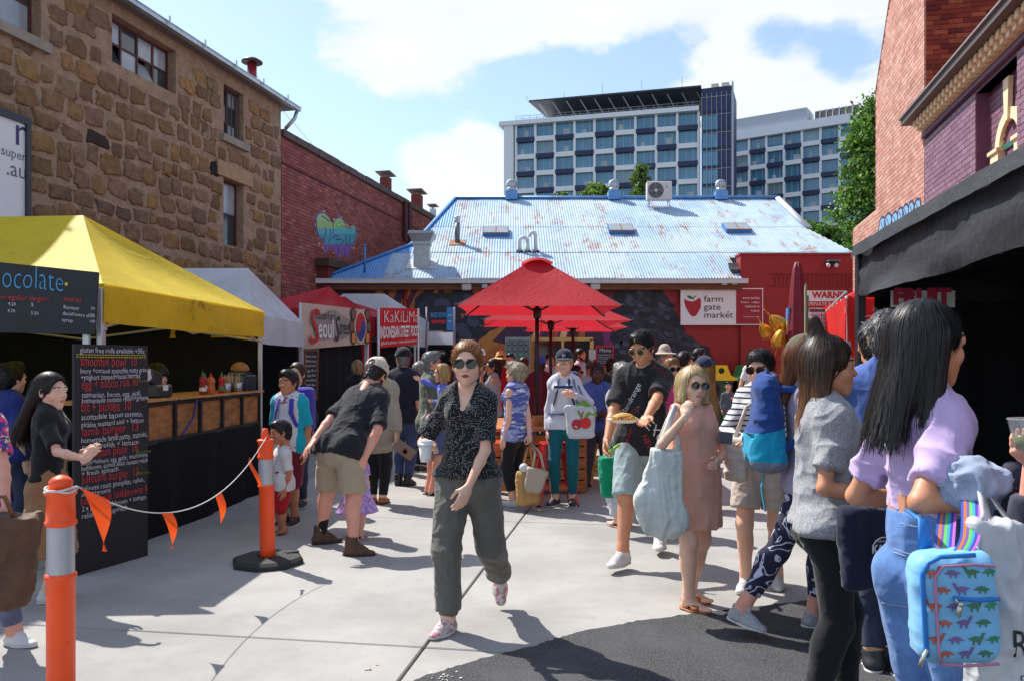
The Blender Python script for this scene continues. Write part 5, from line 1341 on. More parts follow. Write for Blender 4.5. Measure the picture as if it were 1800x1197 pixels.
m_ = MB(); m_.box(c+RN*.02, (.8, .7, .03), RR); m_.build('base_plate', [mat('flash_w', (.5, .52, .54), .5, .3)], t)
c = roofpt(641, 480); m_ = MB(); m_.tube([c, c+ZUP*.72], .032, 10); m_.sphere(c+ZUP*.72, .04, 10); m_.top('roof_pipe', [mat('blue_deep', srgb(70, 130, 195))], 'thin blue painted pipe standing on the low left end of the roof', 'pipe', smooth=True)
c = roofpt(1290, 480); m_ = MB(); m_.box(c+ZUP*.1, (.2, .25, .1), RR); m_.box(c+ZUP*.16, (.26, .3, .03), RR@rx(.3)); m_.top('roof_box', [mat('ac_dark', (.06, .06, .062))], 'small dark vent box by the gutter where roof meets red parapet', 'vent')

# ---------------- right side: salmon brick gable wall, purple painted building
RXP = lambda Y: 7.25+.2257*(Y-14.0)
def rwall(Y, z=0., off=0.): return np.array([RXP(Y), Y, z])-LN*off       # off: towards the street
Rpx = lambda px: 4.0902/((px-CX)/F-.2257)
RR2 = np.stack([LU, -LN, ZUP], 1)
def rbox(mb, Ya, Yb, za, zb, o0, o1, m=0): mb.box(rwall((Ya+Yb)/2, (za+zb)/2)-LN*(o0+o1)/2, ((Yb-Ya)*KR, abs(o1-o0), zb-za), RR2, m)
tw = thing('brick_tower', 'tall salmon brick gable wall beside the tree at the right of the street', 'building', rwall(16, 0, -2))
def gab(Y):    # top of the wall
 return np.interp(Y, [14.0, 16.35, 17.7, 17.72, 20.2], [11.6, 9.15, 7.55, 4.95, 4.95+.0])
def zgab(a, z): Y = 14.0+a/KR; return 1.9 < z < gab(Y)-.05
m_ = MB(); Yq = [14.0, 16.35, 17.7, 17.72, 20.2]
poly = [rwall(14., 0), rwall(20.2, 0)]+[rwall(y, gab(y)) for y in Yq[::-1]]; m_.prism([p+LN*.0135 for p in poly], LN*3.5); m_.build('wall', [mat('mortar_salmon', srgb(208, 158, 138), .95, var=.2, bump=.4)], tw)
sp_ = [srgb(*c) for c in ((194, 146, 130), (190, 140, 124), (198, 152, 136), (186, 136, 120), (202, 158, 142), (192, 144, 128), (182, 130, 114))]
m_ = MB(); m_.tube([rwall(y, z, -.17) for y, z in ((14.2, 11.34), (16.35, 9.15), (17.70, 7.55))], .19, 4); m_.tube([rwall(y, z, -.17) for y, z in ((17.71, 7.6), (17.72, 4.95))], .19, 4); m_.build('verge', [mat('verge', srgb(200, 138, 116), .9, var=.25, bump=.5)], tw)
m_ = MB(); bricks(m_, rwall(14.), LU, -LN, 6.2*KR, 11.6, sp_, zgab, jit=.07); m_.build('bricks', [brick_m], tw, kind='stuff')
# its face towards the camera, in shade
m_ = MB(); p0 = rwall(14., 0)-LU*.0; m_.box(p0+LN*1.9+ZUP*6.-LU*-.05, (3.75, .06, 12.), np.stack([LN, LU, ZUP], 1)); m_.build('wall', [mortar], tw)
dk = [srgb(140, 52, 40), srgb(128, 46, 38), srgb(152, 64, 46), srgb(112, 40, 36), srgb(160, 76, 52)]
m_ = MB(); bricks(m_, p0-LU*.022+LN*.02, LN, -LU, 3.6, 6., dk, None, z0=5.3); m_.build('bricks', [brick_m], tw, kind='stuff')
gr = tw
m_ = MB()
def Rw(px, py, o): Y = Rpx(px); return rwall(Y, EYE-(py-CY)/F*Y, o)
gl2 = mat('spray_sky', srgb(120, 170, 205), .7, var=.25, vs=20); gl3 = mat('spray_outline', srgb(52, 46, 80), .7, var=0)
mo = MB()
for cx_, cy_, w_, h_ in ((1552, 402, 7, 20), (1562, 394, 6, 19), (1574, 390, 5, 18), (1584, 382, 6, 17), (1593, 377, 5, 18), (1603, 372, 6, 18), (1614, 368, 7, 18)):
 pts = [(cx_+w_*(1+.2*math.sin(3*a+cx_))*math.cos(a), cy_+h_*math.sin(a)-.5*w_*math.cos(a)) for a in np.linspace(0, 2*math.pi, 16, endpoint=False)]
 m_.add([Rw(*p, .012) for p in pts], [list(range(16))]); mo.tube([Rw(*p, .012) for p in pts+pts[:1]], .03, 5, flat=.15, up=LN, cap=False)
 mo.tube([Rw(cx_-2, cy_-h_*.5, .013), Rw(cx_+1, cy_, .013), Rw(cx_-1, cy_+h_*.5, .013)], .02, 5, flat=.15, up=LN)
m_.build('graffiti_paint', [gl2], gr); mo.build('graffiti_outline', [gl3], gr)
# purple building
pb = thing('purple_building', 'purple painted brick building with a cream arched window and dentil cornice', 'building', rwall(11, 0, -2))
PY0, PY1, PZ = 6.5, 13.98, 5.8
zc = 5.50
pilY = [(Rpx(1715), Rpx(1788))]        # recessed bay
ra, rb = pilY[0][1], pilY[0][0]
purp = [srgb(130, 94, 110), srgb(124, 88, 104), srgb(134, 98, 114), srgb(128, 92, 108)]
m_ = MB()
for a, b, o in ((PY0, ra, 0), (ra, rb, -.18), (rb, PY1, 0)): rbox(m_, a, b, 0, zc if o == 0 else zc-.09, o-.4, o-.013)
rbox(m_, ra, rb, zc-.09, zc, -.4, -.013); m_.build('wall', [mat('purple_mortar', srgb(112, 70, 94), .85, var=.2)], pb)
m_ = MB(); pm = mat('purple_brick', rough=.5, attr=True, var=.15, vs=4, bump=.3, bs=90, spec=.4)
aw = (9.72, 10.55); az = 4.45                      # the window inside the bay: jambs and springing
wa, wb = Rpx(1771)+.02, Rpx(1737)
wcY = (wa+wb)/2; wr_ = (wb-wa)/2*KR
for a, b, o, z1 in ((PY0, ra, 0, zc), (ra, rb, -.18, zc-.09), (rb, PY1, 0, zc)):
 bricks(m_, rwall(a, 0, o), LU, -LN, (b-a)*KR, z1-2., purp, (lambda s_, z, a=a: not (abs((a+s_/KR)-wcY)*KR < wr_+.02 and z < az+max(0, wr_**2-((a+s_/KR-wcY)*KR)**2)**.5)) if o else None, z0=2.)
m_.build('bricks', [pm], pb, kind='stuff')
m_ = MB(); rbox(m_, ra-.01, rb+.01, zc-.09, zc-.03, -.18, -.005); m_.build('bay_head', [mat('purple_trim', srgb(86, 48, 68), .6)], pb)
# arch
def arcp(r, a, o): return rwall(wcY+r*math.cos(a)/KR, az+r*math.sin(a), o)
m_ = MB(); rows = []
for a in np.linspace(0, math.pi, 19): rows.append([arcp(wr_, a, -.28), arcp(wr_, a, -.13), arcp(wr_+.15, a, -.13), arcp(wr_+.15, a, -.20)])
m_.grid(np.array(rows)); m_.build('arch', [cream], pb)
m_ = MB(); m_.prism([rwall(wcY-.05, az+wr_-.02, -.16), rwall(wcY+.05, az+wr_-.02, -.16), rwall(wcY+.10, az+wr_+.55, -.16), rwall(wcY-.10, az+wr_+.55, -.16)], -LN*.06); m_.build('keystone', [cream], pb)
for s_ in (-1, 1):
 m_ = MB(); c = wcY+s_*(wr_+.085)/KR; rbox(m_, c-.14, c+.14, az-.16, az-.02, -.2, -.10); rbox(m_, c-.17, c+.17, az-.02, az+.03, -.2, -.07); m_.build('impost', [cream], pb)
green = mat('shutter_green', srgb(24, 92, 74), .5, var=.15)
for s_ in (-1, 1):
 m_ = MB(); rbox(m_, wcY+(s_-1)*wr_/2/KR+.01, wcY+(s_+1)*wr_/2/KR-.01, 2.2, az-.02, -.30, -.25); rbox(m_, wcY+(s_-.75)*wr_/2/KR, wcY+(s_+.75)*wr_/2/KR, 3.2, az-.15, -.25, -.235); m_.build('shutter', [green], pb)
m_ = MB(); rbox(m_, wcY-wr_/KR-.02, wcY+wr_/KR+.02, az-.02, az+.06, -.30, -.17); m_.build('transom', [green], pb)
m_ = MB(); poly = [arcp(wr_, a, -.29) for a in np.linspace(0, math.pi, 16)]; m_.add(poly, [list(range(16))]); m_.build('tympanum', [mat('purple_trim', srgb(86, 48, 68))], pb)
# cornice: frieze, dentils, gutter
m_ = MB(); rbox(m_, PY0, PY1, zc, zc+.08, -.3, .03); rbox(m_, PY0, PY1, zc-.03, zc, -.3, .06); m_.build('frieze', [mat('frieze', srgb(98, 58, 84), .6)], pb)
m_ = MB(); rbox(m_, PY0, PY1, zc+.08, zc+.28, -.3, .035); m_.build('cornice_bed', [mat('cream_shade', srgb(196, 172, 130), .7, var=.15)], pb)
for k in range(34):
 y = 13.9-.2*k; m_ = MB(); rbox(m_, y-.055, y+.055, zc+.10, zc+.27, .036, .15); rbox(m_, y-.055, y+.055, zc+.17, zc+.27, .151, .20); m_.build('dentil', [cream], pb)
m_ = MB(); rbox(m_, PY0, PY1+.25, zc+.28, zc+.38, -.3, .33); m_.build('gutter', [mat('gutter_dark', srgb(86, 74, 66), .6, var=.2)], pb)
m_ = MB(); rbox(m_, PY0, PY1+.25, zc+.381, zc+.41, -3, .37); m_.build('roof', [mat('roof_grey', (.20, .19, .19), .7)], pb)

# ---------------- the hotel behind
ht = thing('hotel', 'modern white and navy hotel block with rows of glass rooms behind the roof', 'hotel', (18, 160, 0))
white = mat('hotel_white', (.80, .81, .83), .6, var=.06); navy = mat('hotel_navy', srgb(36, 44, 80), .5, var=.1); hglass = mat('hotel_glass', (.09, .26, .40), .07, var=.4, vs=.25, spec=1.)
hglass2 = mat('hotel_glass_pale', (.24, .36, .42), .1, var=.5, vs=.4, spec=.9); greyw = mat('hotel_grey', (.46, .49, .54), .6, var=.06)
def facade(A, B, ztop, nb, nf, fh, off=0, name='window', mull=.46):
 A = np.array(A, float); B = np.array(B, float); d = B-A; Lh = np.linalg.norm(d); u = d/Lh; n = np.array([u[1], -u[0], 0.]); R = np.stack([u, n, ZUP], 1); bw = Lh/nb
 bx = lambda mb, s0, s1, z0, z1, o0, o1, m=0: mb.box(A+u*(s0+s1)/2+n*(o0+o1)/2+ZUP*(z0+z1)/2, (s1-s0, o1-o0, z1-z0), R, m)
 for i in range(nb+1): m_ = MB(); bx(m_, i*bw-mull/2, i*bw+mull/2, 0, ztop, -.5, .12); m_.build('fin', [white], ht)
 m_ = MB(); bx(m_, 0, Lh, 0, ztop, -12, -1.2); m_.build('core_wall', [mat('hotel_core', (.10, .11, .13))], ht)
 for k in range(nf):
  z1 = ztop-k*fh
  for i in range(nb):
   a, b = i*bw+mull/2, (i+1)*bw-mull/2; m_ = MB(); bx(m_, a, b, z1-fh*.73, z1-.02, -.62, -.5); w_ = m_.build(name, [hglass2 if RNG.random() < .12 else hglass], ht)
   m_ = MB(); c_ = a+(b-a)*.78; bx(m_, c_-.05, c_+.05, z1-fh*.74, z1, -.499, -.44); c_ = a+(b-a)*.4; bx(m_, c_-.04, c_+.04, z1-fh*.74, z1, -.499, -.46); m_.build('glazing_bar', [greyw], w_, kind='stuff')
   if RNG.random() < .32:
    m_ = MB(); s0 = a+(b-a)*RNG.uniform(.1, .5); bx(m_, s0, s0+RNG.uniform(.5, 1.4), z1-fh*.74, z1-fh*RNG.uniform(.3, .5), -.47, -.46); m_.build('curtain', [mat('curtain', (.42, .48, .5), .8)], w_)
   m_ = MB(); bow = .16
   p = [A+u*(a-.14)+n*.14, A+u*(a+.5)+n*bow, A+u*(b-.5)+n*bow, A+u*(b+.14)+n*.14, A+u*(b+.14)-n*.55, A+u*(a-.14)-n*.55]
   m_.prism([q+ZUP*(z1-fh) for q in p], ZUP*fh*.27); m_.build('balcony_front', [navy if (i+k+off) % 2 else white], ht)
 return A, u, n, R, Lh
A_, B_ = W(907, 0, 157)*[1, 1, 0], W(1228, 0, 148)*[1, 1, 0]
ztL = EYE+(CY-221.6)/F*157
Ah, u, n, R, Lh = facade(A_, B_, ztL, 9, 6, 3.35, 1)
m_ = MB(); c = Ah+u*(Lh/2-1.6)-n*5+ZUP*(ztL+.42); m_.box(c, (Lh+3.4, 11.5, .85), R); m_.box(Ah+u*(-1.4)-n*5+ZUP*ztL/2, (1.9, 11, ztL), R); m_.build('top_slab', [white], ht)
# raking roof on the upper deck
m_ = MB(); c0 = Ah+u*1.5-n*1.0+ZUP*(ztL+.85)
pr = [c0+u*3.5-n*4, c0+u*0+n*1.5+ZUP*3.5, c0+u*(Lh-1)+n*1.5+ZUP*4.6, c0+u*(Lh-1)-n*6+ZUP*2.2]
m_.add([c0+u*1.0+n*.8+ZUP*3.7, c0+u*(Lh-1)+n*1.8+ZUP*3.4, c0+u*(Lh-1)-n*9+ZUP*1.2, c0+u*5-n*9+ZUP*1.0], [[0, 1, 2, 3]]); m_.add([c0+u*1.0+n*.8+ZUP*4.0, c0+u*(Lh-1)+n*1.8+ZUP*3.7, c0+u*(Lh-1)-n*9+ZUP*1.5, c0+u*5-n*9+ZUP*1.3], [[0, 1, 2, 3]])
m_.add([c0+u*1.0+n*.8+ZUP*3.7, c0+u*(Lh-1)+n*1.8+ZUP*3.4, c0+u*(Lh-1)+n*1.8+ZUP*3.7, c0+u*1.0+n*.8+ZUP*4.0], [[0, 1, 2, 3]]); m_.build('deck_roof', [mat('deck_dark', (.05, .055, .07), .5)], ht)
m_ = MB(); m_.box(c0+u*Lh*.5-n*5+ZUP*.9, (Lh-9, .4, 1.8), R); m_.build('deck_wall', [mat('deck_wall', (.06, .065, .075), .3)], ht)
for k in range(12):
 m_ = MB(); s_ = 3+k*(Lh-5)/11; m_.tube([c0+u*(s_+2.2)-n*4.5, c0+u*s_+n*.4+ZUP*3.4], .12, 6); m_.build('strut', [greyw], ht)
m_ = MB()
for z_ in (.5, 1.0): m_.tube([c0+u*-1.5+n*1.2+ZUP*(z_-.1), c0+u*(Lh-1)+n*1.2+ZUP*(z_-.1)], .05, 5)
for k in range(26): m_.tube([c0+u*(-1.5+k*(Lh+.3)/25)+n*1.2-ZUP*.2, c0+u*(-1.5+k*(Lh+.3)/25)+n*1.2+ZUP*.9], .04, 5)
m_.build('railing', [mat('rail_grey', (.3, .32, .35), .5)], ht)
# navy stair tower
TA, TB = W(1233, 0, 147.4)*[1, 1, 0], W(1287, 0, 145.5)*[1, 1, 0]; d = TB-TA; tl_ = np.linalg.norm(d); tu = d/tl_; tn = np.array([tu[1], -tu[0], 0]); TR = np.stack([tu, tn, ZUP], 1); tz = EYE+(CY-152)/F*146
m_ = MB(); m_.box(TA+tu*tl_/2-tn*5+ZUP*tz/2, (tl_, 10, tz), TR); m_.build('tower', [navy], ht)
for k in range(8):
 z1 = tz-1.9-k*3.32; 
 for q in range(6):
  a, b = (.25+q*tl_/6+.04, .25+(q+1)*tl_/6-.30) if q > 2 or k == 0 else (.25+q*tl_/6-.02, .25+(q+1)*tl_/6-.06)
  m_ = MB(); m_.box(TA+tu*(a+b)/2+tn*.05+ZUP*(z1-1.25), (b-a, .12, 2.5), TR); m_.build('window', [hglass if q < 3 and k else mat('navy_glass', srgb(40, 50, 92), .15, var=.15, vs=.4)], ht)
m_ = MB()
for k in range(9): m_.box(TA+tu*tl_/2+tn*.12+ZUP*(tz-1.75-k*3.32), (tl_, .1, .07), TR)
for q in range(7): m_.box(TA+tu*(.1+q*(tl_-.2)/6)+tn*.122+ZUP*(tz/2), (.07, .09, tz-2), TR)
m_.box(TA+tu*(tl_+.1)+tn*.0+ZUP*(tz/2+.6), (.25, 1., tz), TR); m_.build('tower_mullion', [greyw], ht)
# right wing
RA, RB = W(1287, 0, 172)*[1, 1, 0], W(1545, 0, 156)*[1, 1, 0]
rt = EYE+(CY-247)/F*171
Ar, ur, nr, RRr, Lr = facade(RA, RB, rt, 8, 8, 3.35, 0)
m_ = MB(); m_.box(Ar+ur*Lr/2-nr*5+ZUP*(rt+.9), (Lr, 11.3, 1.8), RRr); m_.build('top_slab', [white], ht)
m_ = MB(); m_.box(Ar+ur*7.8-nr*3+ZUP*(rt+3.2), (15.5, 6, 2.9), RRr); m_.build('plant_screen', [greyw], ht)
for k in range(7):
 m_ = MB(); m_.box(Ar+ur*(17.2+k*1.25)-nr*3+ZUP*(rt+2.8), (.85, 3, 2.0), RRr@rx(.12)); m_.build('cooling_unit', [mat('cool_dk', (.12, .12, .13), .6)], ht)
 m_ = MB(); m_.box(Ar+ur*(17.75+k*1.25)-nr*3+ZUP*(rt+2.9), (.22, 3.1, 2.1), RRr@rx(.12)); m_.build('cooling_fin', [mat('cool_lt', (.55, .52, .47), .6)], ht)
m_ = MB()
for k in range(5): m_.tube([Ah+u*(2+k*7.5)-n*1+ZUP*(ztL+5), Ah+u*(2+k*7.5)-n*1+ZUP*(ztL+7.0-(k < 2)*1)], .05, 5)
m_.box(TA+tu*2.2-tn*3+ZUP*(tz+.9), (1.3, 2, .9), TR); m_.box(TA+tu*4.1-tn*3+ZUP*(tz+.9), (1.3, 2, .9), TR); m_.box(TA+tu*2.8-tn*3+ZUP*(tz+.22), (5, 3, .45), TR); m_.build('roof_plant', [mat('cool_lt', (.55, .52, .47))], ht)
# ================================================================== TREES
leafm = mat('leaf', rough=.55, attr=True, var=.12, vs=2, trans=.35, spec=.4)
barkm = mat('bark', srgb(84, 66, 52), .95, var=.4, vs=8, bump=.9, bs=40)
def tree(name, label, base, H, rad, z0, nclump, nleaf, leaf, cols, shape='round', seed=1, group=None):
 rg = np.random.default_rng(seed); base = np.asarray(base, float); t = thing(name, label, 'tree' if 'tree' in name else 'shrub', base, group)
 m_ = MB(); tops = []
 m_.tube([base, base+[.05, .02, H*.3], base+[-.04, .05, H*.62], base+[.02, 0, H*.93]], [H*.022+.03, H*.018+.02, H*.010+.01, .01], 8)
 C = []
 for k in range(nclump):
  z = z0+(H-z0)*rg.random()**(1.25 if shape == 'cone' else .9)
  f = (z-z0)/(H-z0); R_ = rad*((1-f)**.75*1.0+.05 if shape == 'cone' else math.sqrt(max(.05, 1-(2*f-1)**2)))
  a = rg.uniform(0, 2*math.pi); r = R_*math.sqrt(rg.uniform(.15, 1))
  c = base+[r*math.cos(a), r*math.sin(a), z]; C.append(c)
  if k % 3 == 0: m_.tube([base+[0, 0, max(.15, z-.35*r-.2*H*.2)], base+[r*.5*math.cos(a), r*.5*math.sin(a), z-.1*r], c], [.02+H*.003, .014, .005], 5)
 m_.build('trunk', [barkm], t)
 C = np.array(C); n = nleaf; ci = rg.integers(0, len(C), n); cs = rad*(.17 if shape != 'cone' else .125)
 p = C[ci]+rg.normal(0, 1, (n, 3))*cs*np.array([1, 1, .62])
 p[:, 2] = np.maximum(p[:, 2], base[2]+.05)
 d = rg.normal(0, 1, (n, 3))+np.array([0, 0, -.5 if shape == 'cone' else .1]); d /= np.linalg.norm(d, axis=1)[:, None]
 e = np.cross(d, rg.normal(0, 1, (n, 3))); e /= np.linalg.norm(e, axis=1)[:, None]
 L_ = leaf*rg.uniform(.6, 1.4, n)[:, None]; w = L_*(.34 if shape != 'cone' else .26)
 V = np.stack([p-d*L_*.5, p+e*w, p+d*L_*.5, p-e*w], 1).reshape(-1, 3)
 k = rg.integers(0, len(cols), n); tone = (.65+.5*rg.random(len(C)))[ci]*rg.uniform(.8, 1.2, n)
 col = np.repeat(np.array(cols)[k]*tone[:, None], 4, 0)
 o = obj_np('crown', V, [np.arange(4*n).reshape(-1, 4)], leafm, t, None, col, False); return t
gA = [srgb(70, 110, 40), srgb(88, 130, 48), srgb(58, 94, 36), srgb(104, 146, 56)]
gB = [srgb(98, 128, 52), srgb(120, 150, 64), srgb(84, 112, 46)]
c = G(1534, 33); tree('conifer_tree', 'tall feathery green tree beside the salmon brick wall', c, 12.3, 2.3, 2.5, 150, 34000, .19, [srgb(84, 124, 44), srgb(104, 146, 54), srgb(64, 100, 38), srgb(122, 160, 64)], 'cone', 3)
for px, Y, H, r, lab, sd in ((1405, 31, 7.0, 1.0, 'low bush in front of the hotel, at the right corner of the blue roof', 5), (1448, 30, 6.6, .9, 'leafy bush between the roof corner and the tall tree', 6), (1128, 36, 10.4, .95, 'wispy bush with a tall sprig above the roof left of the air conditioner', 8), (1046, 35, 9.3, .85, 'light green bush above the roof by the middle turbine vent', 9), (988, 35, 9.0, .5, 'small green sprig above the roof right of the first turbine vent', 10)):
 tree('bush', lab, G(px, Y), H, r, H-1.9 if px != 1128 else H-2.6, 60, 4200, .16, gB if px < 1300 else gA+gB, 'round' if px != 1128 else 'cone', sd)
# ================================================================== TENTS
def tcloth(n, c, tr=.35, **k): return mat('canvas_'+n, c, .62, trans=tr, var=.22, vs=2.2, bump=.25, bs=30, wrinkle=.28, spec=.3, **k)
def panel(mb, q, nu=14, nv=14, sag=.05, noise=.012, seed=0, m=0):
 """bilinear sheet over corners a,b,c,d that sags in its middle"""
 a, b, c, d = [np.asarray(x, float) for x in q]
 U_, V_ = np.meshgrid(np.linspace(0, 1, nu+1), np.linspace(0, 1, nv+1), indexing='ij'); U_ = U_[..., None]; V_ = V_[..., None]
 P = a*(1-U_)*(1-V_)+b*U_*(1-V_)+c*U_*V_+d*(1-U_)*V_
 n = nrm(np.cross(b-a+c-d, d-a+c-b)); n = n if n[2] > 0 else -n
 s_ = sag*np.sin(math.pi*U_)*np.sin(math.pi*V_*.5+.0)*np.where(V_ < 1, 1, 0)
 e = (np.sin(math.pi*U_)*np.sin(math.pi*V_))
 P = P-n*(sag*e)+n*(noise*2*(fbm(P*np.array([2.2, 2.2, 4.]), 3, seed)-.5)[..., None])*e**.5
 mb.grid(P, m=m)
def tent(name, label, cs, ridge, ze, vh, mt, group=None, vm=None, poles=(0, 1, 2, 3), frame_m=None, valance=(0, 1, 2, 3), seed=1, sag=.07, pole_w=.045, vw=1.):
 """cs: 4 corners (x,y) in order; ridge: two points; corners 0,1 share ridge 0 and 1 ..."""
 c = [np.array([*p, ze]) for p in cs]; r0, r1 = [np.asarray(r, float) for r in ridge]
 t = thing(name, label, 'tent', (np.mean([p[0] for p in cs]), np.mean([p[1] for p in cs]), 0), group)
 rs = [r0, r1, r1, r0]
 mb = MB()
 panel(mb, (c[0], c[1], r1, r0), sag=sag, seed=seed); panel(mb, (c[2], c[3], r0, r1), sag=sag, seed=seed+1)
 panel(mb, (c[1], c[2], r1+(c[2]-c[1])*.0005, r1), sag=sag*.8, seed=seed+2); panel(mb, (c[3], c[0], r0, r0+(c[0]-c[3])*.0005), sag=sag*.8, seed=seed+3)
 mb.build('canopy', [mt], t, smooth=True)
 for k in valance:
  a, b = c[k], c[(k+1) % 4]; mb = MB(); n = 30; d = b-a; nn = nrm((d[1], -d[0], 0)); rows = []
  for v in np.linspace(0, 1, 7):
   T = np.linspace(0, 1, n+1)[:, None]; base_ = a+d*T-ZUP*(vh*v+.012*np.sin(math.pi*T)*v)
   rows.append(base_+nn*(.012+.010*v*(np.sin(T*19+seed)+.6*np.sin(T*43+seed*2)))+nn*.02*vw*(fbm(base_*np.array([2.5, 2.5, 6+2*vw]), 3, seed)-.5)[:, None]-ZUP*.006*vw*v*(fbm(base_*3, 2, seed+4)-.5)[:, None])
  mb.grid(np.array(rows)); mb.build('valance', [vm or mt], t, smooth=True)
 fm2 = frame_m or mat('tent_frame', (.62, .62, .63), .4, .5)
 for k in poles:
  mb = MB(); p = c[k]*.985+np.array([t.location.x, t.location.y, ze])*.015; mb.box((p[0], p[1], (ze-.03)/2), (pole_w, pole_w, ze-.03), bev=.006); mb.box((p[0], p[1], .006), (pole_w*2.2, pole_w*2.2, .012)); mb.build('pole', [fm2], t)
 for k in range(4):
  a, b = c[k], c[(k+1) % 4]; mb = MB(); m = (a+b)/2; i_ = (np.array([t.location.x, t.location.y, ze])-m)*.03
  mb.tube([a-ZUP*.05+i_, m-ZUP*.32+i_, b-ZUP*.05+i_], .014, 5); mb.tube([a-ZUP*.35+i_, m-ZUP*.04+i_, b-ZUP*.35+i_], .014, 5); mb.build('truss', [fm2], t)
 return t, c
# yellow tent
FY0, FY1 = 6.15, 9.44
fx_ = lambda Y: -3.16+.066*(Y-6.15)
c0, c1 = (fx_(FY0), FY0), (fx_(FY1), FY1)
rp = W(146, 379, 7.75); r0 = rp+np.array([-1.8, .15, 0.])
yel = tcloth('yellow', srgb(244, 214, 60), .40, kind='grime', args=(srgb(140, 112, 40), .12)); yelv = tcloth('yellow_edge', srgb(232, 188, 32), .34, kind='grime', args=(srgb(80, 60, 20), .30))
ty, tyc = tent('yellow_tent', 'yellow peaked market tent with a stained valance over the food stall', [(c0[0]-4.4, FY0+.3), c0, c1, (c1[0]-4.4, FY1+.3)], (r0, rp), 2.14, .30, yel, None, yelv, poles=(1, 2, 3), valance=(1, 2, 3), seed=3, sag=.12)
cloth_b = mat('black_drape', (.010, .010, .012), .9, var=.3, wrinkle=.3, spec=.2); 
def drape_wall(name, a, b, z0, z1, parent, mt, n=40, amp=.03, seed=0, thick=.0):
 a = np.array([*a, 0.]); b = np.array([*b, 0.]); d = b-a; nn = nrm((d[1], -d[0], 0)); rows = []
 for v in np.linspace(0, 1, 6):
  T = np.linspace(0, 1, n+1)[:, None]; z = z0+(z1-z0)*(1-v); rows.append(a+d*T+ZUP*z+nn*(amp*(.3+.7*v)*(np.sin(T*31+seed)+.5*np.sin(T*57+2*seed)+.5*np.sin(T*13))))
 mb = MB(); mb.grid(np.array(rows)); return mb.build(name, [mt], parent, smooth=True)
drape_wall('back_wall', (c1[0]-4.3, FY1+.25), (c0[0]-4.3, FY0+.25), 0, 2.1, ty, cloth_b); drape_wall('side_wall', (c1[0]-.06, FY1+.02), (c1[0]-4.3, FY1+.25), 0, 2.1, ty, cloth_b)
# counter: wooden panels in a black frame, black cloth below
ct = thing('stall_counter', 'wooden panelled stall counter with a black cloth skirt under the yellow tent', 'counter', (fx_(7.6), 7.6, 0))
cu = nrm((.066, 1, 0)); cn = nrm((1, -.066, 0)); CRt = np.stack([cu, cn, ZUP], 1)
cpt = lambda Y, z, o=0.: np.array([fx_(Y), Y, z])+cn*o
ply = mat('plywood', srgb(170, 112, 62), .6, kind='wood', args=(6, 1.5, 6), var=.2, bump=.2); blkm = mat('black_frame', (.015, .015, .016), .6, var=.2)
zt0, zt1, zb0 = 1.20, 1.17, .84
for k in range(6):
 a = 6.36+k*.51; b = a+.47; mb = MB(); mb.box(cpt((a+b)/2, 1.0, -.06), (b-a, .02, .30), CRt); mb.build('panel', [ply], ct)
for k in range(7):
 a = 6.34+k*.51; mb = MB(); mb.box(cpt(a, 1.0, -.045), (.04, .05, .34), CRt); mb.build('upright', [blkm], ct)
mb = MB(); mb.box(cpt(7.87, 1.175, -.05), (3.12, .055, .035), CRt); mb.box(cpt(7.87, .835, -.05), (3.12, .055, .035), CRt); mb.build('rail', [blkm], ct)
mb = MB(); mb.box(cpt(7.87, 1.205, -.30), (3.12, .62, .022), CRt); mb.build('counter_top', [mat('counter_wood', srgb(196, 140, 80), .45, kind='wood', args=(1.5, 7, 7))], ct)
drape_wall('skirt', (fx_(5.72)-.02, 5.72), (fx_(9.44)-.02, 9.44), .0, .83, ct, cloth_b, 60, .014, 2)
mb = MB(); mb.tube([cpt(7.72, 1.18, .0), cpt(7.62, 1.0, .01), cpt(7.4, .86, .01)], .012, 6); mb.build('cable', [mat('blue_cable', srgb(60, 56, 110), .5)], ct)
# sauces and tubs on the counter
def bottle(Y, o, col, cap, h, r, lab, grp=None, label_m=None, onion=False):
 c = cpt(Y, 1.217, o); t = thing('sauce_bottle', lab, 'bottle', c, grp); m_ = MB(); m_.lathe(c, [(r*.9, 0), (r, .01), (r, h*.3), (r*.86, h*.45), (r, h*.58), (r*.95, h*.68), (r*.35, h*.82)], 16); m_.build('bottle', [mat('sauce_%s' % lab[:6], col, .3, var=.1)], t, smooth=True)
 m_ = MB(); m_.lathe(c+ZUP*h*.81, [(r*.4, 0), (r*.38, h*.06), (r*.14, h*.12), (r*.05, h*.22)], 12); m_.build('cap', [mat('cap_%02x%02x' % (int(cap[0]*255), int(cap[1]*255)), cap, .4)], t, smooth=True)
 if label_m is not None: m_ = MB(); m_.lathe(c+ZUP*h*.14, [(r*1.02, 0), (r*1.02, h*.16)], 16, cap=False); m_.sphere(c+ZUP*h*.30+cn*r*.92, (.004, r*.5, h*.10), 10, R=CRt); m_.build('label', [label_m], t, smooth=True)
gcap = srgb(34, 130, 60); lw = mat('label_white', (.7, .7, .66), .5)
bottle(8.02, -.08, srgb(150, 30, 24), gcap, .235, .034, 'dark red sauce bottle with a green cap, leftmost on the counter', 'sauce bottles on the stall counter', lw)
bottle(8.20, -.14, srgb(156, 34, 26), gcap, .215, .032, 'red sauce bottle with green cap standing behind the orange bottle', 'sauce bottles on the stall counter', lw)
bottle(8.14, -.05, srgb(196, 92, 36), srgb(190, 40, 30), .215, .042, 'orange squeeze bottle with a red cap on the stall counter', 'sauce bottles on the stall counter')
bottle(8.44, -.07, srgb(176, 26, 24), gcap, .225, .034, 'bright red sauce bottle with a green label beside the straw tubs', 'sauce bottles on the stall counter', mat('label_green', srgb(60, 130, 60), .5))
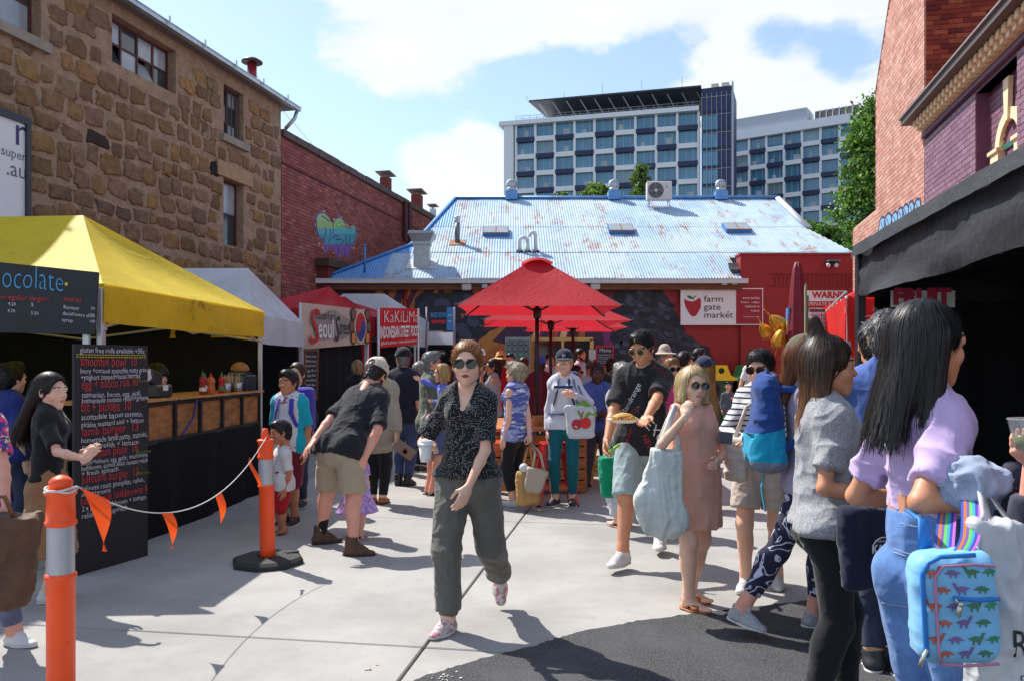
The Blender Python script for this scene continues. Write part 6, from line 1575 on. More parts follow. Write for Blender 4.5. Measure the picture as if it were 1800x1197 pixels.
for Y, o, lab in ((8.58, -.08, 'steel tub of wooden stirrers beside the red sauce bottle'), (8.74, -.10, 'dark tub of wooden stirrers, middle of the three on the counter'), (8.88, -.08, 'steel tub of wooden stirrers nearest the burger bun')):
 c = cpt(Y, 1.217, o); t = thing('cutlery_tub', lab, 'tub', c, 'tubs of stirrers on the counter'); m_ = MB(); m_.lathe(c, [(.040, 0), (.046, .10), (.042, .10), (.038, .01)], 16); m_.build('tub', [galv if 'steel' in lab else mat('tub_dark', (.06, .02, .02), .4)], t, smooth=True)
 m_ = MB()
 for q in range(11): a = q*2.4; m_.box(c+[.022*math.cos(a), .022*math.sin(a), .12+.012*(q % 3)], (.007, .003, .10), rz(a)@rx(.12))
 m_.build('stirrers', [mat('stirrer', srgb(206, 168, 120), .7)], t, kind='stuff')
c = cpt(9.15, 1.217, -.14); t = thing('display_box', 'dark clear-sided box at the far end of the stall counter', 'box', c); m_ = MB(); m_.box(c+ZUP*.09, (.30, .22, .18), CRt, bev=.01); m_.build('box', [mat('perspex_dark', (.04, .045, .06), .12, spec=.7)], t); m_ = MB(); m_.box(c+ZUP*.20-cu*.05, (.2, .2, .025), CRt); m_.build('lid', [mat('perspex_dark', (.04,)*3)], t)
c = cpt(9.08, 1.43, -.14); m_ = MB(); m_.lathe(c, [(.06, 0), (.10, .015), (.105, .04), (.08, .085), (.04, .11), (.005, .118)], 20); m_.top('bread_roll', [mat('bun', srgb(164, 108, 50), .6, var=.4, vs=20)], 'golden burger bun on top of the dark display box', 'bun', smooth=True)
c = cpt(7.25, 1.217, -.20); t = thing('cash_register', 'small black till with a raised screen on the stall counter', 'till', c); m_ = MB(); m_.box(c+ZUP*.06, (.30, .26, .12), CRt, bev=.02); m_.box(c+ZUP*.17+cu*.06, (.20, .05, .14), CRt@ry(.3), bev=.015); m_.build('body', [mat('till', (.025, .027, .032), .35)], t)
m_ = MB(); m_.box(c+ZUP*.20-cu*.12+cn*.03, (.10, .006, .09), CRt@ry(-.4)); m_.build('receipt', [mat('paperw', (.75, .73, .7))], t); m_ = MB(); m_.box(c+ZUP*.09+cn*.132, (.09, .004, .05), CRt); m_.build('sticker', [lw], t)

# chalk boards
board_m = mat('chalk_black', (.016, .017, .022), .62, kind='grime', args=((.06, .06, .07), .05), var=.3)
ch = lambda n, c: mat('chalk_'+n, c, .8, var=.2, vs=60)
cw, cr_, cb, cyy, cg = ch('white', (.62, .60, .64)), ch('red', srgb(196, 62, 66)), ch('blue', srgb(84, 160, 214)), ch('yellow', srgb(214, 200, 60)), ch('olive', srgb(120, 140, 40))
mb_ = thing('menu_board', 'tall blackboard menu listing burgers and bowls in red and white chalk', 'menu board', G(200, 6.0))
A0, A1 = G(131, 5.70), G(260, 6.33); bu = nrm(A1-A0); bn = np.array([bu[1], -bu[0], 0]); Lb = np.linalg.norm(A1-A0); lean_ = nrm(ZUP-bn*.035)
bz = 1.665; m_ = MB(); m_.box(A0+bu*Lb/2+ZUP*bz/2-bn*.012, (Lb, .022, bz), np.stack([bu, bn, ZUP], 1)); m_.build('board', [board_m], mb_)
lines = [(.040, .045, 'gluten free rolls available +50c', 0, .58, .045), (.135, .085, 'smoothie bowl  10', 1, .50, .045), (.190, .045, 'berry +coconut smoothie nutty granola', 0, .64, .05), (.238, .045, '+yoghurt topped+local berries', 0, .53, .05), (.30, .082, 'egg + bacon roll 10', 1, .50, .06), (.365, .045, 'tasmanian, bacon, egg, aioli,', 0, .53, .06), (.408, .045, 'homemade tomato relish+greens', 0, .60, .06), (.468, .085, 'blt + pickles  10', 1, .44, .05),
         (.528, .05, 'scottsdale bacon tomato,', 0, .55, .055), (.580, .045, 'pickles mustard aioli + lettuce', 0, .56, .055), (.642, .078, 'lamb burger  13', 1, .50, .06), (.695, .045, 'homemade lamb patty, tzatziki,', 0, .60, .055), (.742, .045, 'radish, relish + lettuce', 0, .50, .06), (.805, .075, 'breakfast plate  16', 1, .50, .06), (.855, .04, 'bacon+haloumi, egg, garlic, mushrooms', 0, .60, .055), (.893, .04, 'hashbrown, quinoa salad, tomato relish', 0, .60, .055), (.933, .042, '+ fresh spinach', 0, .32, .055), (.99, .075, 'haloumi burger  13', 1, .50, .06),
         (1.04, .042, 'haloumi roast pumpkin, relish,', 0, .57, .055), (1.082, .042, 'onion+greens', 0, .25, .055), (1.14, .07, 'home made hashbrowns 6', 1, .60, .05), (1.19, .045, '2 x potato hashbrown + tomato', 0, .58, .06), (1.24, .045, 'relish+fresh spinach', 0, .40, .06)]
m_ = MB()
for dz, sz, tx_, mi, wd, x0 in lines: put_text(m_, tx_, A0+bu*(x0*Lb/.71)+ZUP*(bz-dz-.02), bu, ZUP+bu*RNG.uniform(-.02, .02), sz*1.05, mi, width=wd*Lb/.71*1.08, off=.003, tall=1.18, tilt=RNG.normal(0, .008), warp=.16)
for dz in (.075, .092):
 for q in range(26): m_.box(A0+bu*(.02+q*(Lb-.03)/26)+ZUP*(bz-dz)+bn*.003, (.014, .004, .006), np.stack([bu, bn, ZUP], 1), 2)
for dz, x0, tx_ in ((.285, .55, 'GF OPTION'), (.83, .58, 'GF'), (.845, .58, 'VEG OPTION'), (1.0, .58, 'VEG'), (1.012, .58, 'GF OPTION')): put_text(m_, tx_, A0+bu*(x0*Lb/.71)+ZUP*(bz-dz), bu, ZUP, .026, 3)
m_.build('chalk_lettering', [cw, cr_, cyy, cg], mb_, kind='stuff')
hb = thing('hot_drinks_board', 'black chalk board with blue chocolate lettering hung on the yellow tent', 'menu board', W(80, 585, 6.05))
tl_, tr_, br_, bl_ = W(-120, 449, 6.05), W(172, 479, 6.05), W(165, 588, 6.05), W(-120, 582, 6.05)
m_ = MB(); m_.prism([tl_, tr_, br_, bl_], (0, .025, 0)); m_.build('board', [board_m], hb)
hu = nrm(tr_-tl_); hv = nrm(np.cross(np.array([0, -1., 0]), hu)); hv = hv if hv[2] > 0 else -hv
hu2, hv2 = nrm(np.array([hu[0], 0, hu[2]*.8])), nrm((.03, 0, 1))
HP = lambda px, py: W(px, py, 6.05)-np.array([0, .0, 0])
m_ = MB(); put_text(m_, 'chocolate', HP(-32, 503), hu2, hv2, .235, 0, width=.61, bold=-.004, warp=.10, tall=1.1); m_.sphere(HP(117, 500)+[0, -.004, 0], (.013, .002, .013), 12, 1)
for px, py, tx_, sz, mi in ((10, 526, 'regular', .055, 2), (52, 528, 'large', .055, 2), (112, 529, 'extras', .055, 2), (14, 537, '4.20', .036, 3), (55, 539, '5', .042, 3), (13, 549, '4.70', .036, 3), (54, 553, '5.50', .036, 3), (112, 543, 'Bonsoy', .040, 3), (110, 554, 'decaf/extra shot', .038, 3), (109, 565, 'syrup', .038, 3), (160, 545, '70', .03, 3), (159, 556, '50', .03, 3), (157, 567, '100', .03, 3), (-2, 524, 'small', .03, 2), (42, 526, 'for', .025, 2), (76, 527, '20oz', .025, 2)): put_text(m_, tx_, HP(px, py), hu2, hv2, sz, mi, warp=.14)
m_.build('chalk_lettering', [cb, cyy, cr_, cw], hb, kind='stuff')
m_ = MB(); m_.box(W(152, 598, 6.10), (.05, .03, .18), bev=.004); m_.box(W(179, 588, 6.22), (.05, .03, .24), bev=.004); m_.build('post', [mat('tent_frame', (.62, .62, .63))], hb)

# white tent, red Seoul tent with banner, Kaki Lima banner, far stall
wht = tcloth('white', (.82, .84, .88), .45)
tent('white_tent', 'plain white gable tent between the yellow tent and the street food banner', [(-6.6, 10.5), (-3.36, 10.3), (-3.40, 13.0), (-6.6, 13.2)], (W(282, 472, 11.6), W(436, 472, 11.7)), 2.18, .38, wht, poles=(1, 2), seed=6, valance=(0, 1, 2), sag=.09)
wt = bpy.data.objects['white_tent']; drape_wall('wall', (-3.5, 12.98), (-6.5, 13.1), 0, 2.0, wt, cloth_b)
redc = tcloth('red', srgb(206, 36, 48), .30)
tent('red_tent', 'small red peaked tent behind the Korean street food banner', [(-3.46, 13.2), (-2.95, 16.1), (-3.9, 16.3), (-4.5, 13.4)], (W(582, 503, 14.7), W(581, 503, 14.7)+[-.05, 0, 0]), 2.45, .42, redc, poles=(0, 1), seed=8, valance=(2, 3), sag=.05)
rt_ = bpy.data.objects['red_tent']; drape_wall('wall', (-3.5, 13.35), (-3.02, 16.0), 0, 2.0, rt_, cloth_b, seed=4); 
def banner(name, label, cat, q, mt, Y=None):
 """q: four corner points tl,tr,br,bl"""
 t = thing(name, label, cat, (np.mean([p[0] for p in q]), np.mean([p[1] for p in q]), min(p[2] for p in q)))
 m_ = MB(); panel(m_, (q[3], q[2], q[1], q[0]), 18, 6, 0, .012, 2); m_.build('cloth', [mt], t, smooth=True)
 u = nrm(q[1]-q[0]); u2 = u; w = np.linalg.norm(q[1]-q[0]); h = np.linalg.norm(q[0]-q[3])
 return t, u, w, h
sq = [np.array([-3.44, 13.0, 2.52]), np.array([-2.88, 16.0, 2.60]), np.array([-2.88, 16.0, 1.93]), np.array([-3.44, 13.0, 1.76])]
ban, u, w, h = banner('stall_banner', 'pale Seoul Street Korean food banner with a red and blue disc', 'banner', sq, mat('banner_pale', srgb(196, 176, 160), .6, var=.2, vs=2))
n_ = np.array([u[1], -u[0], 0]); 
def BP(s_, t_, o=.03): return sq[3]*(1-s_)*(1-t_)+sq[2]*s_*(1-t_)+sq[1]*s_*t_+sq[0]*(1-s_)*t_+n_*o
bk2, wh2, rd2, gr2 = mat('ban_black', (.02, .02, .02), .6), mat('ban_white', (.8, .8, .78), .6), mat('ban_red', srgb(190, 28, 36), .6), mat('ban_grey', srgb(158, 146, 142), .7, var=.4, vs=5)
m_ = MB(); rg = np.random.default_rng(3)
m_.add([BP(.42+.30*math.cos(a)*(1+.12*math.sin(7*a)), .52+.32*math.sin(a)*(1+.2*math.sin(5*a)), .022) for a in np.linspace(0, 2*math.pi, 30, endpoint=False)], [list(range(30))], 3)
put_text(m_, 'Korean Food', BP(.15, .66), u, ZUP, .22, 0, width=.85, shear=.15); put_text(m_, 'S', BP(.07, .12), u, ZUP, .85, 2, width=.40, shear=.1); put_text(m_, 'eoul', BP(.19, .24), u, ZUP, .50, 1, width=.64, bold=.006); put_text(m_, 'S', BP(.415, .13), u, ZUP, .66, 0, width=.24, shear=.2); put_text(m_, 'treet', BP(.49, .30), u, ZUP, .40, 0, width=.50, shear=.1)
m_.build('lettering', [bk2, wh2, rd2, gr2], ban)
m_ = MB(); dsk = lambda sx, sy, ra_, rb_, a0, a1, mi, o: m_.add([BP(sx+ra_*math.cos(a), sy+rb_*math.sin(a), o) for a in np.linspace(a0, a1, 22)], [list(range(22))], mi)
dsk(.84, .5, .105, .46, 0, 2*math.pi, 0, .022); dsk(.84, .5, .085, .40, -.25, math.pi-.25, 1, .026); dsk(.84, .5, .085, .40, math.pi-.25, 2*math.pi-.25, 2, .026); dsk(.80, .54, .045, .21, 0, 2*math.pi, 1, .029); dsk(.88, .46, .045, .21, 0, 2*math.pi, 2, .029)
for sx, sy in ((.72, .84), (.69, .5), (.72, .2), (.96, .85), (.985, .5), (.96, .18)): dsk(sx, sy, .045, .19, 0, 2*math.pi, 4, .024); dsk(sx, sy, .034, .14, 0, 2*math.pi, 5 if sy > .4 else 3, .027)
m_.build('emblem', [mat('ban_cream', srgb(216, 196, 170), .6), rd2, mat('ban_blue', srgb(44, 60, 130), .6), mat('ban_orange', srgb(206, 130, 60), .6), bk2, mat('ban_brown', srgb(120, 80, 60), .6)], ban)
m_ = MB(); m_.tube([sq[0]-n_*.02, np.array([sq[0][0], sq[0][1], 0])-n_*.02], .022, 8); m_.tube([sq[1]-n_*.02, np.array([sq[1][0], sq[1][1], 0])-n_*.02], .022, 8); m_.build('post', [mat('tent_frame', (.6,)*3)], ban, smooth=True)
kq = [W(665, 541, 16.6), W(735, 543, 18.9), W(733, 605, 18.9), W(664, 612, 16.6)]
ban2, u, w, h = banner('stall_banner', 'red Kaki Lima Indonesian street food banner with white lettering', 'banner', kq, mat('banner_red', srgb(206, 24, 30), .6, var=.2, vs=2))
n_ = nrm((u[1], -u[0], 0))
def KP(s_, t_, o=.03): return kq[3]*(1-s_)*(1-t_)+kq[2]*s_*(1-t_)+kq[1]*s_*t_+kq[0]*(1-s_)*t_+n_*o
m_ = MB(); put_text(m_, 'KaKiLiMa', KP(.09, .62), u, ZUP, .38, 0, width=w*.86, bold=-.006); put_text(m_, 'INDONESIAN STREET FOOD', KP(.02, .24), u, ZUP, .30, 0, width=w*.96, bold=.008, tall=1.15); put_text(m_, '@kakilimahobart  indonesianstreetfood', KP(.03, .08), u, ZUP, .10, 0, width=w*.9)
m_.build('lettering', [wh2], ban2)
m_ = MB(); m_.tube([kq[0], [kq[0][0], kq[0][1], 0]], .03, 8); m_.tube([kq[1], [kq[1][0], kq[1][1], 0]], .03, 8); m_.build('post', [mat('tent_frame', (.6,)*3)], ban2, smooth=True)
tent('red_tent', 'red tent with red side walls behind the Kaki Lima banner', [(kq[0][0]-.1, 16.7), (kq[1][0]-.05, 18.9), (-5.0, 19.3), (-5.4, 17.1)], (W(700, 522, 18)+[-1.2, 0, 0], W(690, 522, 18)+[-1.3, 0, 0]), 2.5, .4, redc, poles=(1,), seed=9, valance=(0, 3), sag=.05)
kt = bpy.data.objects['red_tent.001']; drape_wall('side_wall', (kq[0][0]-.15, 16.6), (-3.6, 16.7), 0, 2.5, kt, redc, seed=2); drape_wall('wall', (kq[0][0]-.25, 16.9), (kq[1][0]-.2, 18.9), 0, 2.0, kt, cloth_b, seed=2)
tent('white_tent', 'white peaked tent behind the red street food tents', [(-5.2, 18.4), (-2.6, 18.2), (-1.75, 20.3), (-4.6, 20.6)], (W(604, 517, 19.5), W(676, 517, 19.4)), 2.35, .40, wht, poles=(1, 2), seed=12, sag=.06)
fs = thing('stall_sign', 'black and blue sign board on posts above a white valance', 'sign', W(774, 610, 19.4)); Yf = 19.4
m_ = MB(); m_.box(W(772, 560, Yf), (.50, .03, .60)); m_.build('board', [board_m], fs); m_ = MB(); m_.box(W(791, 561, Yf-.02), (.16, .03, .56)); m_.build('side_board', [mat('sign_sky', srgb(60, 130, 190), .6)], fs)
m_ = MB(); put_text(m_, 'BACK DOWN', W(757, 558, Yf-.02), U, ZUP, .16, 0, width=.40, bold=.008); m_.add([W(758, 563, Yf-.02), W(784, 563, Yf-.02), W(782, 570, Yf-.02), W(770, 567, Yf-.02), W(760, 570, Yf-.02)], [[0, 1, 2, 3, 4]], 1); put_text(m_, 'Open', W(787, 556, Yf-.04), U, ZUP, .07, 2, width=.11); put_text(m_, 'now', W(787, 566, Yf-.04), U, ZUP, .07, 2, width=.1)
m_.build('lettering', [mat('sign_sky', srgb(60, 130, 190)), rd2, wh2], fs)
m_ = MB(); 
for px in (750, 799): m_.tube([W(px, 540, Yf), W(px, 640, Yf)*[1, 1, 0]], .025, 8)
m_.build('post', [mat('post_lilac', srgb(130, 110, 130), .5)], fs, smooth=True)
m_ = MB(); m_.box(W(774, 595, Yf-.01), (.62, .02, .30)); m_.build('valance', [wht], fs); m_ = MB(); m_.box(W(775, 628, Yf+.05), (.62, .02, .7)); m_.build('back_cloth', [cloth_b], fs)
m_ = MB(); m_.box(W(775, 620, Yf+.0), (.22, .02, .14)); m_.build('lemonade_card', [mat('card_black', (.02, .02, .02))], fs); m_ = MB(); put_text(m_, 'LEMONADE', W(768, 622, Yf-.012), U, ZUP, .06, 0, width=.19); put_text(m_, 'DOUBLE', W(768, 618, Yf-.012), U, ZUP, .05, 1, width=.16); m_.build('card_lettering', [wh2, mat('ban_orange', srgb(206, 130, 60))], fs)
# chalk menus
def chalk(label, q, frame_c, rows, seed, title=None):
 tl, tr, br, bl = [np.asarray(p, float) for p in q]; t = thing('chalk_menu', label, 'menu board', (bl+br)/2)
 u = nrm(tr-tl); v = nrm(tl-bl); n = np.cross(u, v); w = np.linalg.norm(tr-tl); h = np.linalg.norm(tl-bl); R = np.stack([u, n, v], 1); c = (tl+br)/2
 m_ = MB(); m_.box(c, (w-.06, .02, h-.06), R); m_.build('board', [board_m], t); m_ = MB()
 for s_ in (-1, 1): m_.box(c+u*s_*(w/2-.02)+n*.004, (.04, .035, h), R); m_.box(c+v*s_*(h/2-.02)+n*.004, (w-.08, .034, .04), R)
 m_.build('frame', [frame_c], t); m_ = MB(); rg = np.random.default_rng(seed); y = h/2-.06
 if title: put_text(m_, title, c+v*(h/2-.17)-u*w*.30+n*.012, u, v, .15, 0, width=w*.6); y -= .15
 for r in rows: y -= (h-.22)/(len(rows)+1)*(1 if not title else .85); put_text(m_, r, c+v*y-u*(w*.38)+n*.012, u, v, .07*min(1.4, h/1.0), 0, width=min(w*.74, len(r)*.05), warp=.16)
 m_.build('chalk_lettering', [cw], t, kind='stuff'); return t
wf = mat('frame_wood', srgb(110, 70, 46), .7, kind='wood')
chalk('wood framed chalk menu leaning at the near post of the Seoul Street stall', [W(534, 612, 13.02), W(560, 612, 13.3), W(556, 703, 13.3), W(531, 703, 13.02)], wf, ['Korean Street', 'Bibimbap', 'Kimchi Fried', 'Egg Roll', 'Bulgogi Beef', 'Dumplings', 'Pork Bun'], 3)
chalk('red framed chalk menu on the wall right of the serving hatch', [W(1047, 607, 20.9), W(1079, 607, 20.9), W(1079, 646, 20.9), W(1047, 646, 20.9)], mat('frame_red', srgb(196, 24, 36), .5), ['ESPRESSO', 'coffee long flat', 'COFFEES', 'tea chai cold', 'VEGIES'], 5, 'Menu')
m_ = MB(); m_.box(W(1041, 623, 20.88), (.18, .01, .26)); m_.top('notice', [mat('notice', (.5, .48, .46), .7, var=.2, vs=20)], 'grey paper notice between the hatch and the red chalk menu', 'notice')

# ================================================================== UMBRELLAS, TABLE, STOOLS
umr = tcloth('umbrella', srgb(196, 42, 54), .42); polem = mat('umb_pole', (.014, .012, .012), .4)
def umbrella(label, px, yf, z, half, rise, rot=0., dz=.0):
 Yp = yf+half; X = (px-CX)/F*Yp; t = thing('market_umbrella', label, 'umbrella', (X, Yp, 0), 'open red umbrellas over the tables'); c = np.array([X, Yp, 0])
 R = rz(rot); cor = [c+R@np.array([sx*half, sy*half, z]) for sx, sy in ((-1, -1), (1, -1), (1, 1), (-1, 1))]; ap = c+ZUP*(z+rise)
 m_ = MB()
 for k in range(4):
  a, b = cor[k], cor[(k+1) % 4]; n = 14; rows = []
  for v in np.linspace(0, .97, 12):
   T = np.linspace(0, 1, n+1)[:, None]; e = a+(b-a)*T; e = e+(c+ZUP*z-e)*(.05*np.sin(math.pi*T))       # edge scallops in
   p = e+(ap-e)*v; p = p-ZUP*(.035*math.sin(math.pi*v**.8)*np.sin(math.pi*T)); rows.append(p+ZUP*.01*(fbm(p*5, 2, k)-.5)[:, None])
  m_.grid(np.array(rows))
 m_.build('canopy', [umr], t, smooth=True)
 m_ = MB(); q = .20
 for k in range(4):
  a, b = [ap+(cor[i]-ap)*q for i in (k, (k+1) % 4)]; rows = []
  for v in np.linspace(0, 1, 6): T = np.linspace(0, 1, 9)[:, None]; e = a+(b-a)*T+ZUP*(.03+.05*np.sin(math.pi*T)); w_ = min(1, v*1.25); rows.append(e+(ap-ZUP*.01-e)*v+ZUP*.045*math.sin(math.pi*v*.5)*(1-.9*v))
  m_.grid(np.array(rows))
 m_.build('vent_cap', [umr], t, smooth=True)
 m_ = MB(); m_.tube([c, ap-ZUP*.05], .028, 12); m_.build('pole', [polem], t, smooth=True); m_ = MB(); m_.tube([c+ZUP*(z-.10), c+ZUP*(z+.04)], [.045, .06], 12); m_.build('hub', [polem], t, smooth=True)
 for k in range(4):
  m_ = MB(); m_.tube([ap-ZUP*.04, cor[k]-ZUP*.01], .012, 6); m_.build('rib', [polem], t)
  m_ = MB(); m_.tube([c+ZUP*(z-.02), ap+(cor[k]-ap)*.55-ZUP*.03], .010, 6); m_.build('strut', [polem], t); m_ = MB(); m_.sphere(cor[k], .022, 8); m_.build('rib_end', [polem], t)
 m_ = MB(); m_.tube([c+R@[.055, 0, z+.2], c+R@[.055, 0, 1.05]], .004, 5); m_.build('cord', [mat('cord_red', (.2, .05, .05))], t)
 m_ = MB(); m_.box(c+ZUP*.03, (.5, .5, .06), bev=.02); m_.tube([c+ZUP*.05, c+ZUP*.35], .04, 10); m_.build('base', [mat('umb_base', (.05, .05, .05))], t)
umbrella('large red market umbrella over the front wooden table', 944, 9.75, 2.235, 1.02, .73)
umbrella('second red umbrella, partly hidden behind the large front one', 968, 12.0, 2.18, 1.14, .60, .05)
umbrella('third red umbrella, farthest back near the serving hatch', 1007, 14.6, 2.19, .94, .55)
# folded maroon umbrella
c = G(1402, 12.2); t = thing('folded_umbrella', 'tall folded maroon umbrella standing before the red wall', 'umbrella', c)
m_ = MB(); m_.tube([c, c+ZUP*3.06], .025, 10); m_.build('pole', [polem], t); m_ = MB(); V = []
for z, r in ((1.05, .16), (1.3, .17), (1.8, .15), (2.4, .115), (2.85, .075), (2.98, .06), (3.08, .03)):
 V.append([c+[r*(1+.22*math.sin(6*a+z*1.5))*math.cos(a), r*(1+.22*math.sin(6*a+z*1.5))*math.sin(a), z] for a in np.linspace(0, 2*math.pi, 28, endpoint=False)])
m_.grid(np.array(V), True, cap=True); m_.build('canopy', [mat('maroon_canvas', srgb(120, 14, 34), .6, var=.1, wrinkle=.3)], t, smooth=True)
# table
wd = mat('table_wood', srgb(186, 118, 62), .55, kind='wood', args=(1.2, 9, 9), var=.2, bump=.2)
tb = thing('bar_table', 'long wooden plank table with a slatted front under the red umbrella', 'table', (.30, 10, 0))
for k in range(9): m_ = MB(); y = 9.25+k*.20; m_.box((.33, y, .765), (1.22, .188, .04), bev=.005); m_.build('top_plank', [wd], tb)
for k in range(5): m_ = MB(); m_.box((.32, 9.36, .09+k*.135), (1.08, .03, .118), bev=.004); m_.build('front_slat', [wd], tb)
for sx in (-.18, .84): m_ = MB(); m_.box((sx, 9.45, .36), (.09, .09, .72)); m_.build('leg', [wd], tb); m_ = MB(); m_.box((sx, 10.75, .36), (.09, .09, .72)); m_.build('leg', [wd], tb)
m_ = MB(); m_.box((.32, 9.42, .37), (1.06, .03, .62)); m_.build('inner_panel', [mat('table_dark', srgb(60, 36, 22), .8)], tb)
# stools
def stool(label, base, col, nm, h=.66, rot=0.):
 t = thing('bar_stool', label, 'stool', (0, 0, 0), 'metal bar stools by the table'); pm_ = mat('stool_'+nm, col, .32, var=.1, spec=.6, coat=.3)
 m_ = MB(); m_.box((0, 0, h-.015), (.31, .31, .03), bev=.014); m_.box((0, 0, h-.06), (.29, .29, .07)); m_.build('seat', [pm_], t)
 for sx in (-1, 1):
  for sy in (-1, 1):
   m_ = MB(); a = np.array([sx*.135, sy*.135, h-.05]); b = np.array([sx*.215, sy*.215, 0]); V = []
   for q, w in ((a, .060), (b, .036)): V.append([q+np.array([sx*x, sy*y, 0]) for x, y in ((.012, .012), (-w, .012), (-w, .004), (.004, .004), (.004, -w), (.012, -w))])
   m_.grid(np.array(V), True, cap=True); m_.build('leg', [pm_], t); m_ = MB(); m_.box(b+np.array([-sx*.008, -sy*.008, .012]), (.04, .04, .024)); m_.build('foot', [blkm], t)
 for k in range(4): m_ = MB(); R = rz(k*math.pi/2); m_.box(R@np.array([0, .190, .20]), (.37, .008, .03), R); m_.build('rung', [pm_], t)
 t.location = Vector(base); t.rotation_euler = (0, 0, rot); return t
stool('orange metal bar stool left of the woman with the paper bags', (-.115, 8.95, 0), srgb(226, 84, 24), 'orange', .66, .05)
stool('red metal bar stool behind the woman in teal leggings', (.47, 8.72, 0), srgb(190, 14, 24), 'red', .67, .1)
stool('yellow metal bar stool under the seated man in denim', (1.13, 10.15, 0), srgb(214, 160, 20), 'yellow', .68, .2)
stool('yellow metal bar stool beside the green shopping bag', (1.42, 11.3, 0), srgb(214, 160, 20), 'yellow', .68, .5)

# ================================================================== BOLLARDS AND BUNTING
org = mat('bollard_orange', srgb(255, 84, 20), .45, kind='grime', args=(srgb(150, 60, 30), .06), var=.14, vs=5, spec=.5); refl = mat('reflective', (.46, .46, .50), .35, .35, var=.12)
def bollard(label, base, h=1.02, tiltx=0., baseplate=True):
 t = thing('bollard', label, 'bollard', (0, 0, 0), 'orange bollards holding the bunting'); T = lambda z: np.array([tiltx*z, 0, z])
 r = .056; m_ = MB(); m_.lathe((0, 0, 0), [(r*1.05, .03), (r, .12), (r, .58*h), (r*1.12, .585*h), (r*1.12, .60*h), (r*1.0, .605*h)], 28); m_.lathe((0, 0, 0), [(r*.98, .80*h), (r*1.12, .805*h), (r*1.12, .82*h), (r*1.02, .825*h), (r*.98, .925*h), (r*1.12, .93*h), (r*1.12, .945*h), (r*.9, .95*h)], 28); 
 m_.V = [v+np.stack([tiltx*v[:, 2], 0*v[:, 2], 0*v[:, 2]], 1) for v in m_.V]; m_.build('post', [org], t, smooth=True)
 m_ = MB(); m_.lathe((0, 0, 0), [(r*.97, .60*h), (r*.97, .81*h)], 28, cap=False); m_.V = [v+np.stack([tiltx*v[:, 2], 0*v[:, 2], 0*v[:, 2]], 1) for v in m_.V]; m_.build('reflective_band', [refl], t, smooth=True)
 m_ = MB(); m_.lathe((0, 0, 0), [(r*.7, .945*h), (r*.78, .965*h), (r*.85, .985*h), (r*.6, 1.0*h), (.01, 1.01*h)], 24) if not tiltx else m_.lathe((0, 0, 0), [(r*.55, .945*h), (r*.5, .98*h), (r*.42, 1.0*h), (.02, 1.03*h), (.005, 1.032*h)], 20)
 m_.V = [v+np.stack([tiltx*v[:, 2], 0*v[:, 2], 0*v[:, 2]], 1) for v in m_.V]; m_.build('cap', [org], t, smooth=True)
 m_ = MB(); a = [k*math.pi/4+.39 for k in range(8)]; m_.lathe((0, 0, 0), [(.27, 0), (.27, .035), (.245, .055), (.08, .065), (.07, .05)], 8); m_.build('base', [mat('rubber', (.02, .02, .021), .7, kind='grime', args=((.12, .11, .10), .1), bump=.5)], t)
 m_ = MB(); m_.box((.15, .12, .062), (.10, .05, .012), .6); m_.build('handle', [mat('rubber', (.02,)*3)], t)
 t.location = Vector([float(x) for x in base]); return t
B1, B2 = G(107, 3.42), G(471, 6.08)
bollard('orange plastic bollard with a grey reflective band, cut by the bottom left corner', B1, 1.035, .0)
bollard('orange plastic bollard on a black rubber base beside the boy in red shorts', B2, 1.0, -.02)
bn_ = thing('bunting', 'white cord with orange pennants strung between the two bollards', 'bunting', (B1+B2)/2)
ea, eb = B1+ZUP*.99+np.array([.05, .04, 0]), B2+ZUP*.985; T = np.linspace(0, 1, 30)[:, None]; cord = ea+(eb-ea)*T-ZUP*(4*.31*T*(1-T))
m_ = MB(); m_.tube(cord, .0032, 6); m_.tube([B1+[.062*math.cos(a), .062*math.sin(a), .980+.006*math.sin(3*a)] for a in np.linspace(0, 2*math.pi, 20)], .005, 6, cap=False); m_.tube([B1+[.060*math.cos(a), .060*math.sin(a), .988+.006*math.cos(2*a)] for a in np.linspace(0, 2*math.pi, 20)], .005, 6, cap=False); m_.tube([eb, eb+[-.02, 0, -.06], eb+[.0, .02, -.02]], .005, 6); m_.build('cord', [mat('cord_white', (.66, .64, .62), .8, bump=.5, bs=300)], bn_, smooth=True)
pen = mat('pennant', srgb(255, 92, 22), .45, trans=.35, var=.08, wrinkle=.2)
for t0, L_, w_, sw_ in ((.045, .26, .20, .05), (.33, .20, .115, .02), (.62, .20, .11, -.01), (.86, .19, .10, .02)):
 p = lambda t: ea+(eb-ea)*t-ZUP*(4*.31*t*(1-t)); d = nrm(eb-ea)*[1, 1, 0]
 hw = w_/2/np.linalg.norm(eb-ea); a, b = p(t0-hw), p(t0+hw); tip = (a+b)/2-ZUP*L_+np.array([sw_+.02, .01, 0]); rows = []; nn = nrm((d[1], -d[0], 0))
 for v in np.linspace(0, 1, 9): e = np.linspace(0, 1, 7)[:, None]; q = (a+(b-a)*e)*(1-v)+tip*v; rows.append(q+nn*.022*math.sin(v*3.5+t0*20)*(.4+e))
 m_ = MB(); m_.grid(np.array(rows)); m_.build('pennant', [pen], bn_, smooth=True)
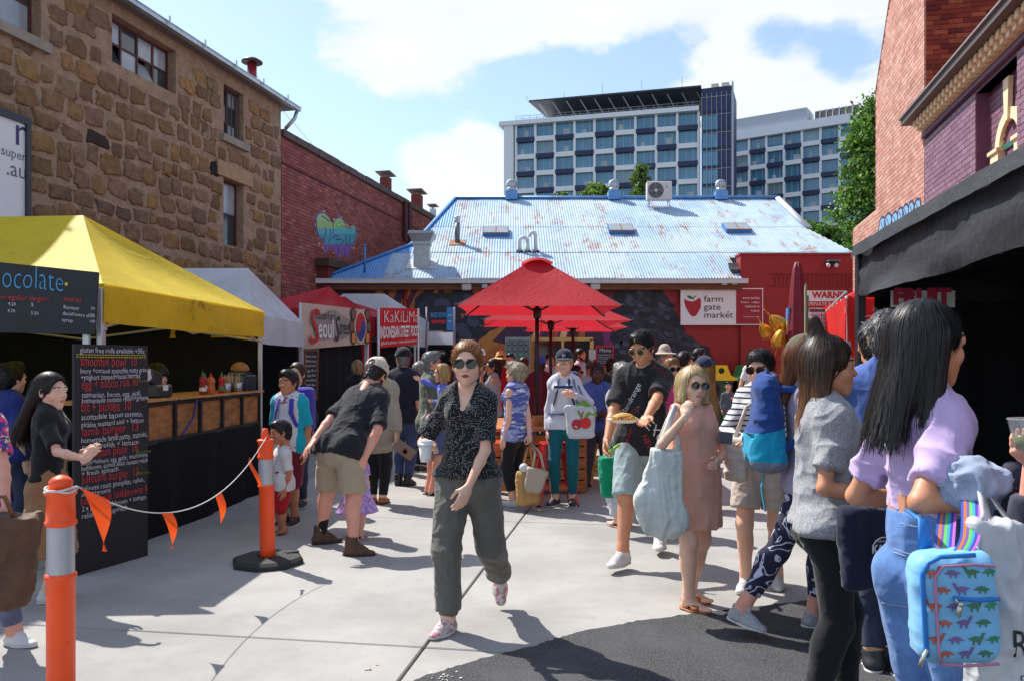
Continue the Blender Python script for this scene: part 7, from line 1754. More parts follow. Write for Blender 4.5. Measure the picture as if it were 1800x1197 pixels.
# ================================================================== BINS, GOLD PARASOLS, RIGHT SIDE STALLS
def bin_(label, px, Y, lid, body, hole=True):
 c = G(px, Y); t = thing('wheelie_bin', label, 'bin', c, 'recycling bins at the red wall'); m_ = MB(); m_.grid(np.array([[c+[sx*w, sy*w*1.1, z] for sx, sy in ((-1, -1), (1, -1), (1, 1), (-1, 1))] for z, w in ((.06, .23), (1.05, .29), (1.08, .31), (1.12, .31))]), True, cap=True); m_.build('body', [mat('bin_'+label[:5], body, .5, var=.15)], t)
 m_ = MB(); lw_ = .40; P = [(-lw_, 1.12), (lw_, 1.12), (lw_, 1.17), (.24, 1.24), (.14, 1.50), (-.14, 1.50), (-.24, 1.24), (-lw_, 1.17)]; m_.prism([c+[x, -.34, z] for x, z in P], (0, .68, 0)); m_.build('lid', [mat('lid_'+label[:5], lid, .4, var=.1)], t)
 m_ = MB(); m_.lathe(c+[0, -.345, 1.36], [(.075, 0), (.075, -.004)], 18, R=rx(math.pi/2)); m_.build('opening', [mat('blk', (.02, .02, .022))], t)
 for sx in (-.2, .2): m_ = MB(); m_.lathe(c+[sx, .3, .1], [(.1, -.03), (.1, .03)], 16, R=ry(math.pi/2)); m_.build('wheel', [blkm], t)
bin_('yellow lidded recycling bin with a round hole against the red wall', 1262, 20.2, srgb(236, 196, 20), srgb(30, 84, 52)); bin_('green lidded bin partly hidden behind the man in a white shirt', 1311, 20.3, srgb(50, 160, 96), srgb(30, 84, 52))
gold = mat('gold_foil', srgb(222, 160, 50), .35, .6, var=.3, vs=20, bump=.5, bs=60)
for k, (px, py, s_, a, lab) in enumerate(((1343, 578, .85, -.62, 'small gold fringed parasol, upper left of the three'), (1364, 566, 1.15, -.85, 'large gold fringed parasol at the top of the cluster'), (1371, 592, 1.0, .15, 'gold fringed parasol lowest, by the folded maroon umbrella'))):
 c = W(px, py, 12.6-.15*k); R = ry(a)@rx(.3); t = thing('gold_parasol', lab, 'parasol', c, 'gold parasols at the right hand stall'); m_ = MB(); A = np.linspace(0, 2*math.pi, 32, endpoint=False); m_.grid(np.array([[c+R@(np.array([r*(1+.10*math.cos(8*q))*math.cos(q), r*(1+.10*math.cos(8*q))*math.sin(q), z])*s_) for q in A] for r, z in ((.095, -.13), (.105, -.09), (.10, -.03), (.075, .04), (.04, .09), (.012, .125))]), True, cap=True); m_.build('canopy', [gold], t, smooth=True)
 m_ = MB(); m_.tube([c+R@np.array([0, 0, .12*s_]), c+R@np.array([0, 0, .26*s_])], [.012, .005], 6); m_.sphere(c+R@np.array([0, 0, .17*s_]), .016*s_, 8); m_.tube([c, c-R@np.array([0, 0, .32*s_])], .007, 6); m_.build('pole', [gold], t); m_ = MB()
 for q in A[::2]: p = c+R@(np.array([.098*math.cos(q), .098*math.sin(q), -.13])*s_); m_.tube([p, p-ZUP*.05*s_], .005, 4)
 m_.build('fringe', [gold], t, kind='stuff')
t = thing('blue_notice_board', 'yellow and blue notice board edge-on beside the gold parasols', 'sign', W(1384, 660, 12.4)); m_ = MB(); m_.box(W(1385, 590, 12.4), (.03, .40, .85), rz(-.25)); m_.build('panel', [mat('board_blue', srgb(70, 120, 180), .5)], t)
m_ = MB()
for k in range(3): m_.box(W(1384.6, 575+k*22, 12.38)-[.018, 0, 0], (.012, .32, .16), rz(-.25))
m_.build('yellow_panel', [mat('board_yellow', srgb(214, 200, 90), .5)], t); m_ = MB(); m_.tube([W(1385, 600, 12.4)*[1, 1, 0], W(1385, 600, 12.4)], .02, 8); m_.build('post', [polem], t)
t = thing('stall_menu', 'white price sheets pinned in columns beside the red stall', 'menu board', W(1441, 640, 9.0)); m_ = MB(); m_.box(W(1441, 592, 9.0), (.30, .02, .62), rz(.35)); m_.build('backing', [mat('menu_back', (.1, .09, .1))], t)
for k in range(5):
 m_ = MB(); c = W(1425+k*7.6, 592, 8.965+.0178*(k-2)); m_.box(c, (.048, .006, .55), rz(.35)); o = m_.build('price_sheet', [mat('sheet', (.66, .65, .66), .7)], t); m_ = MB()
 for q in range(12): m_.box(c+[0, -.005, .24-q*.043], (.036, .003, .010), rz(.35))
 m_.build('print', [mat('print_grey', (.25, .25, .27))], o, kind='stuff')
m_ = MB(); m_.tube([W(1419, 520, 9.9), W(1419, 640, 9.9)*[1, 1, 0]], .02, 8); m_.tube([W(1462, 560, 9.9), W(1462, 640, 9.9)*[1, 1, 0]], .02, 8); m_.build('post', [mat('post_lilac', srgb(130, 110, 130))], t)
m_ = MB(); c = W(1416, 545, 10.0); m_.box(c, (.02, .5, .62), rz(-.325)); m_.tube([W(1417, 560, 10.), W(1417, 640, 10.)*[1, 1, 0]], .015, 6); m_.top('green_sign', [mat('green_board', srgb(110, 130, 90), .6)], 'green board seen edge-on above the white price sheets', 'sign')
t = thing('warning_sign', 'white sign with red WARNING lettering on the red parapet wall', 'sign', W(1450, 545, 20.8)); m_ = MB(); m_.box(W(1452, 535, 20.85), (1.0, .03, .70)); m_.build('panel', [mat('sign_face', (.74,)*3)], t); m_ = MB(); put_text(m_, 'WARNING', W(1428, 524, 20.83), U, ZUP, .23, 0, bold=.01); put_text(m_, 'PRIVATE PARKING', W(1421, 538, 20.80), U, ZUP, .13, 1); m_.build('lettering', [rd2, wh2], t)
m_ = MB(); m_.box(W(1452, 536, 20.83), (.98, .012, .17)); m_.build('red_band', [rd2], t)
tc2 = [(W(1424, 0, 10.6)[0], 10.6), (W(1488, 0, 7.6)[0], 7.6), (5.9, 7.9), (6.1, 10.9)]
tent('red_stall_tent', 'bright red stall tent with rope lights behind the black tent', [tc2[1], tc2[2], tc2[3], tc2[0]], ((4.6, 9.0, 2.75), (4.3, 9.3, 2.75)), 2.16, .42, tcloth('scarlet', srgb(222, 44, 40), .35), poles=(0, 3), seed=15, valance=(0, 3), sag=.06)
rst = bpy.data.objects['red_stall_tent']; drape_wall('side_wall', (tc2[1][0]+.05, 7.62), (tc2[2][0], 7.9), 0, 2.0, rst, tcloth('scarlet', srgb(222, 44, 40)), seed=3)
m_ = MB(); P = [np.array([tc2[0][0], 10.6, 2.13]), np.array([(tc2[0][0]+tc2[1][0])/2, 9.1, 2.10]), np.array([tc2[1][0], 7.6, 2.2])]; m_.tube(P, .016, 8)
for k in range(12): q = P[0]+(P[2]-P[0])*k/11; m_.sphere(q-ZUP*.05, .018, 6, 1)
m_.build('light_rope', [mat('rope_grey', (.3, .29, .3), .5), mat('bulb', (.7, .66, .6), .2)], rst, smooth=True)
# the black tent at the right
K0, K1 = W(1505, 0, 5.8)*[1, 1, 0], W(1800, 0, 3.17)*[1, 1, 0]; kd = (K1-K0); 
K1 = K0+kd*1.5
blk_c = tcloth('black', (.026, .026, .031), .0); 
tent('black_tent', 'black gazebo with a wrinkled creased valance at the right edge', [tuple(K1[:2]), tuple(K0[:2]), (K0[0]+3.3, K0[1]+.7), (K1[0]+3.3, K1[1]+.7)], ((3.9, 4.0, 3.3), (3.8, 4.4, 3.3)), 2.36, .36, blk_c, poles=(1, 2), seed=21, valance=(0, 1, 2), sag=.05, frame_m=mat('pole_black', (.03, .03, .033), .4, .4), pole_w=.06, vw=5.)
m_ = MB(); rows = []
for v in np.linspace(0, 1, 5):
 T = np.linspace(0, 1, 60)[:, None]; q = K1+(K0-K1)*T+ZUP*(2.375-.085*v-.02*v*fbm(np.concatenate([T*9, T*0, T*0], 1), 2, 5)[:, None]); rows.append(q+np.array([-1., -.17, 0])*(.03+.022*v+.03*(fbm(q*5, 3, 9)-.5)[:, None]))
m_.grid(np.array(rows)); m_.build('edge_flap', [blk_c], bpy.data.objects['black_tent'], smooth=True)
bt = bpy.data.objects['black_tent']; drape_wall('back_wall', (K0[0]+2.2, K0[1]+.4), (K1[0]+2.8, K1[1]+.4), 0, 2.3, bt, cloth_b, 40, .04, 7); drape_wall('end_wall', (K0[0]+.16, K0[1]+.06), (K0[0]+2.3, K0[1]+.5), 0, 2.14, bt, cloth_b, 30, .03, 3)
t = thing('pink_banner', 'white strip banner with bright pink lettering seen through the black tent', 'banner', W(1630, 535, 5.75)); m_ = MB(); m_.box(W(1622, 526, 5.75), (.46, .01, .12)); m_.build('cloth', [mat('sign_face', (.74,)*3)], t); m_ = MB(); put_text(m_, 'FRUIT', W(1570, 534, 5.74), U, ZUP, .15, 0, width=.42, bold=.01); m_.build('lettering', [mat('pink_ink', srgb(200, 30, 80), .5)], t)
# ================================================================== PEOPLE
S_ = srgb
blackc = cloth('black', S_(26, 26, 30)); navyc = cloth('navy', S_(28, 32, 48)); whitec = cloth('white', (.66, .65, .66)); greyc = cloth('grey', (.40, .40, .42), kind='knit'); jeansd = cloth('jeans_dark', S_(36, 44, 66), kind='denim'); jeansb = cloth('jeans_blue', S_(72, 104, 158), kind='denim')
khaki = cloth('khaki', S_(168, 152, 128)); tealc = cloth('teal', S_(20, 110, 120)); redcl = cloth('red', S_(176, 24, 38)); maroonc = cloth('maroon', S_(96, 26, 44)); olive = cloth('olive', S_(92, 96, 74)); pinkc = cloth('pink', S_(214, 60, 130)); bluec = cloth('blue', S_(70, 90, 170)); lgrey = cloth('light_grey', (.5, .5, .52))
shw, shd, shb, sole_w, sole_d = mat('shoe_white', (.62, .61, .60), .6, var=.15), mat('shoe_dark', (.03, .03, .036), .6, var=.2), mat('shoe_brown', S_(86, 58, 42), .7, var=.4, vs=20), mat('sole_white', (.60, .58, .55), .7, var=.2), mat('sole_dark', (.03, .028, .027), .8)
shg = mat('shoe_grey', (.42, .42, .45), .6, kind='knit', var=.2); tanl = mat('tan_leather', S_(176, 100, 48), .6, var=.3)
lens_d = mat('lens_dark', (.008, .010, .009), .05, var=0, spec=.7); fr_b = mat('frame_black', (.012, .012, .012), .25, var=0); fr_t = mat('frame_amber', S_(180, 110, 20), .25, var=.3, vs=90); fr_g = mat('frame_gold', S_(190, 170, 120), .3, .7, var=0); fr_tort = mat('frame_tortoise', S_(120, 66, 24), .25, kind='blotch', args=(S_(40, 20, 10), S_(190, 120, 50), 90), var=0)
BLK, DBR, BRN, GRY, BLD = (.012, .010, .010), (.030, .018, .012), (.07, .035, .018), (.28, .27, .25), S_(196, 168, 112)

# --- the woman walking towards the camera
P1 = person('woman in a black spotted blouse, round sunglasses and dark cuffed trousers walking with a coffee', G(822, 4.62), 1.64, -12, 'f', 'light', detail=0, lips='red', turn=-8, width=.93, hips=.95,
 hair=('bun', S_(150, 98, 54), dict(high=1, back=1, vol=.004)), glasses=(fr_b, lens_d, 1.12),
 top=('blouse', cloth('spotted', (.012, .012, .015), kind='dots', args=((.62, .62, .62), 120, .20), wrinkle=.5), dict(vneck=.10, sleeve=.42, sr=.024, hem=-.015, o=.016, amp=.016)),
 bottom=('loose', cloth('charcoal', S_(100, 97, 91), wrinkle=.6), .93), shoes=('sneaker', mat('shoe_floral', (.62, .58, .57), .6, kind='blotch', args=(S_(190, 120, 130), (.40, .38, .38), 45)), sole_w),
 legs={'R': (.085, .13, 0, None, (.34, .94, 0)), 'L': (-.12, -.36, .115, None, (-.15, .42, -.9))},
 arms={'R': (W(757, 786, 4.42), (.7, -.3, -.8), .85, (-.2, 1, 0), .9, (-.25, .7, .35)), 'L': (W(822, 858, 4.38), (1., -.5, -.1), .5, (-.6, -.7, 0), .4)})
# --- the man with the plate
P2 = person('tall man in a black printed T-shirt and pale shorts carrying a plate of food', G(1131, 6.15), 1.775, -20, 'm', 'tan', detail=0, nod=20, turn=16, width=1.0, belly=.3,
 hair=('short', BLK), glasses=(fr_g, mat('lens_brown', (.04, .03, .015), .06, var=0), 1.1),
 top=('shirt', cloth('black_tee', (.016, .016, .019)), dict(hem=.050, sleeve=.40, sr=.03, o=.022, amp=.013)), bottom=('shorts', cloth('pale_shorts', S_(150, 168, 170)), .50), shoes=('sneaker', shw, sole_w), socks=(whitec, .05),
 legs={'R': (.09, .34, 0, None, (.35, .9, 0)), 'L': (-.07, -.34, .02, None, (-.1, 1, 0))},
 arms={'R': (W(1064, 786, 5.85), (.6, -.8, .1), .6, (-.9, .2, 0), .6), 'L': (W(1133, 742, 5.56), (.8, -.7, -.6), .25, (0, 0, 1), .2)})
n2 = -np.array([math.sin(math.radians(-20))*-1, math.cos(math.radians(-20)), 0]); n2 = nrm(P2.fwd)
pw, pr, pd = mat('print_white', (.6, .6, .62), .7, var=0), mat('print_red', S_(150, 34, 34), .7, var=0), mat('print_dullred', S_(110, 30, 30), .7, var=0)
def shirt_text(txt, px, py, Y, rot, size, m):
 u = np.cross(ZUP, n2)*-1 if False else nrm(np.cross(ZUP, n2)); u = -u if u[0] < 0 else u; r = math.radians(rot); uu = u*math.cos(r)+ZUP*math.sin(r); vv = -u*math.sin(r)+ZUP*math.cos(r)
 decal(P2, P2.root, P2.topF, txt, W(px, py, Y), vv, uu, n2, size, m)
for a in (('Mandrange', 1105, 705, 5.9, 62, .062, pw), ('AL', 1150, 700, 5.9, -40, .085, pr), ('MEXICO', 1166, 705, 5.9, -42, .06, pd), ('oi', 1112, 728, 5.9, 8, .085, pd), ('EXO', 1143, 765, 5.9, -52, .10, pw), ('Mandrange', 1098, 777, 5.9, 72, .045, pr), ('NEW', 1130, 783, 5.9, -66, .062, pr), ('ROAD', 1158, 655, 6.0, -30, .05, pd)): shirt_text(*a)
# --- the blonde woman
P3 = person('blonde woman in a salmon sleeveless dress and amber sunglasses touching her cheek', G(1216, 5.02), 1.50, 20, 'f', 'light', detail=0, turn=6, tilt=-4, width=1.12, hips=1.08, lips='none',
 hair=('bob', S_(206, 180, 134), dict(len=.105, part=.03)), glasses=(fr_t, lens_d, 1.05),
 top=('dress', cloth('salmon', S_(222, 164, 142), wrinkle=.22), dict(dress=.335, sleeve=0, scoop=.015, dr=.205, o=.018, amp=.010)), shoes=('sandal', tanl, tanl),
 legs={'R': (.075, .07, 0, None, (-.45, .9, 0)), 'L': (-.05, -.09, 0, None, (-.55, .85, 0))},
 arms={'R': (W(1205, 731, 4.72), (.9, .4, -1), .9, (-.8, -.6, 0), .5, (-.35, -.1, .9)), 'L': (W(1262, 812, 4.9), (.8, -.6, -.4), .6, None, .5)})
# --- striped woman
P4 = person('dark haired woman in a striped long sleeved top and tortoiseshell sunglasses', G(1338, 5.38), 1.61, -22, 'f', 'light', detail=0, turn=14, nod=8, hair=('short', (.030, .024, .026), dict(vol=.004)), glasses=(fr_tort, lens_d, 1.1),
 top=('jumper', cloth('striped', (.66, .65, .68), kind='stripe', args=(S_(30, 30, 46), 27, .30, 2)), dict(hem=.0, sleeve=.92, sr=.016, o=.02, amp=.014)), bottom=('shorts', cloth('stone_shorts', S_(186, 176, 166)), .36), shoes=('sneaker', shw, sole_w),
 legs={'R': (.10, .05, 0, None, (.2, 1, 0)), 'L': (-.10, -.12, 0)}, arms={'R': (W(1304, 776, 5.08), (.9, -.5, -.5), .7, (-.2, .9, .2), .8), 'L': 'down'})
# --- woman with the blue backpack
P5 = person('woman in an olive cap and navy floral leggings wearing a blue and teal backpack', G(1416, 4.50), 1.66, 78, 'f', 'rosy', detail=0, turn=-12, hair=('pony', S_(120, 66, 34), dict(len=.20, vol=.01, dense=1.2)), hat=('cap', cloth('olive_cap', S_(92, 88, 70), wrinkle=.1), dict(hole=1)),
 top=('vest', cloth('lilac_grey', S_(158, 146, 168)), dict(hem=.03, sleeve=0, scoop=.02, o=.014)), bottom=('leggings', cloth('floral', S_(40, 38, 62), kind='floral', args=((.55, .55, .66), 7.5, .10), wrinkle=.1), .86), shoes=('sneaker', shg, sole_w), socks=(whitec, .05),
 legs={'R': (.13, -.38, .03, None, (.5, 1, -.22)), 'L': (-.12, .06, 0, None, (.0, 1, 0))}, arms={'R': 'fwd', 'L': 'belly'})
# --- grey tee
P6 = person('young woman with long brown hair in a top knot, grey T-shirt and black trousers', G(1450, 3.36), 1.63, 84, 'f', 'tan', detail=0, hips=1.02, turn=2, hair=('topknot', S_(60, 40, 28), dict(fine=.7, dense=1.6, len=.17, tips=S_(140, 94, 58), sway=(0, .055), er=.06, front=.3)),
 top=('shirt', cloth('grey_tee', (.36, .36, .38), kind='knit'), dict(hem=.006, sleeve=.36, sr=.03, o=.022, neck=.075, amp=.022)), bottom=('skinny', cloth('black_trousers', (.012, .012, .014))), shoes=('sneaker', shd, sole_w),
 legs={'R': (.06, -.08, 0), 'L': (-.06, .10, 0)}, arms={'R': (W(1562, 872, 3.14), (.3, -.7, -1), .6, (-.9, 0, 0), .4), 'L': 'belly'})
# --- lavender tee, nearest
P7 = person('woman with long straight black hair in a lavender cropped T-shirt and blue jeans', G(1622, 2.40), 1.70, 112, 'f', 'tan', detail=0, width=.80, hips=.82, glute=.4, turn=10, hair=('long', BLK, dict(len=.20, er=.07, sway=(-.02, .015), front=.6, part=.01, fine=.65, dense=2)),
 top=('shirt', cloth('lavender', S_(196, 172, 214), wrinkle=.4), dict(hem=-.118, sleeve=.38, sr=.018, o=.016, amp=.028)), bottom=('jeans', cloth('jeans_near', S_(84, 118, 170), kind='denim', wrinkle=.4)), shoes=('sneaker', shw, sole_w),
 arms={'R': (W(1768, 886, 2.20), (.1, -1, -.6), .6, (-.9, 0, 0), .4), 'L': (W(1625, 880, 2.66), (.3, -1, -.1), .5)})
def seam(par, Ft, pts, r, m, d=(0, 1, 0), name='stitching', o=.002):
 bv = BVHTree.FromPolygons([Vector(p) for p in Ft.V], Ft.Q.tolist()); d = nrm(d); P = []
 for a, b in zip(pts[:-1], pts[1:]):
  for t in np.linspace(0, 1, 8, endpoint=False):
   q = a*(1-t)+b*t; hit = bv.ray_cast(Vector(q-d*.6), Vector(d), 1.2)[0]
   if hit is not None: P.append(np.array(hit)-d*o)
 if len(P) > 2: mb = MB(); mb.tube(P, r, 5); mb.build(name, [m], par, smooth=True)
stm = mat('stitch_pale', S_(150, 160, 186), .8, var=.2); dnm = MATS['cloth_jeans_near']
for pts in ([(1560, 972), (1600, 985), (1650, 990)], [(1562, 978), (1600, 991), (1650, 996)], [(1570, 1000), (1566, 1060), (1590, 1100), (1640, 1090), (1650, 1010)], [(1556, 925), (1620, 934), (1700, 940)], [(1600, 1100), (1604, 1150), (1600, 1200), (1598, 1260)]): seam(P7.root, P7.bottomF, [W(*p, 2.25) for p in pts], .0016, stm)
for pts in ([(1640, 908), (1642, 940)], [(1580, 906), (1582, 934)]): seam(P7.root, P7.bottomF, [W(*p, 2.25) for p in pts], .006, dnm, name='belt_loop')
m_ = MB(); q_ = P7.Ch+P7.sp*.02-P7.fS*.0
decal(P7, P7.root, P7.topF, 'V', W(1547, 790, 2.35), ZUP, (1, .2, 0), (-.35, -1, 0), .10, fr_b, shear=.4)
# --- men between them
person('man in a blue denim shirt with cropped greying hair behind the lavender T-shirt', G(1560, 3.95), 1.775, 150, 'm', 'tan', detail=0, hair=('crop', (.09, .085, .085)), top=('shirt', cloth('denim_shirt', S_(62, 84, 140), kind='denim'), dict(hem=.05, sleeve=.95, collar=1, o=.022)), bottom=('jeans', jeansd), shoes=('sneaker', shd, sole_w), arms={'L': 'belly', 'R': 'belly'})
person('dark haired man in a pale pink collar half hidden beside the denim shirt', G(1540, 4.35), 1.75, 165, 'm', 'tan', hair=('short', BLK), top=('shirt', cloth('pale_pink', S_(220, 186, 200)), dict(hem=.05, sleeve=.5, o=.02)), bottom=('jeans', jeansd), shoes=('sneaker', navyc, sole_w))
P9 = person('person at the right edge reaching in with a clear plastic cup', G(1908, 2.16), 1.60, 195, 'f', 'rosy', detail=0, hair=('long', S_(96, 62, 40), dict(len=.22)), top=('cardigan', cloth('coat_charcoal', S_(58, 56, 72)), dict(hem=.10, sleeve=.8, o=.02)), bottom=('jeans', jeansd), shoes=('sneaker', shd, sole_w), arms={'L': (W(1814, 808, 2.02), (.7, -.3, -1), .55, (0, 0, 1), .4, (.9, -.5, .35))})
# --- left edge
PL1 = person('woman with long dark hair in a black T-shirt at the chalk menu', G(86, 5.12), 1.46, 110, 'f', 'light', detail=0, turn=34, hair=('long', (.022, .014, .012), dict(len=.26, sway=(0, -.05), er=.07, front=0)), top=('shirt', cloth('black_tee2', (.012, .012, .014)), dict(hem=-.02, sleeve=.42, sr=.025, o=.02)), bottom=('midi', cloth('tan_skirt', S_(150, 112, 78)), .62, .21), shoes=('sneaker', shw, sole_w), arms={'R': (W(150, 806, 4.84), (.2, -.5, -1), .7, (-.8, .3, 0), .5, (.1, .7, .8)), 'L': 'belly'})
PL2 = person('person in a bright floral top and grey jeans at the left edge', G(-52, 4.28), 1.50, 8, 'f', 'rosy', detail=0, hair=('lowpony', BRN), top=('shirt', cloth('bright_floral', S_(70, 60, 140), kind='blotch', args=(S_(230, 60, 130), S_(240, 220, 120), 22)), dict(hem=.03, sleeve=.36, sr=.03, o=.02)), bottom=('jeans', cloth('jeans_grey', S_(92, 92, 116), kind='denim'), .93), shoes=('sneaker', shw, sole_w), width=1.1, legs={'L': (-.25, .0, 0, None, (-.9, .4, 0))}, arms={'L': (W(12, 905, 4.08), (1, .1, -.3), .8, (-.9, 0, 0), .5)})
person('dark haired person in a blue top under the yellow tent behind the woman in black', G(18, 6.5), 1.52, 150, 'f', 'light', hair=('puff', BLK), top=('shirt', cloth('royal', S_(40, 50, 120)), dict(hem=.03, sleeve=.5)), bottom=('jeans', jeansd), shoes=('sneaker', shd, sole_w))
person('stall worker in a red vest bending over the till under the yellow tent', (-3.62, 7.75, 0), 1.60, 55, 'f', 'light', lean=30, nod=25, hair=('bun', BLK), top=('vest', redcl, dict(hem=.04, sleeve=0, scoop=.02)), bottom=('jeans', jeansd), shoes=('sneaker', shd, sole_w), arms={'R': 'hold', 'L': 'hold'})
# --- family by the bollard
PT = person('man in a white and turquoise T-shirt with purple backpack straps by the stall counter', G(509, 7.6), 1.46, -12, 'm', 'warm', turn=10, hair=('short', BLK), top=('shirt', cloth('white_print', (.62, .62, .65), kind='blotch', args=((.60, .60, .64), S_(150, 90, 120), 9)), dict(hem=.05, sleeve=.45, sleeve_m=cloth('turquoise', S_(20, 160, 178)), o=.02)), bottom=('shorts', cloth('maroon_shorts', S_(110, 24, 50)), .54), shoes=('sneaker', mat('shoe_plum', S_(60, 34, 44), .6), sole_w), belly=.2)
person('woman with sunglasses pushed up into her hair behind the turquoise T-shirt man', G(523, 8.5), 1.53, -8, 'f', 'pale', hair=('lowpony', BRN), top=('shirt', blackc, dict(hem=.04, sleeve=.8)), bottom=('jeans', jeansd), shoes=('sneaker', shd, sole_w))
person('small boy in a white T-shirt and red shorts standing at the far bollard', G(497, 7.15), .98, -58, 'm', 'warm', child=True, nod=6, hair=('short', BLK), top=('shirt', whitec, dict(hem=.06, sleeve=.42, o=.018)), bottom=('shorts', redcl, .52), shoes=('sandal', shd, sole_d), arms={'R': 'mouth', 'L': 'down'})
cap_c = cloth('cream_cap', S_(206, 196, 178), wrinkle=.1, kind='grime', args=(S_(150, 130, 110), .06))
PB = person('man in black T-shirt, khaki shorts and cream cap bending over a little girl', G(598, 6.55), 1.78, 148, 'm', 'rosy', detail=0, hip=.475, lean=40, nod=18, turn=-12, width=1.0, hair=('crop', DBR, dict(beard=(.05, .03, .02))), hat=('cap', cap_c, dict(hole=1)),
 top=('shirt', cloth('black_tee3', (.014, .015, .020), wrinkle=.4), dict(hem=.055, sleeve=.46, sr=.028, o=.034, amp=.014)), bottom=('shorts', khaki, .47), shoes=('boot', shb, sole_d), socks=(blackc, .20),
 legs={'R': (.22, -.10, 0, None, (.85, .5, 0)), 'L': (-.27, .06, .0, None, (.5, .85, 0))}, arms={'L': (W(528, 800, 6.35), (.5, -.8, .0), .35, (-.3, .9, 0), .4), 'R': (W(640, 806, 6.45), (1., -.4, -.2), .6)})
F_ = Field(.008)
for q in 'RL': a_, k_ = PB.an[q], PB.kn[q]; d_ = nrm(k_-a_); F_.cone(a_+d_*.185*PB.s, a_+d_*.205*PB.s, .048*PB.s, k=.003, end=(True, True))
F_.mesh(); obj_field('sock_stripe', F_, cloth('orange_stripe', S_(240, 90, 30)), PB.root)
person('little girl with long blonde hair in a lilac dress half hidden by the bending man', G(628, 6.98), .84, 20, 'f', 'pale', child=True, hair=('long', S_(176, 140, 90), dict(len=.22)), top=('dress', cloth('lilac_dress', S_(196, 160, 220), kind='blotch', args=(S_(170, 130, 205), S_(226, 205, 238), 30)), dict(dress=.27, sleeve=.25, dr=.19)), shoes=('sandal', shd, sole_d))
# --- people looking into the stalls
PP = person('grey haired woman seen from behind in a wide oatmeal knitted poncho', G(664, 8.7), 1.56, 172, 'f', 'light', width=1.1, hair=('lowpony', (.22, .19, .16), dict(vol=.012)), top=('poncho', cloth('oatmeal', S_(168, 156, 138), kind='knit'), dict(hem=.17, sleeve=.9, poncho=1, sr=.045, o=.05, straight=1, amp=.022, loose=.05)), bottom=('skinny', cloth('black_trousers', (.012,)*3)), shoes=('slip', tanl, sole_d), arms={'R': (W(700, 795, 8.5), (.8, -.6, -.3), .7)})
person('man in a navy polo shirt, dark jeans and a navy cap seen from behind', G(709, 10.0), 1.71, 165, 'm', 'rosy', turn=-38, hair=('crop', (.20, .18, .17)), hat=('cap', cloth('navy_cap', S_(24, 26, 36), wrinkle=.1)), width=1.06, top=('shirt', cloth('navy_polo', S_(34, 34, 48)), dict(hem=.06, sleeve=.5, collar=1, o=.022)), bottom=('jeans', cloth('jeans_mid', S_(46, 58, 92), kind='denim')), shoes=('boot', mat('shoe_black', (.02, .018, .016), .5), sole_d))
PG = person('grey haired man in a green patterned jacket holding a child', G(757, 9.3), 1.66, 118, 'm', 'rosy', turn=20, hair=('short', (.20, .20, .20)), glasses=(fr_b, lens_d), top=('jacket', cloth('green_jacket', S_(96, 104, 86), kind='floral', args=((.36, .38, .34), 4, .05)), dict(hem=.07, sleeve=.95, collar=1, o=.028)), bottom=('shorts', cloth('blue_shorts', S_(80, 100, 140)), .46), shoes=('sandal', blackc, sole_d), arms={'L': 'belly', 'R': 'hold'})
person('child in a blue jumper and pink leggings carried by the man in green', (PG.base[0]+.17, 9.02, .62), .88, -80, 'f', 'pale', child=True, hair=('bob', S_(180, 140, 90), dict(len=.1)), top=('jumper', cloth('periwinkle', S_(104, 112, 206)), dict(hem=.05, sleeve=.92)), bottom=('leggings', cloth('pink_l', S_(226, 130, 196))), shoes=('sneaker', shd, sole_w), arms={'R': (W(738, 667, 9.15), (.6, -.5, -.4), .4), 'L': 'belly'}, hip=.44, legs={'R': (.09, .12, .08), 'L': (-.09, .12, .08)})
person('grey haired woman behind the navy polo and green jacket', G(739, 11.3), 1.55, 150, 'f', 'light', detail=2, hair=('puff', (.30, .28, .26)), top=('shirt', lgrey, dict(hem=.05, sleeve=.5)), bottom=('jeans', jeansd), shoes=('sneaker', shd, sole_w))
person('person with a high fair bun in front of the Seoul Street stall', G(628, 12.4), 1.57, 178, 'f', 'light', detail=2, hair=('bun', S_(150, 120, 84), dict(high=1, vol=.006)), top=('shirt', blackc, dict(hem=.05, sleeve=.5)), bottom=('jeans', jeansd), shoes=('sneaker', shd, sole_w))
person('person in a small straw hat and dark hair behind the poncho woman', G(669, 11.4), 1.58, 150, 'f', 'light', detail=2, hair=('long', DBR, dict(len=.2)), hat=('bucket', cloth('straw_s', S_(196, 166, 120)), dict(w=.75)), top=('shirt', navyc, dict(hem=.05, sleeve=.5)), bottom=('jeans', jeansd), shoes=('sneaker', shd, sole_w))
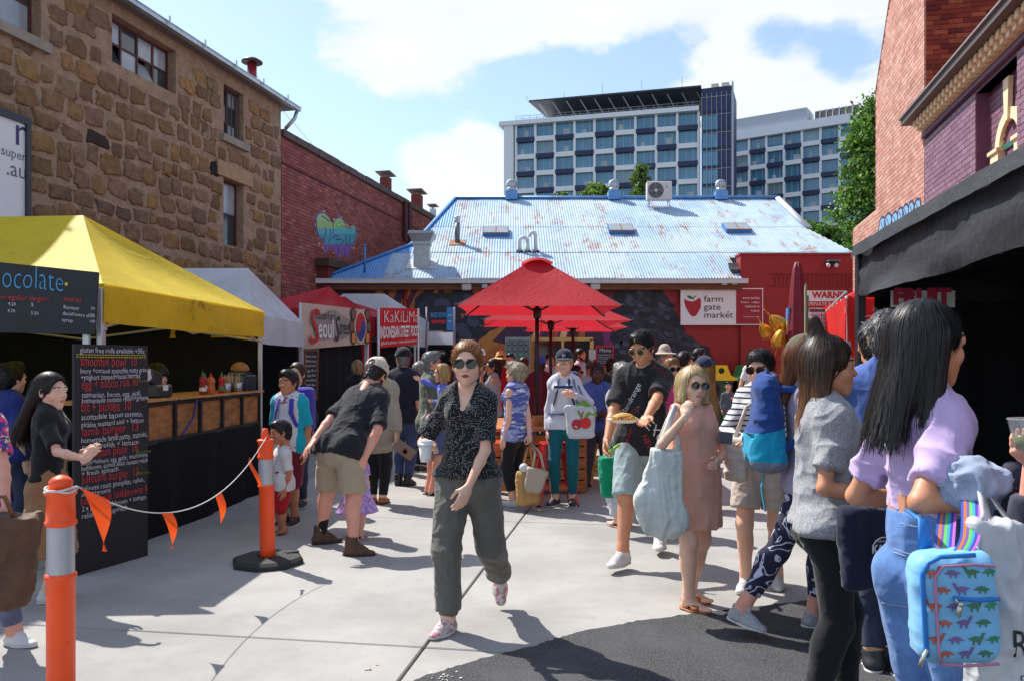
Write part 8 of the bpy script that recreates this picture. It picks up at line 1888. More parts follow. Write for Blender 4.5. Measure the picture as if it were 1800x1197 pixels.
# --- middle distance
person('man in a white cap and navy printed T-shirt by the orange mural', G(845, 16), 1.80, 5, 'm', 'rosy', detail=2, hair=('crop', DBR), hat=('cap', whitec), glasses=(fr_b, lens_d), top=('shirt', cloth('navy_print', S_(30, 36, 64), kind='blotch', args=(S_(30, 36, 64), S_(214, 150, 110), 6)), dict(hem=.05, sleeve=.45)), bottom=('jeans', jeansd), shoes=('sneaker', shd, sole_w), arms={'R': 'hold', 'L': 'hold'})
PC = person('dark haired woman in a grey sleeveless top raising a hand to her mouth', G(868, 12.2), 1.60, -85, 'f', 'tan', detail=1, hair=('lowpony', BLK), glasses=(fr_b, lens_d), top=('vest', greyc, dict(hem=.06, sleeve=0, o=.018)), bottom=('jeans', jeansd), shoes=('sneaker', shd, sole_w), arms={'L': 'mouth', 'R': 'phone'})
person('person in a wide straw hat and red top beyond the grey sleeveless woman', G(880, 13.6), 1.70, 175, 'f', 'rosy', detail=2, hair=('lowpony', BRN), hat=('bucket', cloth('straw', S_(222, 190, 120)), dict(w=1.05)), top=('shirt', redcl, dict(hem=.06, sleeve=.5)), bottom=('jeans', jeansd), shoes=('sneaker', shd, sole_w))
PS = person('older woman with short fair hair and a blue patterned sleeveless blouse carrying bags', G(908, 8.55), 1.53, -128, 'f', 'pale', turn=-8, width=1.1, hair=('puff', S_(168, 150, 122)), top=('blouse', cloth('tiedye', S_(150, 158, 196), kind='weave', args=(S_(84, 92, 160), S_(226, 224, 232), 9)), dict(hem=.055, sleeve=0, o=.024, arm=.06, amp=.014)), bottom=('jeans', cloth('black_trousers', (.012,)*3), .86), shoes=('slip', shw, sole_w), arms={'L': 'down', 'R': (W(934, 792, 8.35), (.5, -.8, 0), .85, (-.9, 0, 0), .5)})
person('person in a maroon jacket and blue cap with back to the camera at the table', G(949, 11.9), 1.62, 178, 'm', 'rosy', detail=1, width=1.1, hair=('crop', DBR), hat=('cap', cloth('blue_cap', S_(44, 90, 190), wrinkle=.1)), top=('jacket', maroonc, dict(hem=.06, sleeve=.95, o=.03)), bottom=('jeans', jeansd), shoes=('sneaker', shd, sole_w), arms={'L': 'hold', 'R': 'hold'})
PN = person('woman in a navy NY cap, white top and teal leggings with bags on her shoulder', G(992, 8.58), 1.66, -8, 'f', 'pale', detail=0, hair=('lowpony', S_(200, 170, 120)), hat=('cap', cloth('navy_ny', S_(26, 30, 52), wrinkle=.1)), top=('jumper', cloth('white_top', (.64, .62, .68)), dict(hem=.02, sleeve=.96, sr=.012, o=.018)), bottom=('leggings', cloth('teal_l', S_(16, 92, 102), wrinkle=.12), .92), shoes=('sneaker', shd, sole_w), legs={'R': (.10, .02, 0, None, (.5, .85, 0)), 'L': (-.09, 0, 0, None, (-.1, 1, 0))}, arms={'L': (W(1008, 694, 8.25), (.9, -.2, -.8), .8, (-.2, -1, 0), .6, (-.9, .1, .1)), 'R': 'down'})
V_, T_ = text_np('NY', .05, 0, 'CENTER'); Pn = lambda x, y, z: PN.Hc+PN.R@(np.array([x, y, z])*PN.hs)
m_ = MB(); put_text(m_, 'N', Pn(.016, .106, .062), -PN.R[:, 0], PN.R[:, 2], .050, 0); put_text(m_, 'Y', Pn(.020, .106, .050), -PN.R[:, 0], PN.R[:, 2], .050, 0, off=.005); m_.build('cap_badge', [whitec], PN.root)
person('bearded man in a pale grey T-shirt by the serving hatch', G(1019, 16.5), 1.84, 60, 'm', 'rosy', detail=1, hair=('crop', DBR, dict(beard=(.06, .03, .02))), top=('shirt', cloth('pale_tee', (.52, .50, .56)), dict(hem=.05, sleeve=.45)), bottom=('jeans', jeansd), shoes=('sneaker', shd, sole_w))
person('man with cropped black hair and sunglasses looking right near the hatch', G(1012, 13.2), 1.50, 75, 'm', 'warm', detail=2, hair=('crop', BLK), glasses=(fr_b, lens_d), top=('shirt', blackc, dict(hem=.05)), bottom=('jeans', jeansd), shoes=('sneaker', shd, sole_w))
person('man in a dark cap and pale blue shirt under the far umbrella', G(1038, 14.6), 1.55, 20, 'm', 'tan', detail=2, hair=('crop', DBR), hat=('cap', cloth('grey_cap', S_(70, 80, 76), wrinkle=.1)), top=('shirt', cloth('pale_blue', S_(160, 190, 205)), dict(hem=.05)), bottom=('jeans', jeansd), shoes=('sneaker', shd, sole_w))
person('older man in a blue denim shirt and grey trousers seated on a yellow stool', G(1050, 10.0), 1.72, -6, 'm', 'dark', detail=1, hip=.41, nod=10, hair=('crop', (.03, .025, .025)), width=1.05, top=('shirt', cloth('denim_shirt2', S_(56, 74, 128), kind='denim'), dict(hem=.02, sleeve=.9, collar=1, o=.026)), bottom=('jeans', cloth('grey_trousers', S_(70, 64, 74))), shoes=('sneaker', shd, sole_d), legs={'R': (.13, .36, .0), 'L': (-.13, .34, .12)}, arms={'R': 'belly', 'L': 'belly'})
person('woman with long brown hair and bare shoulders under the far umbrella', G(1076, 13.6), 1.63, -165, 'f', 'tan', detail=1, hair=('long', DBR, dict(len=.30)), top=('vest', blackc, dict(hem=.03, sleeve=0, scoop=.04)), bottom=('jeans', jeansd), shoes=('sneaker', shd, sole_w))
person('black haired person in black seated low beside the denim shirt man', G(1066, 12.0), 1.38, 170, 'f', 'tan', detail=2, hair=('puff', BLK), top=('shirt', blackc, dict(hem=.04)), bottom=('jeans', jeansd), shoes=('sneaker', shd, sole_w))
person('woman in a lilac top with sunglasses on her head at the menu wall', G(1096, 15.0), 1.57, -25, 'f', 'rosy', detail=2, hair=('lowpony', BRN), top=('shirt', cloth('lilac2', S_(160, 120, 150)), dict(hem=.05)), bottom=('jeans', jeansd), shoes=('sneaker', shd, sole_w), arms={'L': 'mouth'})
person('woman in a grey floral top and white trousers behind the man in the black T-shirt', G(1096, 7.45), 1.52, -150, 'f', 'light', detail=1, width=1.1, hair=('puff', (.20, .16, .14)), top=('blouse', cloth('grey_floral', (.36, .36, .40), kind='floral', args=((.05, .05, .06), 9, .12)), dict(hem=.16, sleeve=.35, o=.026)), bottom=('wide', cloth('white_trousers', (.56, .56, .62)), .92), shoes=('sandal', mat('shoe_pink', S_(216, 170, 166), .6), mat('wedge', S_(190, 160, 140), .7)), arms={'L': (W(1082, 776, 7.3), None, .8)})
for px, Y, hh, hd, sx, hc, tc, lab in ((921, 14.4, 1.64, 150, 'f', BRN, greyc, 'brown haired person in grey far behind the short haired woman'), (966, 16.2, 1.74, 20, 'm', DBR, whitec, 'man in white far behind the maroon jacket'), (1121, 16.4, 1.70, -30, 'm', DBR, bluec, 'man in a blue top far behind, left of the bucket hat'), (1148, 13.2, 1.60, 160, 'f', BRN, maroonc, 'brown haired woman in maroon, just left of the bucket hat'), (1190, 15.6, 1.62, 30, 'f', BLD, navyc, 'fair haired person in navy far behind the pink shirt'), (1214, 16.6, 1.68, -20, 'f', BLK, blackc, 'dark haired person in black far back before the mural tail'), (896, 15.2, 1.72, 10, 'm', BLK, olive, 'dark haired man in olive by the glass brick window')):
 person(lab, G(px, Y), hh, hd, sx, 'rosy', detail=2, hair=('short' if sx == 'm' else 'lowpony', hc), top=('shirt', tc, dict(hem=.05)), bottom=('jeans', jeansd), shoes=('sneaker', shd, sole_w))
# --- right of the umbrella
person('person in a pale bucket hat near the feathered mural', G(1168, 11.5), 1.76, 40, 'f', 'rosy', detail=1, hair=('lowpony', GRY), hat=('bucket', cloth('bucket', S_(186, 172, 156)), dict(w=.95)), top=('shirt', lgrey, dict(hem=.05)), bottom=('jeans', jeansd), shoes=('sneaker', shd, sole_w))
person('fair haired man in dark sunglasses and a hot pink shirt', G(1180, 8.6), 1.58, 12, 'm', 'rosy', detail=1, hair=('short', S_(150, 112, 72)), glasses=(fr_b, lens_d, 1.1), top=('shirt', pinkc, dict(hem=.05, sleeve=.45)), bottom=('jeans', jeansd), shoes=('sneaker', mat('shoe_pinkw', S_(200, 170, 190), .6), sole_w))
person('dark haired person in an olive top turned away towards the mural', G(1202, 12.0), 1.70, 150, 'm', 'tan', detail=1, turn=20, hair=('short', BLK, dict(vol=.006)), top=('shirt', cloth('moss', S_(136, 128, 70)), dict(hem=.05)), bottom=('jeans', jeansd), shoes=('sneaker', shd, sole_w))
person('dark bearded man in a slate shirt and sunglasses before the mural tail', G(1228, 14.5), 1.80, 75, 'm', 'warm', detail=1, hair=('short', BLK, dict(beard=(.02, .014, .012))), glasses=(fr_b, lens_d), top=('shirt', cloth('slate', S_(70, 84, 106)), dict(hem=.05)), bottom=('jeans', jeansd), shoes=('sneaker', shd, sole_w))
person('woman in a navy cap with very long fair hair and a black jacket', G(1238, 8.3), 1.58, -160, 'f', 'rosy', detail=1, turn=20, hair=('long', S_(150, 116, 66), dict(len=.42, er=.10)), hat=('cap', cloth('navy_cap2', S_(38, 42, 74), wrinkle=.1)), top=('jacket', cloth('black_jacket', (.014, .014, .018)), dict(hem=.06, sleeve=.95, o=.034)), bottom=('jeans', jeansd), shoes=('sneaker', shd, sole_w), arms={'L': 'belly', 'R': 'belly'})
PW = person('bearded man in a white polo shirt walking hand in hand with a small boy', G(1324, 18.2), 1.77, -22, 'm', 'rosy', detail=1, nod=10, turn=10, hair=('short', DBR, dict(beard=(.03, .018, .012))), top=('shirt', whitec, dict(hem=.06, sleeve=.42, collar=1, o=.02)), bottom=('shorts', navyc, .48), shoes=('sneaker', shd, sole_w), arms={'R': (W(1294, 704, 18.1), (.7, -.5, 0), .7)})
person('small boy in a grey jumper walking by the yellow lidded bin', G(1280, 18.6), 1.10, -10, 'm', 'rosy', child=True, detail=1, hair=('short', DBR), top=('jumper', cloth('grey_jumper', S_(88, 92, 102), kind='knit'), dict(hem=.05, sleeve=.95)), bottom=('jeans', cloth('grey_shorts', S_(96, 98, 104)), .62), shoes=('sneaker', mat('shoe_yellow', S_(190, 160, 40), .6), sole_w), arms={'L': (W(1292, 700, 18.5), (.6, -.5, 0), .6)})

# ================================================================== WHAT THEY CARRY
def softbag(name, label, cat, top, w, d, h, ang, m, taper=-.08, handles=(), hm=None, amp=.012, tilt=None, seed=3, vox=.008, extra=None, wide=None):
 top = np.asarray(top, float); R = rz(ang) if tilt is None else rz(ang)@tilt
 t = thing(name, label, cat, top-np.array([0, 0, h])); F_ = Field(vox)
 F_.box(top-R[:, 2]*h/2, (w/2, d/2, h/2), R=R, rd=min(d*.42, .05), k=.01, taper=taper)
 F_.cut(top-R[:, 2]*.012, R[:, 2])
 F_.mesh(); folds(F_, amp*1.6, (7, 7, 4), seed); o = obj_field('bag', F_, m, t)
 for hp in handles:
  mb = MB(); mb.tube(hp, .012, 8, flat=.45, up=R[:, 1]); mb.build('handle', [hm or m], t, smooth=True)
 t['_'] = 1; del t['_']; return t, F_, R
# coffee cup
c = P1.handR+np.array([-.0, -.028, -.03]); c = W(748, 790, 4.30)-ZUP*.02; t = thing('coffee_cup', 'white takeaway coffee cup with a white lid in the walking woman\'s hand', 'cup', c-ZUP*.04); m_ = MB(); m_.lathe(c-ZUP*.045, [(.027, 0), (.030, .02), (.037, .095)], 22); m_.build('cup', [mat('cup_white', (.74, .72, .66), .5)], t, smooth=True)
m_ = MB(); m_.lathe(c+ZUP*.048, [(.041, -.004), (.042, .006), (.037, .010), (.034, .022), (.030, .023), (.029, .018), (.001, .018)], 22); m_.build('lid', [mat('lid_white', (.8, .8, .8), .35)], t, smooth=False)
# plate of food
c = W(1096, 742, 5.42); t = thing('paper_plate', 'white paper plate held out by the man in the black T-shirt', 'plate', c); m_ = MB(); m_.lathe(c, [(.01, .0), (.075, .0), (.115, .022), (.117, .024), (.075, .006), (.01, .006)], 28); m_.build('plate', [mat('plate_white', (.66, .65, .63), .5)], t, smooth=True)
t = thing('taco', 'folded yellow taco with filling lying on the paper plate', 'food', c+ZUP*.008); rg = np.random.default_rng(2); m_ = MB(); V = [[c+np.array([-.085+.17*i/12, .045*math.cos(a)*math.sin(math.pi*(i+.6)/13.2)**.5, .012+.055*math.sin(a)*math.sin(math.pi*(i+.6)/13.2)**.5]) for a in np.linspace(-.2, math.pi+.2, 9)] for i in range(13)]; m_.grid(np.array(V)); m_.build('shell', [mat('tortilla', S_(214, 160, 70), .6, var=.4, vs=40)], t, smooth=True)
for nm, col, n in (('filling', S_(190, 60, 40), 12), ('cheese', S_(226, 186, 60), 12), ('salsa', S_(110, 130, 50), 6)):
 m_ = MB()
 for k in range(n): m_.sphere(c+np.array([rg.uniform(-.085, .085), rg.uniform(-.055, -.035), .014+rg.uniform(0, .025)]), rg.uniform(.006, .012), 6)
 m_.build(nm, [mat('food_'+nm, col, .5)], t, kind='stuff', smooth=True)
# green lighter / vegetable in his right hand
h_ = P2.handR; m_ = MB(); m_.tube([h_+[.0, -.03, -.03], h_+[.10, -.06, .05]], .011, 8); m_.top('green_stick', [mat('lime', S_(150, 190, 60), .5)], 'short pale green stick in the man\'s lowered hand', 'stick', smooth=True)
# green shop bag
tp = W(1079, 800, 7.15); t, F_, R = softbag('shopping_bag', 'bright green cloth shopping bag with white letters hanging by the pale shorts', 'bag', tp, .26, .09, .37, .35, cloth('green_bag', S_(0, 140, 100)), -.1, ([tp+[-.06, 0, -.01], tp+[-.01, 0, .12], tp+[.05, 0, -.01]],))
m_ = MB(); put_text(m_, 'b', tp+np.array([.03, -.07, -.12]), R[:, 0], ZUP, .11, 0, bold=.006); put_text(m_, 'f', tp+np.array([.03, -.07, -.24]), R[:, 0], ZUP, .11, 0, bold=.006); m_.build('lettering', [whitec], t)
# sage tote of the blonde woman
tp = W(1172, 790, 4.78); shp = P3.sh['R']+ZUP*.055
sage = cloth('sage', S_(206, 212, 206), wrinkle=.6)
t = thing('tote_bag', 'large pale sage tote bag hanging from the blonde woman\'s shoulder', 'bag', W(1158, 945, 4.8)); F_ = Field(.008)
A_, B_ = W(1172, 772, 4.82), W(1160, 905, 4.80)
F_.cone(A_, B_, .085, .135, k=.04, flat=(0, 1, 0), fs=.42); F_.cone(W(1140, 880, 4.78), W(1185, 915, 4.78), .075, .085, k=.05, flat=(0, 1, 0), fs=.55); F_.cut(W(1172, 792, 4.82), (.1, 0, 1)); F_.mesh(); folds(F_, .020, (20, 20, 1.4), 5); obj_field('bag', F_, sage, t)
for dx, dy in ((-.02, -.075), (.045, .05)):
 mb = MB(); mb.tube([W(1152, 800, 4.82)+[0, dy*.5, 0], (W(1160, 770, 4.82)+shp)/2+[dx*.2, dy, 0], shp+[dx*.3, dy*.6, .012], shp+[dx+.01, 0, .012], (W(1186, 790, 4.84)+shp)/2+[.03, .03, 0], W(1190, 805, 4.84)], .017, 8, flat=.3, up=(0, 1, 0)); mb.build('handle', [sage], t, smooth=True)
# phone / purse
m_ = MB(); m_.box(W(1275, 769, 4.97), (.105, .018, .075), rz(.3)@ry(.12), bev=.008); m_.top('purse', [mat('purse_grey', S_(92, 92, 104), .5, var=.1)], 'small flat grey purse held in front of the striped top', 'purse')
tp = W(1298, 748, 5.12); cot = cloth('cotton', S_(214, 204, 192), wrinkle=.6); t, F_, R = softbag('cotton_bag', 'soft off white cotton bag slung at the striped woman\'s side', 'bag', W(1292, 765, 5.12), .17, .12, .29, -.2, cot, -.25, ([W(1292, 768, 5.1), W(1312, 715, 5.12), P4.sh['L']*.35+P4.sh['R']*.65+[.02, -.10, .02], P4.sh['L']+[.02, -.02, .06]],), cot, .02)
# backpack on P5
c = P5.Ch-P5.fS*.21-ZUP*.045; Rb = np.stack([P5.rS, P5.fS, P5.sp], 1); t = thing('backpack', 'blue and teal backpack with dangling straps on the woman in floral leggings', 'backpack', c-ZUP*.25)
F_ = Field(.007); F_.box(c, (.150, .080, .265), R=Rb, rd=.07, k=.02, taper=.22); F_.ell(c-P5.fS*.055-P5.sp*.115, (.150, .075, .125), R=Rb, k=.03); F_.ell(c+P5.sp*.225, (.10, .06, .06), R=Rb, k=.05); F_.mesh(); folds(F_, .016, (8, 8, 6), 2); cc = (F_.V[F_.Q].mean(1)-c)@Rb; fm = np.where(cc[:, 2] < -.045+.25*np.maximum(0, cc[:, 1]+.03), 1, 0); fm = np.where((cc[:, 2] < -.205), 2, fm)
obj_np('bag', F_.V, [F_.Q], [cloth('pack_blue', S_(34, 66, 128), wrinkle=.4), cloth('pack_teal', S_(20, 150, 186), wrinkle=.3), cloth('pack_grey', S_(120, 128, 140))], t, [fm])
mb = MB(); mb.tube([c+P5.rS*.135*math.cos(a)-P5.fS*(.086+.035*math.sin(a))+P5.sp*(-.05) for a in np.linspace(0, math.pi, 12)], .004, 6); mb.build('zip', [mat('zip_dark', (.02, .03, .06), .5)], t); mb = MB(); mb.tube([c+P5.sp*.26+P5.rS*.04, c+P5.sp*.30+P5.rS*.03, c+P5.sp*.30-P5.rS*.03, c+P5.sp*.26-P5.rS*.04], .010, 6); mb.build('handle', [MATS['cloth_pack_blue']], t)
m_ = MB(); q = c-P5.fS*.130-P5.sp*.105; m_.box(q, (.05, .006, .06), Rb); m_.build('patch', [mat('patch_black', (.02, .02, .025), .5)], t); m_ = MB(); m_.box(q-P5.fS*.004-P5.sp*.012, (.03, .003, .014), Rb); m_.build('patch_print', [pw], t)
for sg in (-1, 1): mb = MB(); s0 = P5.sh['R' if sg > 0 else 'L']; i_ = P5.rS*sg; mb.tube([c+P5.sp*.20+i_*.08, s0-i_*.05+P5.sp*.055-P5.fS*.04, s0-i_*.05+P5.fS*.075+P5.sp*.02, s0-i_*.01+P5.fS*.085-P5.sp*.14, c-P5.sp*.15+i_*.13+P5.fS*.05], .022, 8, flat=.35, up=P5.fS); mb.build('strap', [MATS['cloth_pack_blue']], t, smooth=True)
mb = MB(); mb.tube([c-P5.sp*.23-i_*0, c-P5.sp*.36-P5.fS*.03, c-P5.sp*.50-P5.fS*.01], .010, 6, flat=.4); mb.build('loose_strap', [MATS['cloth_pack_teal']], t)
# navy KARL tote on P6
nvt = cloth('navy_tote', S_(26, 30, 54), wrinkle=.4); tp = W(1522, 888, 3.02); t, F_, R = softbag('tote_bag', 'navy canvas tote with a white round KARL print on the grey T-shirt woman\'s arm', 'bag', tp, .185, .07, .31, .12, nvt, -.06, ([tp+[-.055, 0, -.02], tp+[-.045, .02, .10], P6.wr['R']*.5+P6.el['R']*.5+[0, 0, .05], tp+[.03, .04, .10], tp+[.04, 0, -.02]],), None, .012)
m_ = MB(); fc = tp+np.array([.045, -.052, -.155]); put_text(m_, 'KARL', fc+[-.047, 0, -.012], R[:, 0], ZUP, .042, 0, width=.085, bold=.002); put_text(m_, 'INTERNATIONAL', fc+[-.034, 0, .027], R[:, 0], ZUP, .014, 0, width=.065); put_text(m_, 'TOURS 7', fc+[-.04, 0, -.075], R[:, 0], ZUP, .016, 0, width=.055)
m_.tube([fc+R[:, 0]*.046*math.cos(a)+ZUP*.046*math.sin(a) for a in np.linspace(.5, math.pi-.3, 16)], .0022, 4, cap=False); m_.tube([fc+R[:, 0]*.046*math.cos(a)+ZUP*.046*math.sin(a) for a in np.linspace(math.pi+.6, 2*math.pi-.3, 16)], .0022, 4, cap=False); m_.build('print', [whitec], t)
# dinosaur backpack
dm = cloth('dino_blue', S_(126, 186, 226), wrinkle=.2, rough=.5); dc = W(1673, 1062, 1.98); Rb = rz(-.12)@ry(-.05)
t = thing('kids_backpack', 'light blue child\'s backpack printed with dinosaurs, held by a rainbow strap', 'backpack', dc-ZUP*.15); F_ = Field(.006); F_.box(dc, (.096, .055, .135), R=Rb, rd=.042, k=.01); F_.mesh(); folds(F_, .006, (8, 8, 8), 4); obj_field('bag', F_, dm, t)
fn = -Rb[:, 1]; fpos = lambda x, z, o=.062: dc+Rb@np.array([x, -o, z])
dcol = [mat('dino_%d' % i, c_, .6, var=.15, vs=60) for i, c_ in enumerate((S_(52, 140, 90), S_(176, 96, 76), S_(120, 96, 150), S_(64, 120, 90)))]
dino = [(-.5, .1), (-.36, .16), (-.2, .22), (0, .27), (.18, .2), (.3, .3), (.36, .46), (.48, .5), (.58, .42), (.5, .36), (.44, .22), (.34, .0), (.24, -.1), (.22, -.3), (.12, -.3), (.1, -.1), (-.1, -.1), (-.14, -.3), (-.24, -.3), (-.22, -.05), (-.4, .04)]
dino2 = [(-.55, .0), (-.3, .14), (-.22, .26), (-.12, .17), (-.02, .30), (.06, .18), (.16, .26), (.24, .12), (.42, .1), (.52, .0), (.36, -.04), (.28, -.06), (.27, -.24), (.18, -.24), (.16, -.08), (-.06, -.08), (-.08, -.24), (-.17, -.24), (-.18, -.04)]
mb = MB(); bvd = BVHTree.FromPolygons([Vector(p) for p in F_.V], F_.Q.tolist()); k = 0
for r, z in enumerate((.092, .052, .012, -.028, -.068, -.102)):
 for x in (-.062, -.018, .028, .07):
  k += 1; x_ = x+(.02 if r % 2 else 0)
  if abs(x_) > .085: continue
  sh_ = dino if (k+r) % 2 else dino2; s_ = .038; fl = -1 if k % 3 == 0 else 1; P = []
  for a, b in sh_:
   p = fpos(x_+a*s_*fl, z+b*s_); hit = bvd.ray_cast(Vector(p+fn*.1), Vector(-fn), .3)[0]; P.append((np.array(hit) if hit is not None else p)+fn*.0018)
  mb.add(P, [list(range(len(P)))], k % 4)
mb.build('dinosaur_print', dcol, t)
zipm = mat('zip_blue', S_(30, 120, 200), .5); pip = mat('piping', S_(196, 130, 160), .6, var=.3, vs=200)
mb = MB(); mb.tube([fpos(-.085, z, .052) for z in np.linspace(-.11, .09, 10)]+[fpos(-.07, .118, .054), fpos(-.04, .132, .052), fpos(.04, .134, .05)], .006, 8); mb.tube([fpos(-.02, .036, .066), fpos(.03, .030, .067), fpos(.085, .030, .060)], .005, 8); mb.build('zip', [zipm], t, smooth=True)
mb = MB(); mb.tube([fpos(-.055, -.125, .060)]+[fpos(-.06, z, .064) for z in np.linspace(-.1, .085, 8)]+[fpos(-.04, .112, .063), fpos(.03, .115, .063), fpos(.08, .108, .058)], .0035, 6); mb.tube([fpos(-.055, -.125, .058), fpos(0, -.132, .055), fpos(.08, -.128, .052)], .0035, 6); mb.build('piping', [pip], t, smooth=True)
mb = MB(); mb.sphere(fpos(-.012, .006, .072), (.007, .005, .017), 8); mb.sphere(fpos(-.008, .022, .072), .007, 8); mb.tube([fpos(-.018, .036, .068), fpos(-.012, .022, .072)], .003, 5); mb.build('zip_pull', [mat('silver', (.6, .58, .5), .3, .8)], t, smooth=True); mb = MB(); mb.tube([fpos(-.085, -.09, .060), fpos(-.100, -.115, .062), fpos(-.104, -.13, .06)], .005, 5); mb.build('zip_pull', [mat('silver', (.6,)*3)], t, smooth=True)
rb = [mat('rainbow_%d' % i, c_, .6) for i, c_ in enumerate((S_(60, 90, 190), S_(220, 120, 50), S_(120, 90, 170), S_(110, 200, 90), S_(60, 170, 190), S_(70, 70, 180), S_(196, 110, 200)))]
arm_mid = P7.el['R']*.55+P7.wr['R']*.45
mb = MB(); a0 = dc+Rb@np.array([.012, -.035, .128]); arc_ = [a0, a0*.6+arm_mid*.4+[.0, -.05, 0], arm_mid+[0, -.055, .03], arm_mid+[.0, 0, .062], arm_mid+[0, .05, .02], dc+Rb@np.array([.0, .03, .13])]
arc_ = np.array(arc_); tt = np.linspace(0, 1, 26); arcs = np.stack([np.interp(tt, np.linspace(0, 1, len(arc_)), arc_[:, i]) for i in range(3)], 1)
for _ in range(2): arcs[1:-1] = (arcs[:-2]+arcs[1:-1]*2+arcs[2:])/4
for i in range(7): x0 = (-.0245+.007*i); mb.grid(np.stack([arcs+Rb[:, 0]*x0, arcs+Rb[:, 0]*(x0+.007)], 1), m=i)
mb.build('rainbow_strap', rb, t, smooth=True); mb = MB(); mb.tube([fpos(-.045, .12, -.03), fpos(-.04, .20, -.04), P7.el['R']+[-.02, .02, -.03]], .018, 8, flat=.3, up=(0, 1, 0)); mb.build('blue_strap', [zipm], t, smooth=True)
# white plastic carrier
pl = mat('plastic_white', (.66, .66, .68), .4, trans=.25, var=.05, wrinkle=.8); tp = W(1752, 925, 2.02); t = thing('carrier_bag', 'white plastic carrier bag with black lettering at the right edge', 'bag', tp-ZUP*.55); F_ = Field(.008)
F_.cone(tp, tp-ZUP*.62+np.array([.035, 0, 0]), .062, .115, k=.03, flat=(.2, 1, 0), fs=.45); F_.cut(tp+ZUP*.01, ZUP); F_.mesh(); folds(F_, .02, (16, 16, 3.5), 8); obj_field('bag', F_, pl, t)
mb = MB(); mb.tube([tp+[-.035, -.01, 0], tp*.5+arm_mid*.5+[-.01, -.06, .0], arm_mid+[.03, -.05, .05], arm_mid+[.05, .0, .06], tp+[.045, 0, .0]], .026, 8, flat=.25, up=(0, 1, 0)); mb.build('handle', [pl], t, smooth=True)
bv = BVHTree.FromPolygons([Vector(p) for p in F_.V], F_.Q.tolist()); 
for tx_, px, py, sz, hh in (('Ro', 1766, 1148, .075, 1.3), ('OF', 1780, 1190, .026, 1)):
 V, T = text_np(tx_, sz); P = W(px, py, 2.0)+V[:, :1]*np.array([1., 0, 0])+V[:, 1:2]*ZUP*hh; out = []
 for p in P: hit = bv.ray_cast(Vector(p-[0, .5, 0]), Vector((0, 1, 0)), 1.2)[0]; out.append(np.array(hit)-[0, .003, 0] if hit is not None else p)
 obj_np('lettering', np.array(out), [T], mat('ink_black', (.02, .02, .02), .6), t, smooth=False)
# denim jacket bundle and dark coat over the arm
bl_ = cloth('pale_denim', S_(138, 150, 172), kind='denim', wrinkle=.8); c = (P7.el['R']+P7.wr['R'])/2+np.array([.02, -.015, .045]); t = thing('denim_jacket', 'rolled pale denim jacket over the lavender T-shirt woman\'s forearm', 'jacket', c-ZUP*.05)
F_ = Field(.007); d_ = nrm(P7.wr['R']-P7.el['R']); F_.cone(P7.el['R']+d_*.10+ZUP*.045, P7.wr['R']+d_*.01+ZUP*.03, .048, .052, k=.04); F_.ell(P7.wr['R']+d_*.01+ZUP*.0, (.055, .06, .055), k=.05); F_.ell(c+ZUP*.02, (.075, .055, .05), k=.05); F_.mesh(); folds(F_, .03, (12, 12, 12), 6); obj_field('jacket', F_, bl_, t)
c = W(1790, 850, 2.15); t = thing('dark_coat', 'dark purple grey coat draped over the arm at the right edge', 'coat', c-ZUP*.3); F_ = Field(.008); F_.cone(c, c-ZUP*.30+[.01, 0, 0], .05, .055, k=.03, flat=(0, 1, 0), fs=.6); F_.mesh(); folds(F_, .02, (16, 16, 4), 9); obj_field('coat', F_, cloth('coat_charcoal', S_(58, 56, 72)), t)
c = P9.handL+np.array([-.0, -.02, .035]); t = thing('plastic_cup', 'clear plastic cup with a green drink held at the right edge', 'cup', c-ZUP*.03); m_ = MB(); m_.lathe(c-ZUP*.03, [(.030, 0), (.036, .03), (.046, .075), (.049, .077), (.047, .080), (.044, .076), (.033, .03)], 26); m_.build('cup', [mat('clear_plastic', (.5, .5, .5), .08, alpha=.28, var=0, spec=.8)], t, smooth=True)
m_ = MB(); m_.lathe(c-ZUP*.026, [(.028, 0), (.036, .035), (.001, .036)], 22); m_.build('drink', [mat('drink', S_(110, 120, 40), .3, alpha=.8)], t, smooth=True)
# left: brown bag; sling strap
brn = mat('brown_canvas', S_(92, 64, 42), .7, var=.45, vs=6, wrinkle=.8); tp = W(2, 905, 3.95); t, F_, R = softbag('handbag', 'big brown canvas handbag with leather handles at the left edge', 'bag', tp, .29, .17, .46, .3, brn, -.18, ([tp+[-.08, -.06, -.04], tp+[-.03, -.05, .10], tp+[.05, -.05, .10], tp+[.10, -.03, -.05]], [tp+[.10, .0, -.05], tp+[.16, .02, -.02], tp+[.15, .03, -.14]]), mat('leather', S_(110, 66, 34), .5, var=.2), .018)
# clutch, paper bag, leather bag, NY woman's bags, crate
m_ = MB(); m_.box(W(711, 790, 8.4), (.24, .03, .125), rz(.2)@ry(.62), bev=.01); t = m_.top('clutch_bag', [mat('clutch', S_(132, 106, 92), .6)], 'flat brown clutch bag with a round emblem in the poncho woman\'s hand', 'bag')
m_ = MB(); m_.lathe(W(712, 793, 8.37), [(.028, 0), (.028, .003), (.02, .003), (.02, 0)], 16, R=rx(math.pi/2)); m_.build('emblem', [mat('emblem_red', S_(130, 60, 50), .5)], t)
tp = W(928, 826, 8.25); kraft = mat('kraft', S_(180, 138, 84), .75, var=.2, wrinkle=.5); softbag('paper_bag', 'brown paper carrier bag full of shopping beside the orange stool', 'bag', tp, .24, .15, .36, .2, kraft, .02, ([tp+[-.06, -.05, -.02], tp+[-.02, -.02, .17], PS.handR, tp+[.05, -.03, -.02]],), kraft, .010)
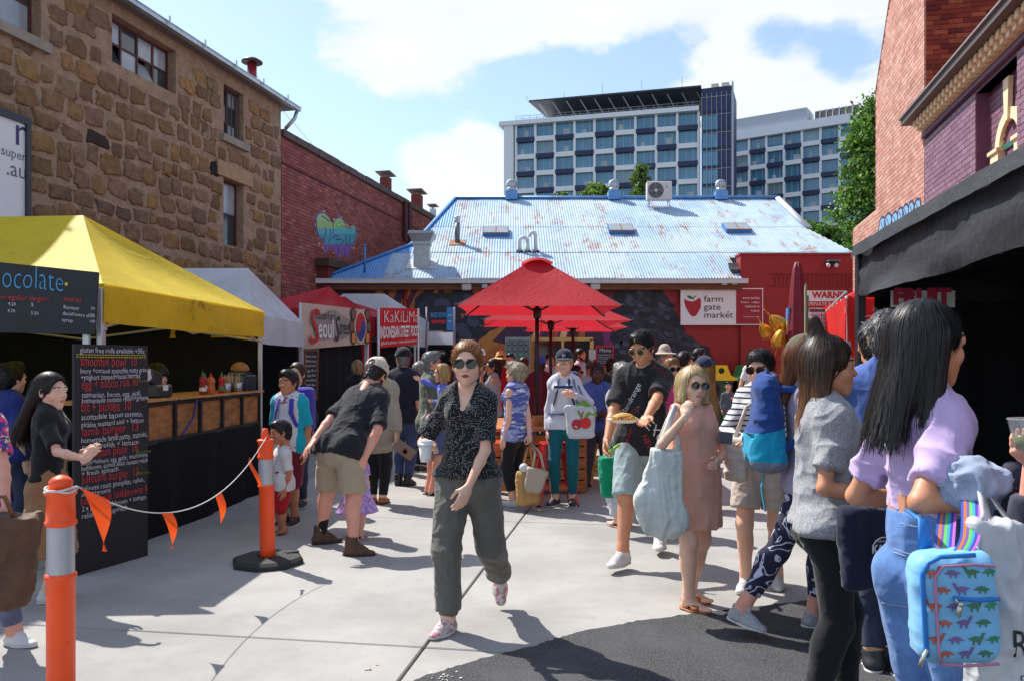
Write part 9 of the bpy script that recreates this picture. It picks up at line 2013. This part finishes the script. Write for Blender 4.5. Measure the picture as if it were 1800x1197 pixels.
tp = W(946, 822, 8.15); beige = mat('beige_leather', S_(168, 154, 138), .6, var=.15, wrinkle=.4); softbag('handbag', 'beige leather handbag hanging in front of the brown paper bag', 'bag', tp, .20, .09, .26, .1, beige, -.16, ([tp+[-.06, -.02, -.02], tp+[-.03, -.01, .15], PS.handR+[.01, -.01, -.01], tp+[.02, .0, .16], tp+[.06, -.02, -.02]],), None, .008, tilt=ry(.25))
m_ = MB(); m_.sphere(W(921, 822, 8.2), (.05, .05, .05), 10); m_.top('tissue_bundle', [mat('tissue', (.62, .62, .64), .7, bump=1, bs=40)], 'white crumpled wrapping poking out of the brown paper bag', 'wrapping', smooth=True)
tp = W(1021, 712, 8.22); tot = cloth('pale_tote', S_(190, 192, 198), wrinkle=.5); t, F_, R = softbag('tote_bag', 'pale tote printed with red beetroots and green leaves on the NY cap woman', 'bag', tp, .30, .08, .33, .15, tot, -.10, ([tp+[-.04, -.02, -.02], (tp+PN.sh['L'])/2+[-.03, -.05, .04], PN.sh['L']+[-.03, -.02, .07], PN.sh['L']+[-.0, .03, .06], tp+[.05, .03, 0]],), cloth('strap_slate', S_(110, 122, 150)), .012)
bv = BVHTree.FromPolygons([Vector(p) for p in F_.V], F_.Q.tolist())
def on_bag(pts, m, nm, par, bv=bv, o=.004):
 P = []
 for p in pts: hit = bv.ray_cast(Vector(p-np.array([0, .5, 0])), Vector((0, 1, 0)), 1.2)[0]; P.append((np.array(hit) if hit is not None else p)-[0, o, 0])
 b_ = MB(); b_.add(P, [list(range(len(P)))]); b_.build(nm, [m], par)
bt_ = lambda cx, cy, r, sq=1.: [W(cx+r*math.cos(a), cy+r*sq*math.sin(a), 8.2) for a in np.linspace(0, 2*math.pi, 16, endpoint=False)]
on_bag(bt_(1013, 745, 9), mat('beet_red', S_(176, 24, 44), .6), 'beetroot_print', t); on_bag(bt_(1029, 743, 10), mat('beet_red2', S_(206, 40, 36), .6), 'beetroot_print', t, o=.006); on_bag([W(*p, 8.2) for p in ((1006, 750), (1010, 754), (996, 760))], mat('beet_red', S_(176, 24, 44)), 'root_print', t)
on_bag([W(*p, 8.2) for p in ((1022, 735), (1014, 722), (1012, 709), (1030, 705), (1044, 716), (1050, 732), (1036, 728), (1030, 737))], mat('beet_leaf', S_(110, 160, 40), .6, var=.4, vs=40), 'leaf_print', t); on_bag([W(*p, 8.2) for p in ((1018, 740), (1020, 740), (1026, 722), (1024, 722))], mat('beet_red', S_(176, 24, 44)), 'stem_print', t, o=.007)
def pack(g, label, m, sm, size=(.15, .08, .22)):
 c = g.Ch-g.fS*(.13+size[1]); Rb = np.stack([g.rS, g.fS, g.sp], 1); t = thing('backpack', label, 'backpack', c-ZUP*size[2]); F_ = Field(.011); F_.box(c, size, R=Rb, rd=.06); F_.mesh(); obj_field('bag', F_, m, t)
 for sg in (-1, 1): mb = MB(); s0 = g.sh['R' if sg > 0 else 'L']; i_ = g.rS*sg; w_ = .75; mb.tube([c+g.sp*.17+i_*.08, s0-i_*.055+g.sp*.060-g.fS*.02, s0-i_*.06+g.fS*.095+g.sp*.02, s0-i_*.05+g.fS*.125-g.sp*.10, s0-i_*.01+g.fS*.09-g.sp*.22, c-g.sp*.12+i_*.14], .026*g.s, 8, flat=.3, up=g.fS); mb.build('strap', [sm], t, smooth=True)
 return t
pack(PT, 'purple backpack worn by the man in the turquoise sleeved T-shirt', cloth('purple_pack', S_(70, 60, 160)), cloth('purple_pack', S_(70, 60, 160)))
t = pack(PN, 'navy baby carrier backpack with chest strap on the NY cap woman', cloth('navy_pack', S_(44, 54, 96)), cloth('navy_pack', S_(44, 54, 96)))
mb = MB(); cs = PN.Ch+PN.fS*.150+PN.sp*.055; mb.tube([cs-PN.rS*.10, cs+PN.fS*.01, cs+PN.rS*.10], .014, 8, flat=.4, up=PN.fS); mb.build('chest_strap', [MATS['cloth_navy_pack']], t); mb = MB(); q = PN.Wa; mb.tube([q+PN.rS*.15*math.cos(a)+PN.fS*.125*math.sin(a)-PN.sp*.02 for a in np.linspace(0, 2*math.pi, 25)], .030, 8, flat=.3, up=PN.sp, cap=False); mb.build('hip_belt', [MATS['cloth_navy_pack']], t)
c = PC.handR; m_ = MB(); m_.box(c+[-.02, -.02, .04], (.12, .07, .09), bev=.01); m_.lathe(c+[-.05, -.05, .04], [(.03, 0), (.032, .04)], 14, R=ry(-1.2)); m_.top('camera', [mat('camera_black', (.02, .02, .022), .4)], 'black camera held by the woman in the grey sleeveless top', 'camera')
# woven basket on the table
c = np.array([.33, 9.5, .785]); m_ = MB(); m_.lathe(c, [(.06, 0), (.085, .06), (.095, .12), (.09, .125), (.08, .06)], 18); m_.top('basket', [mat('basket', S_(170, 120, 70), .8, kind='wood', args=(30, 30, 30), bump=.8)], 'small woven basket on the near end of the wooden table', 'basket')
bpy.context.view_layer.update()
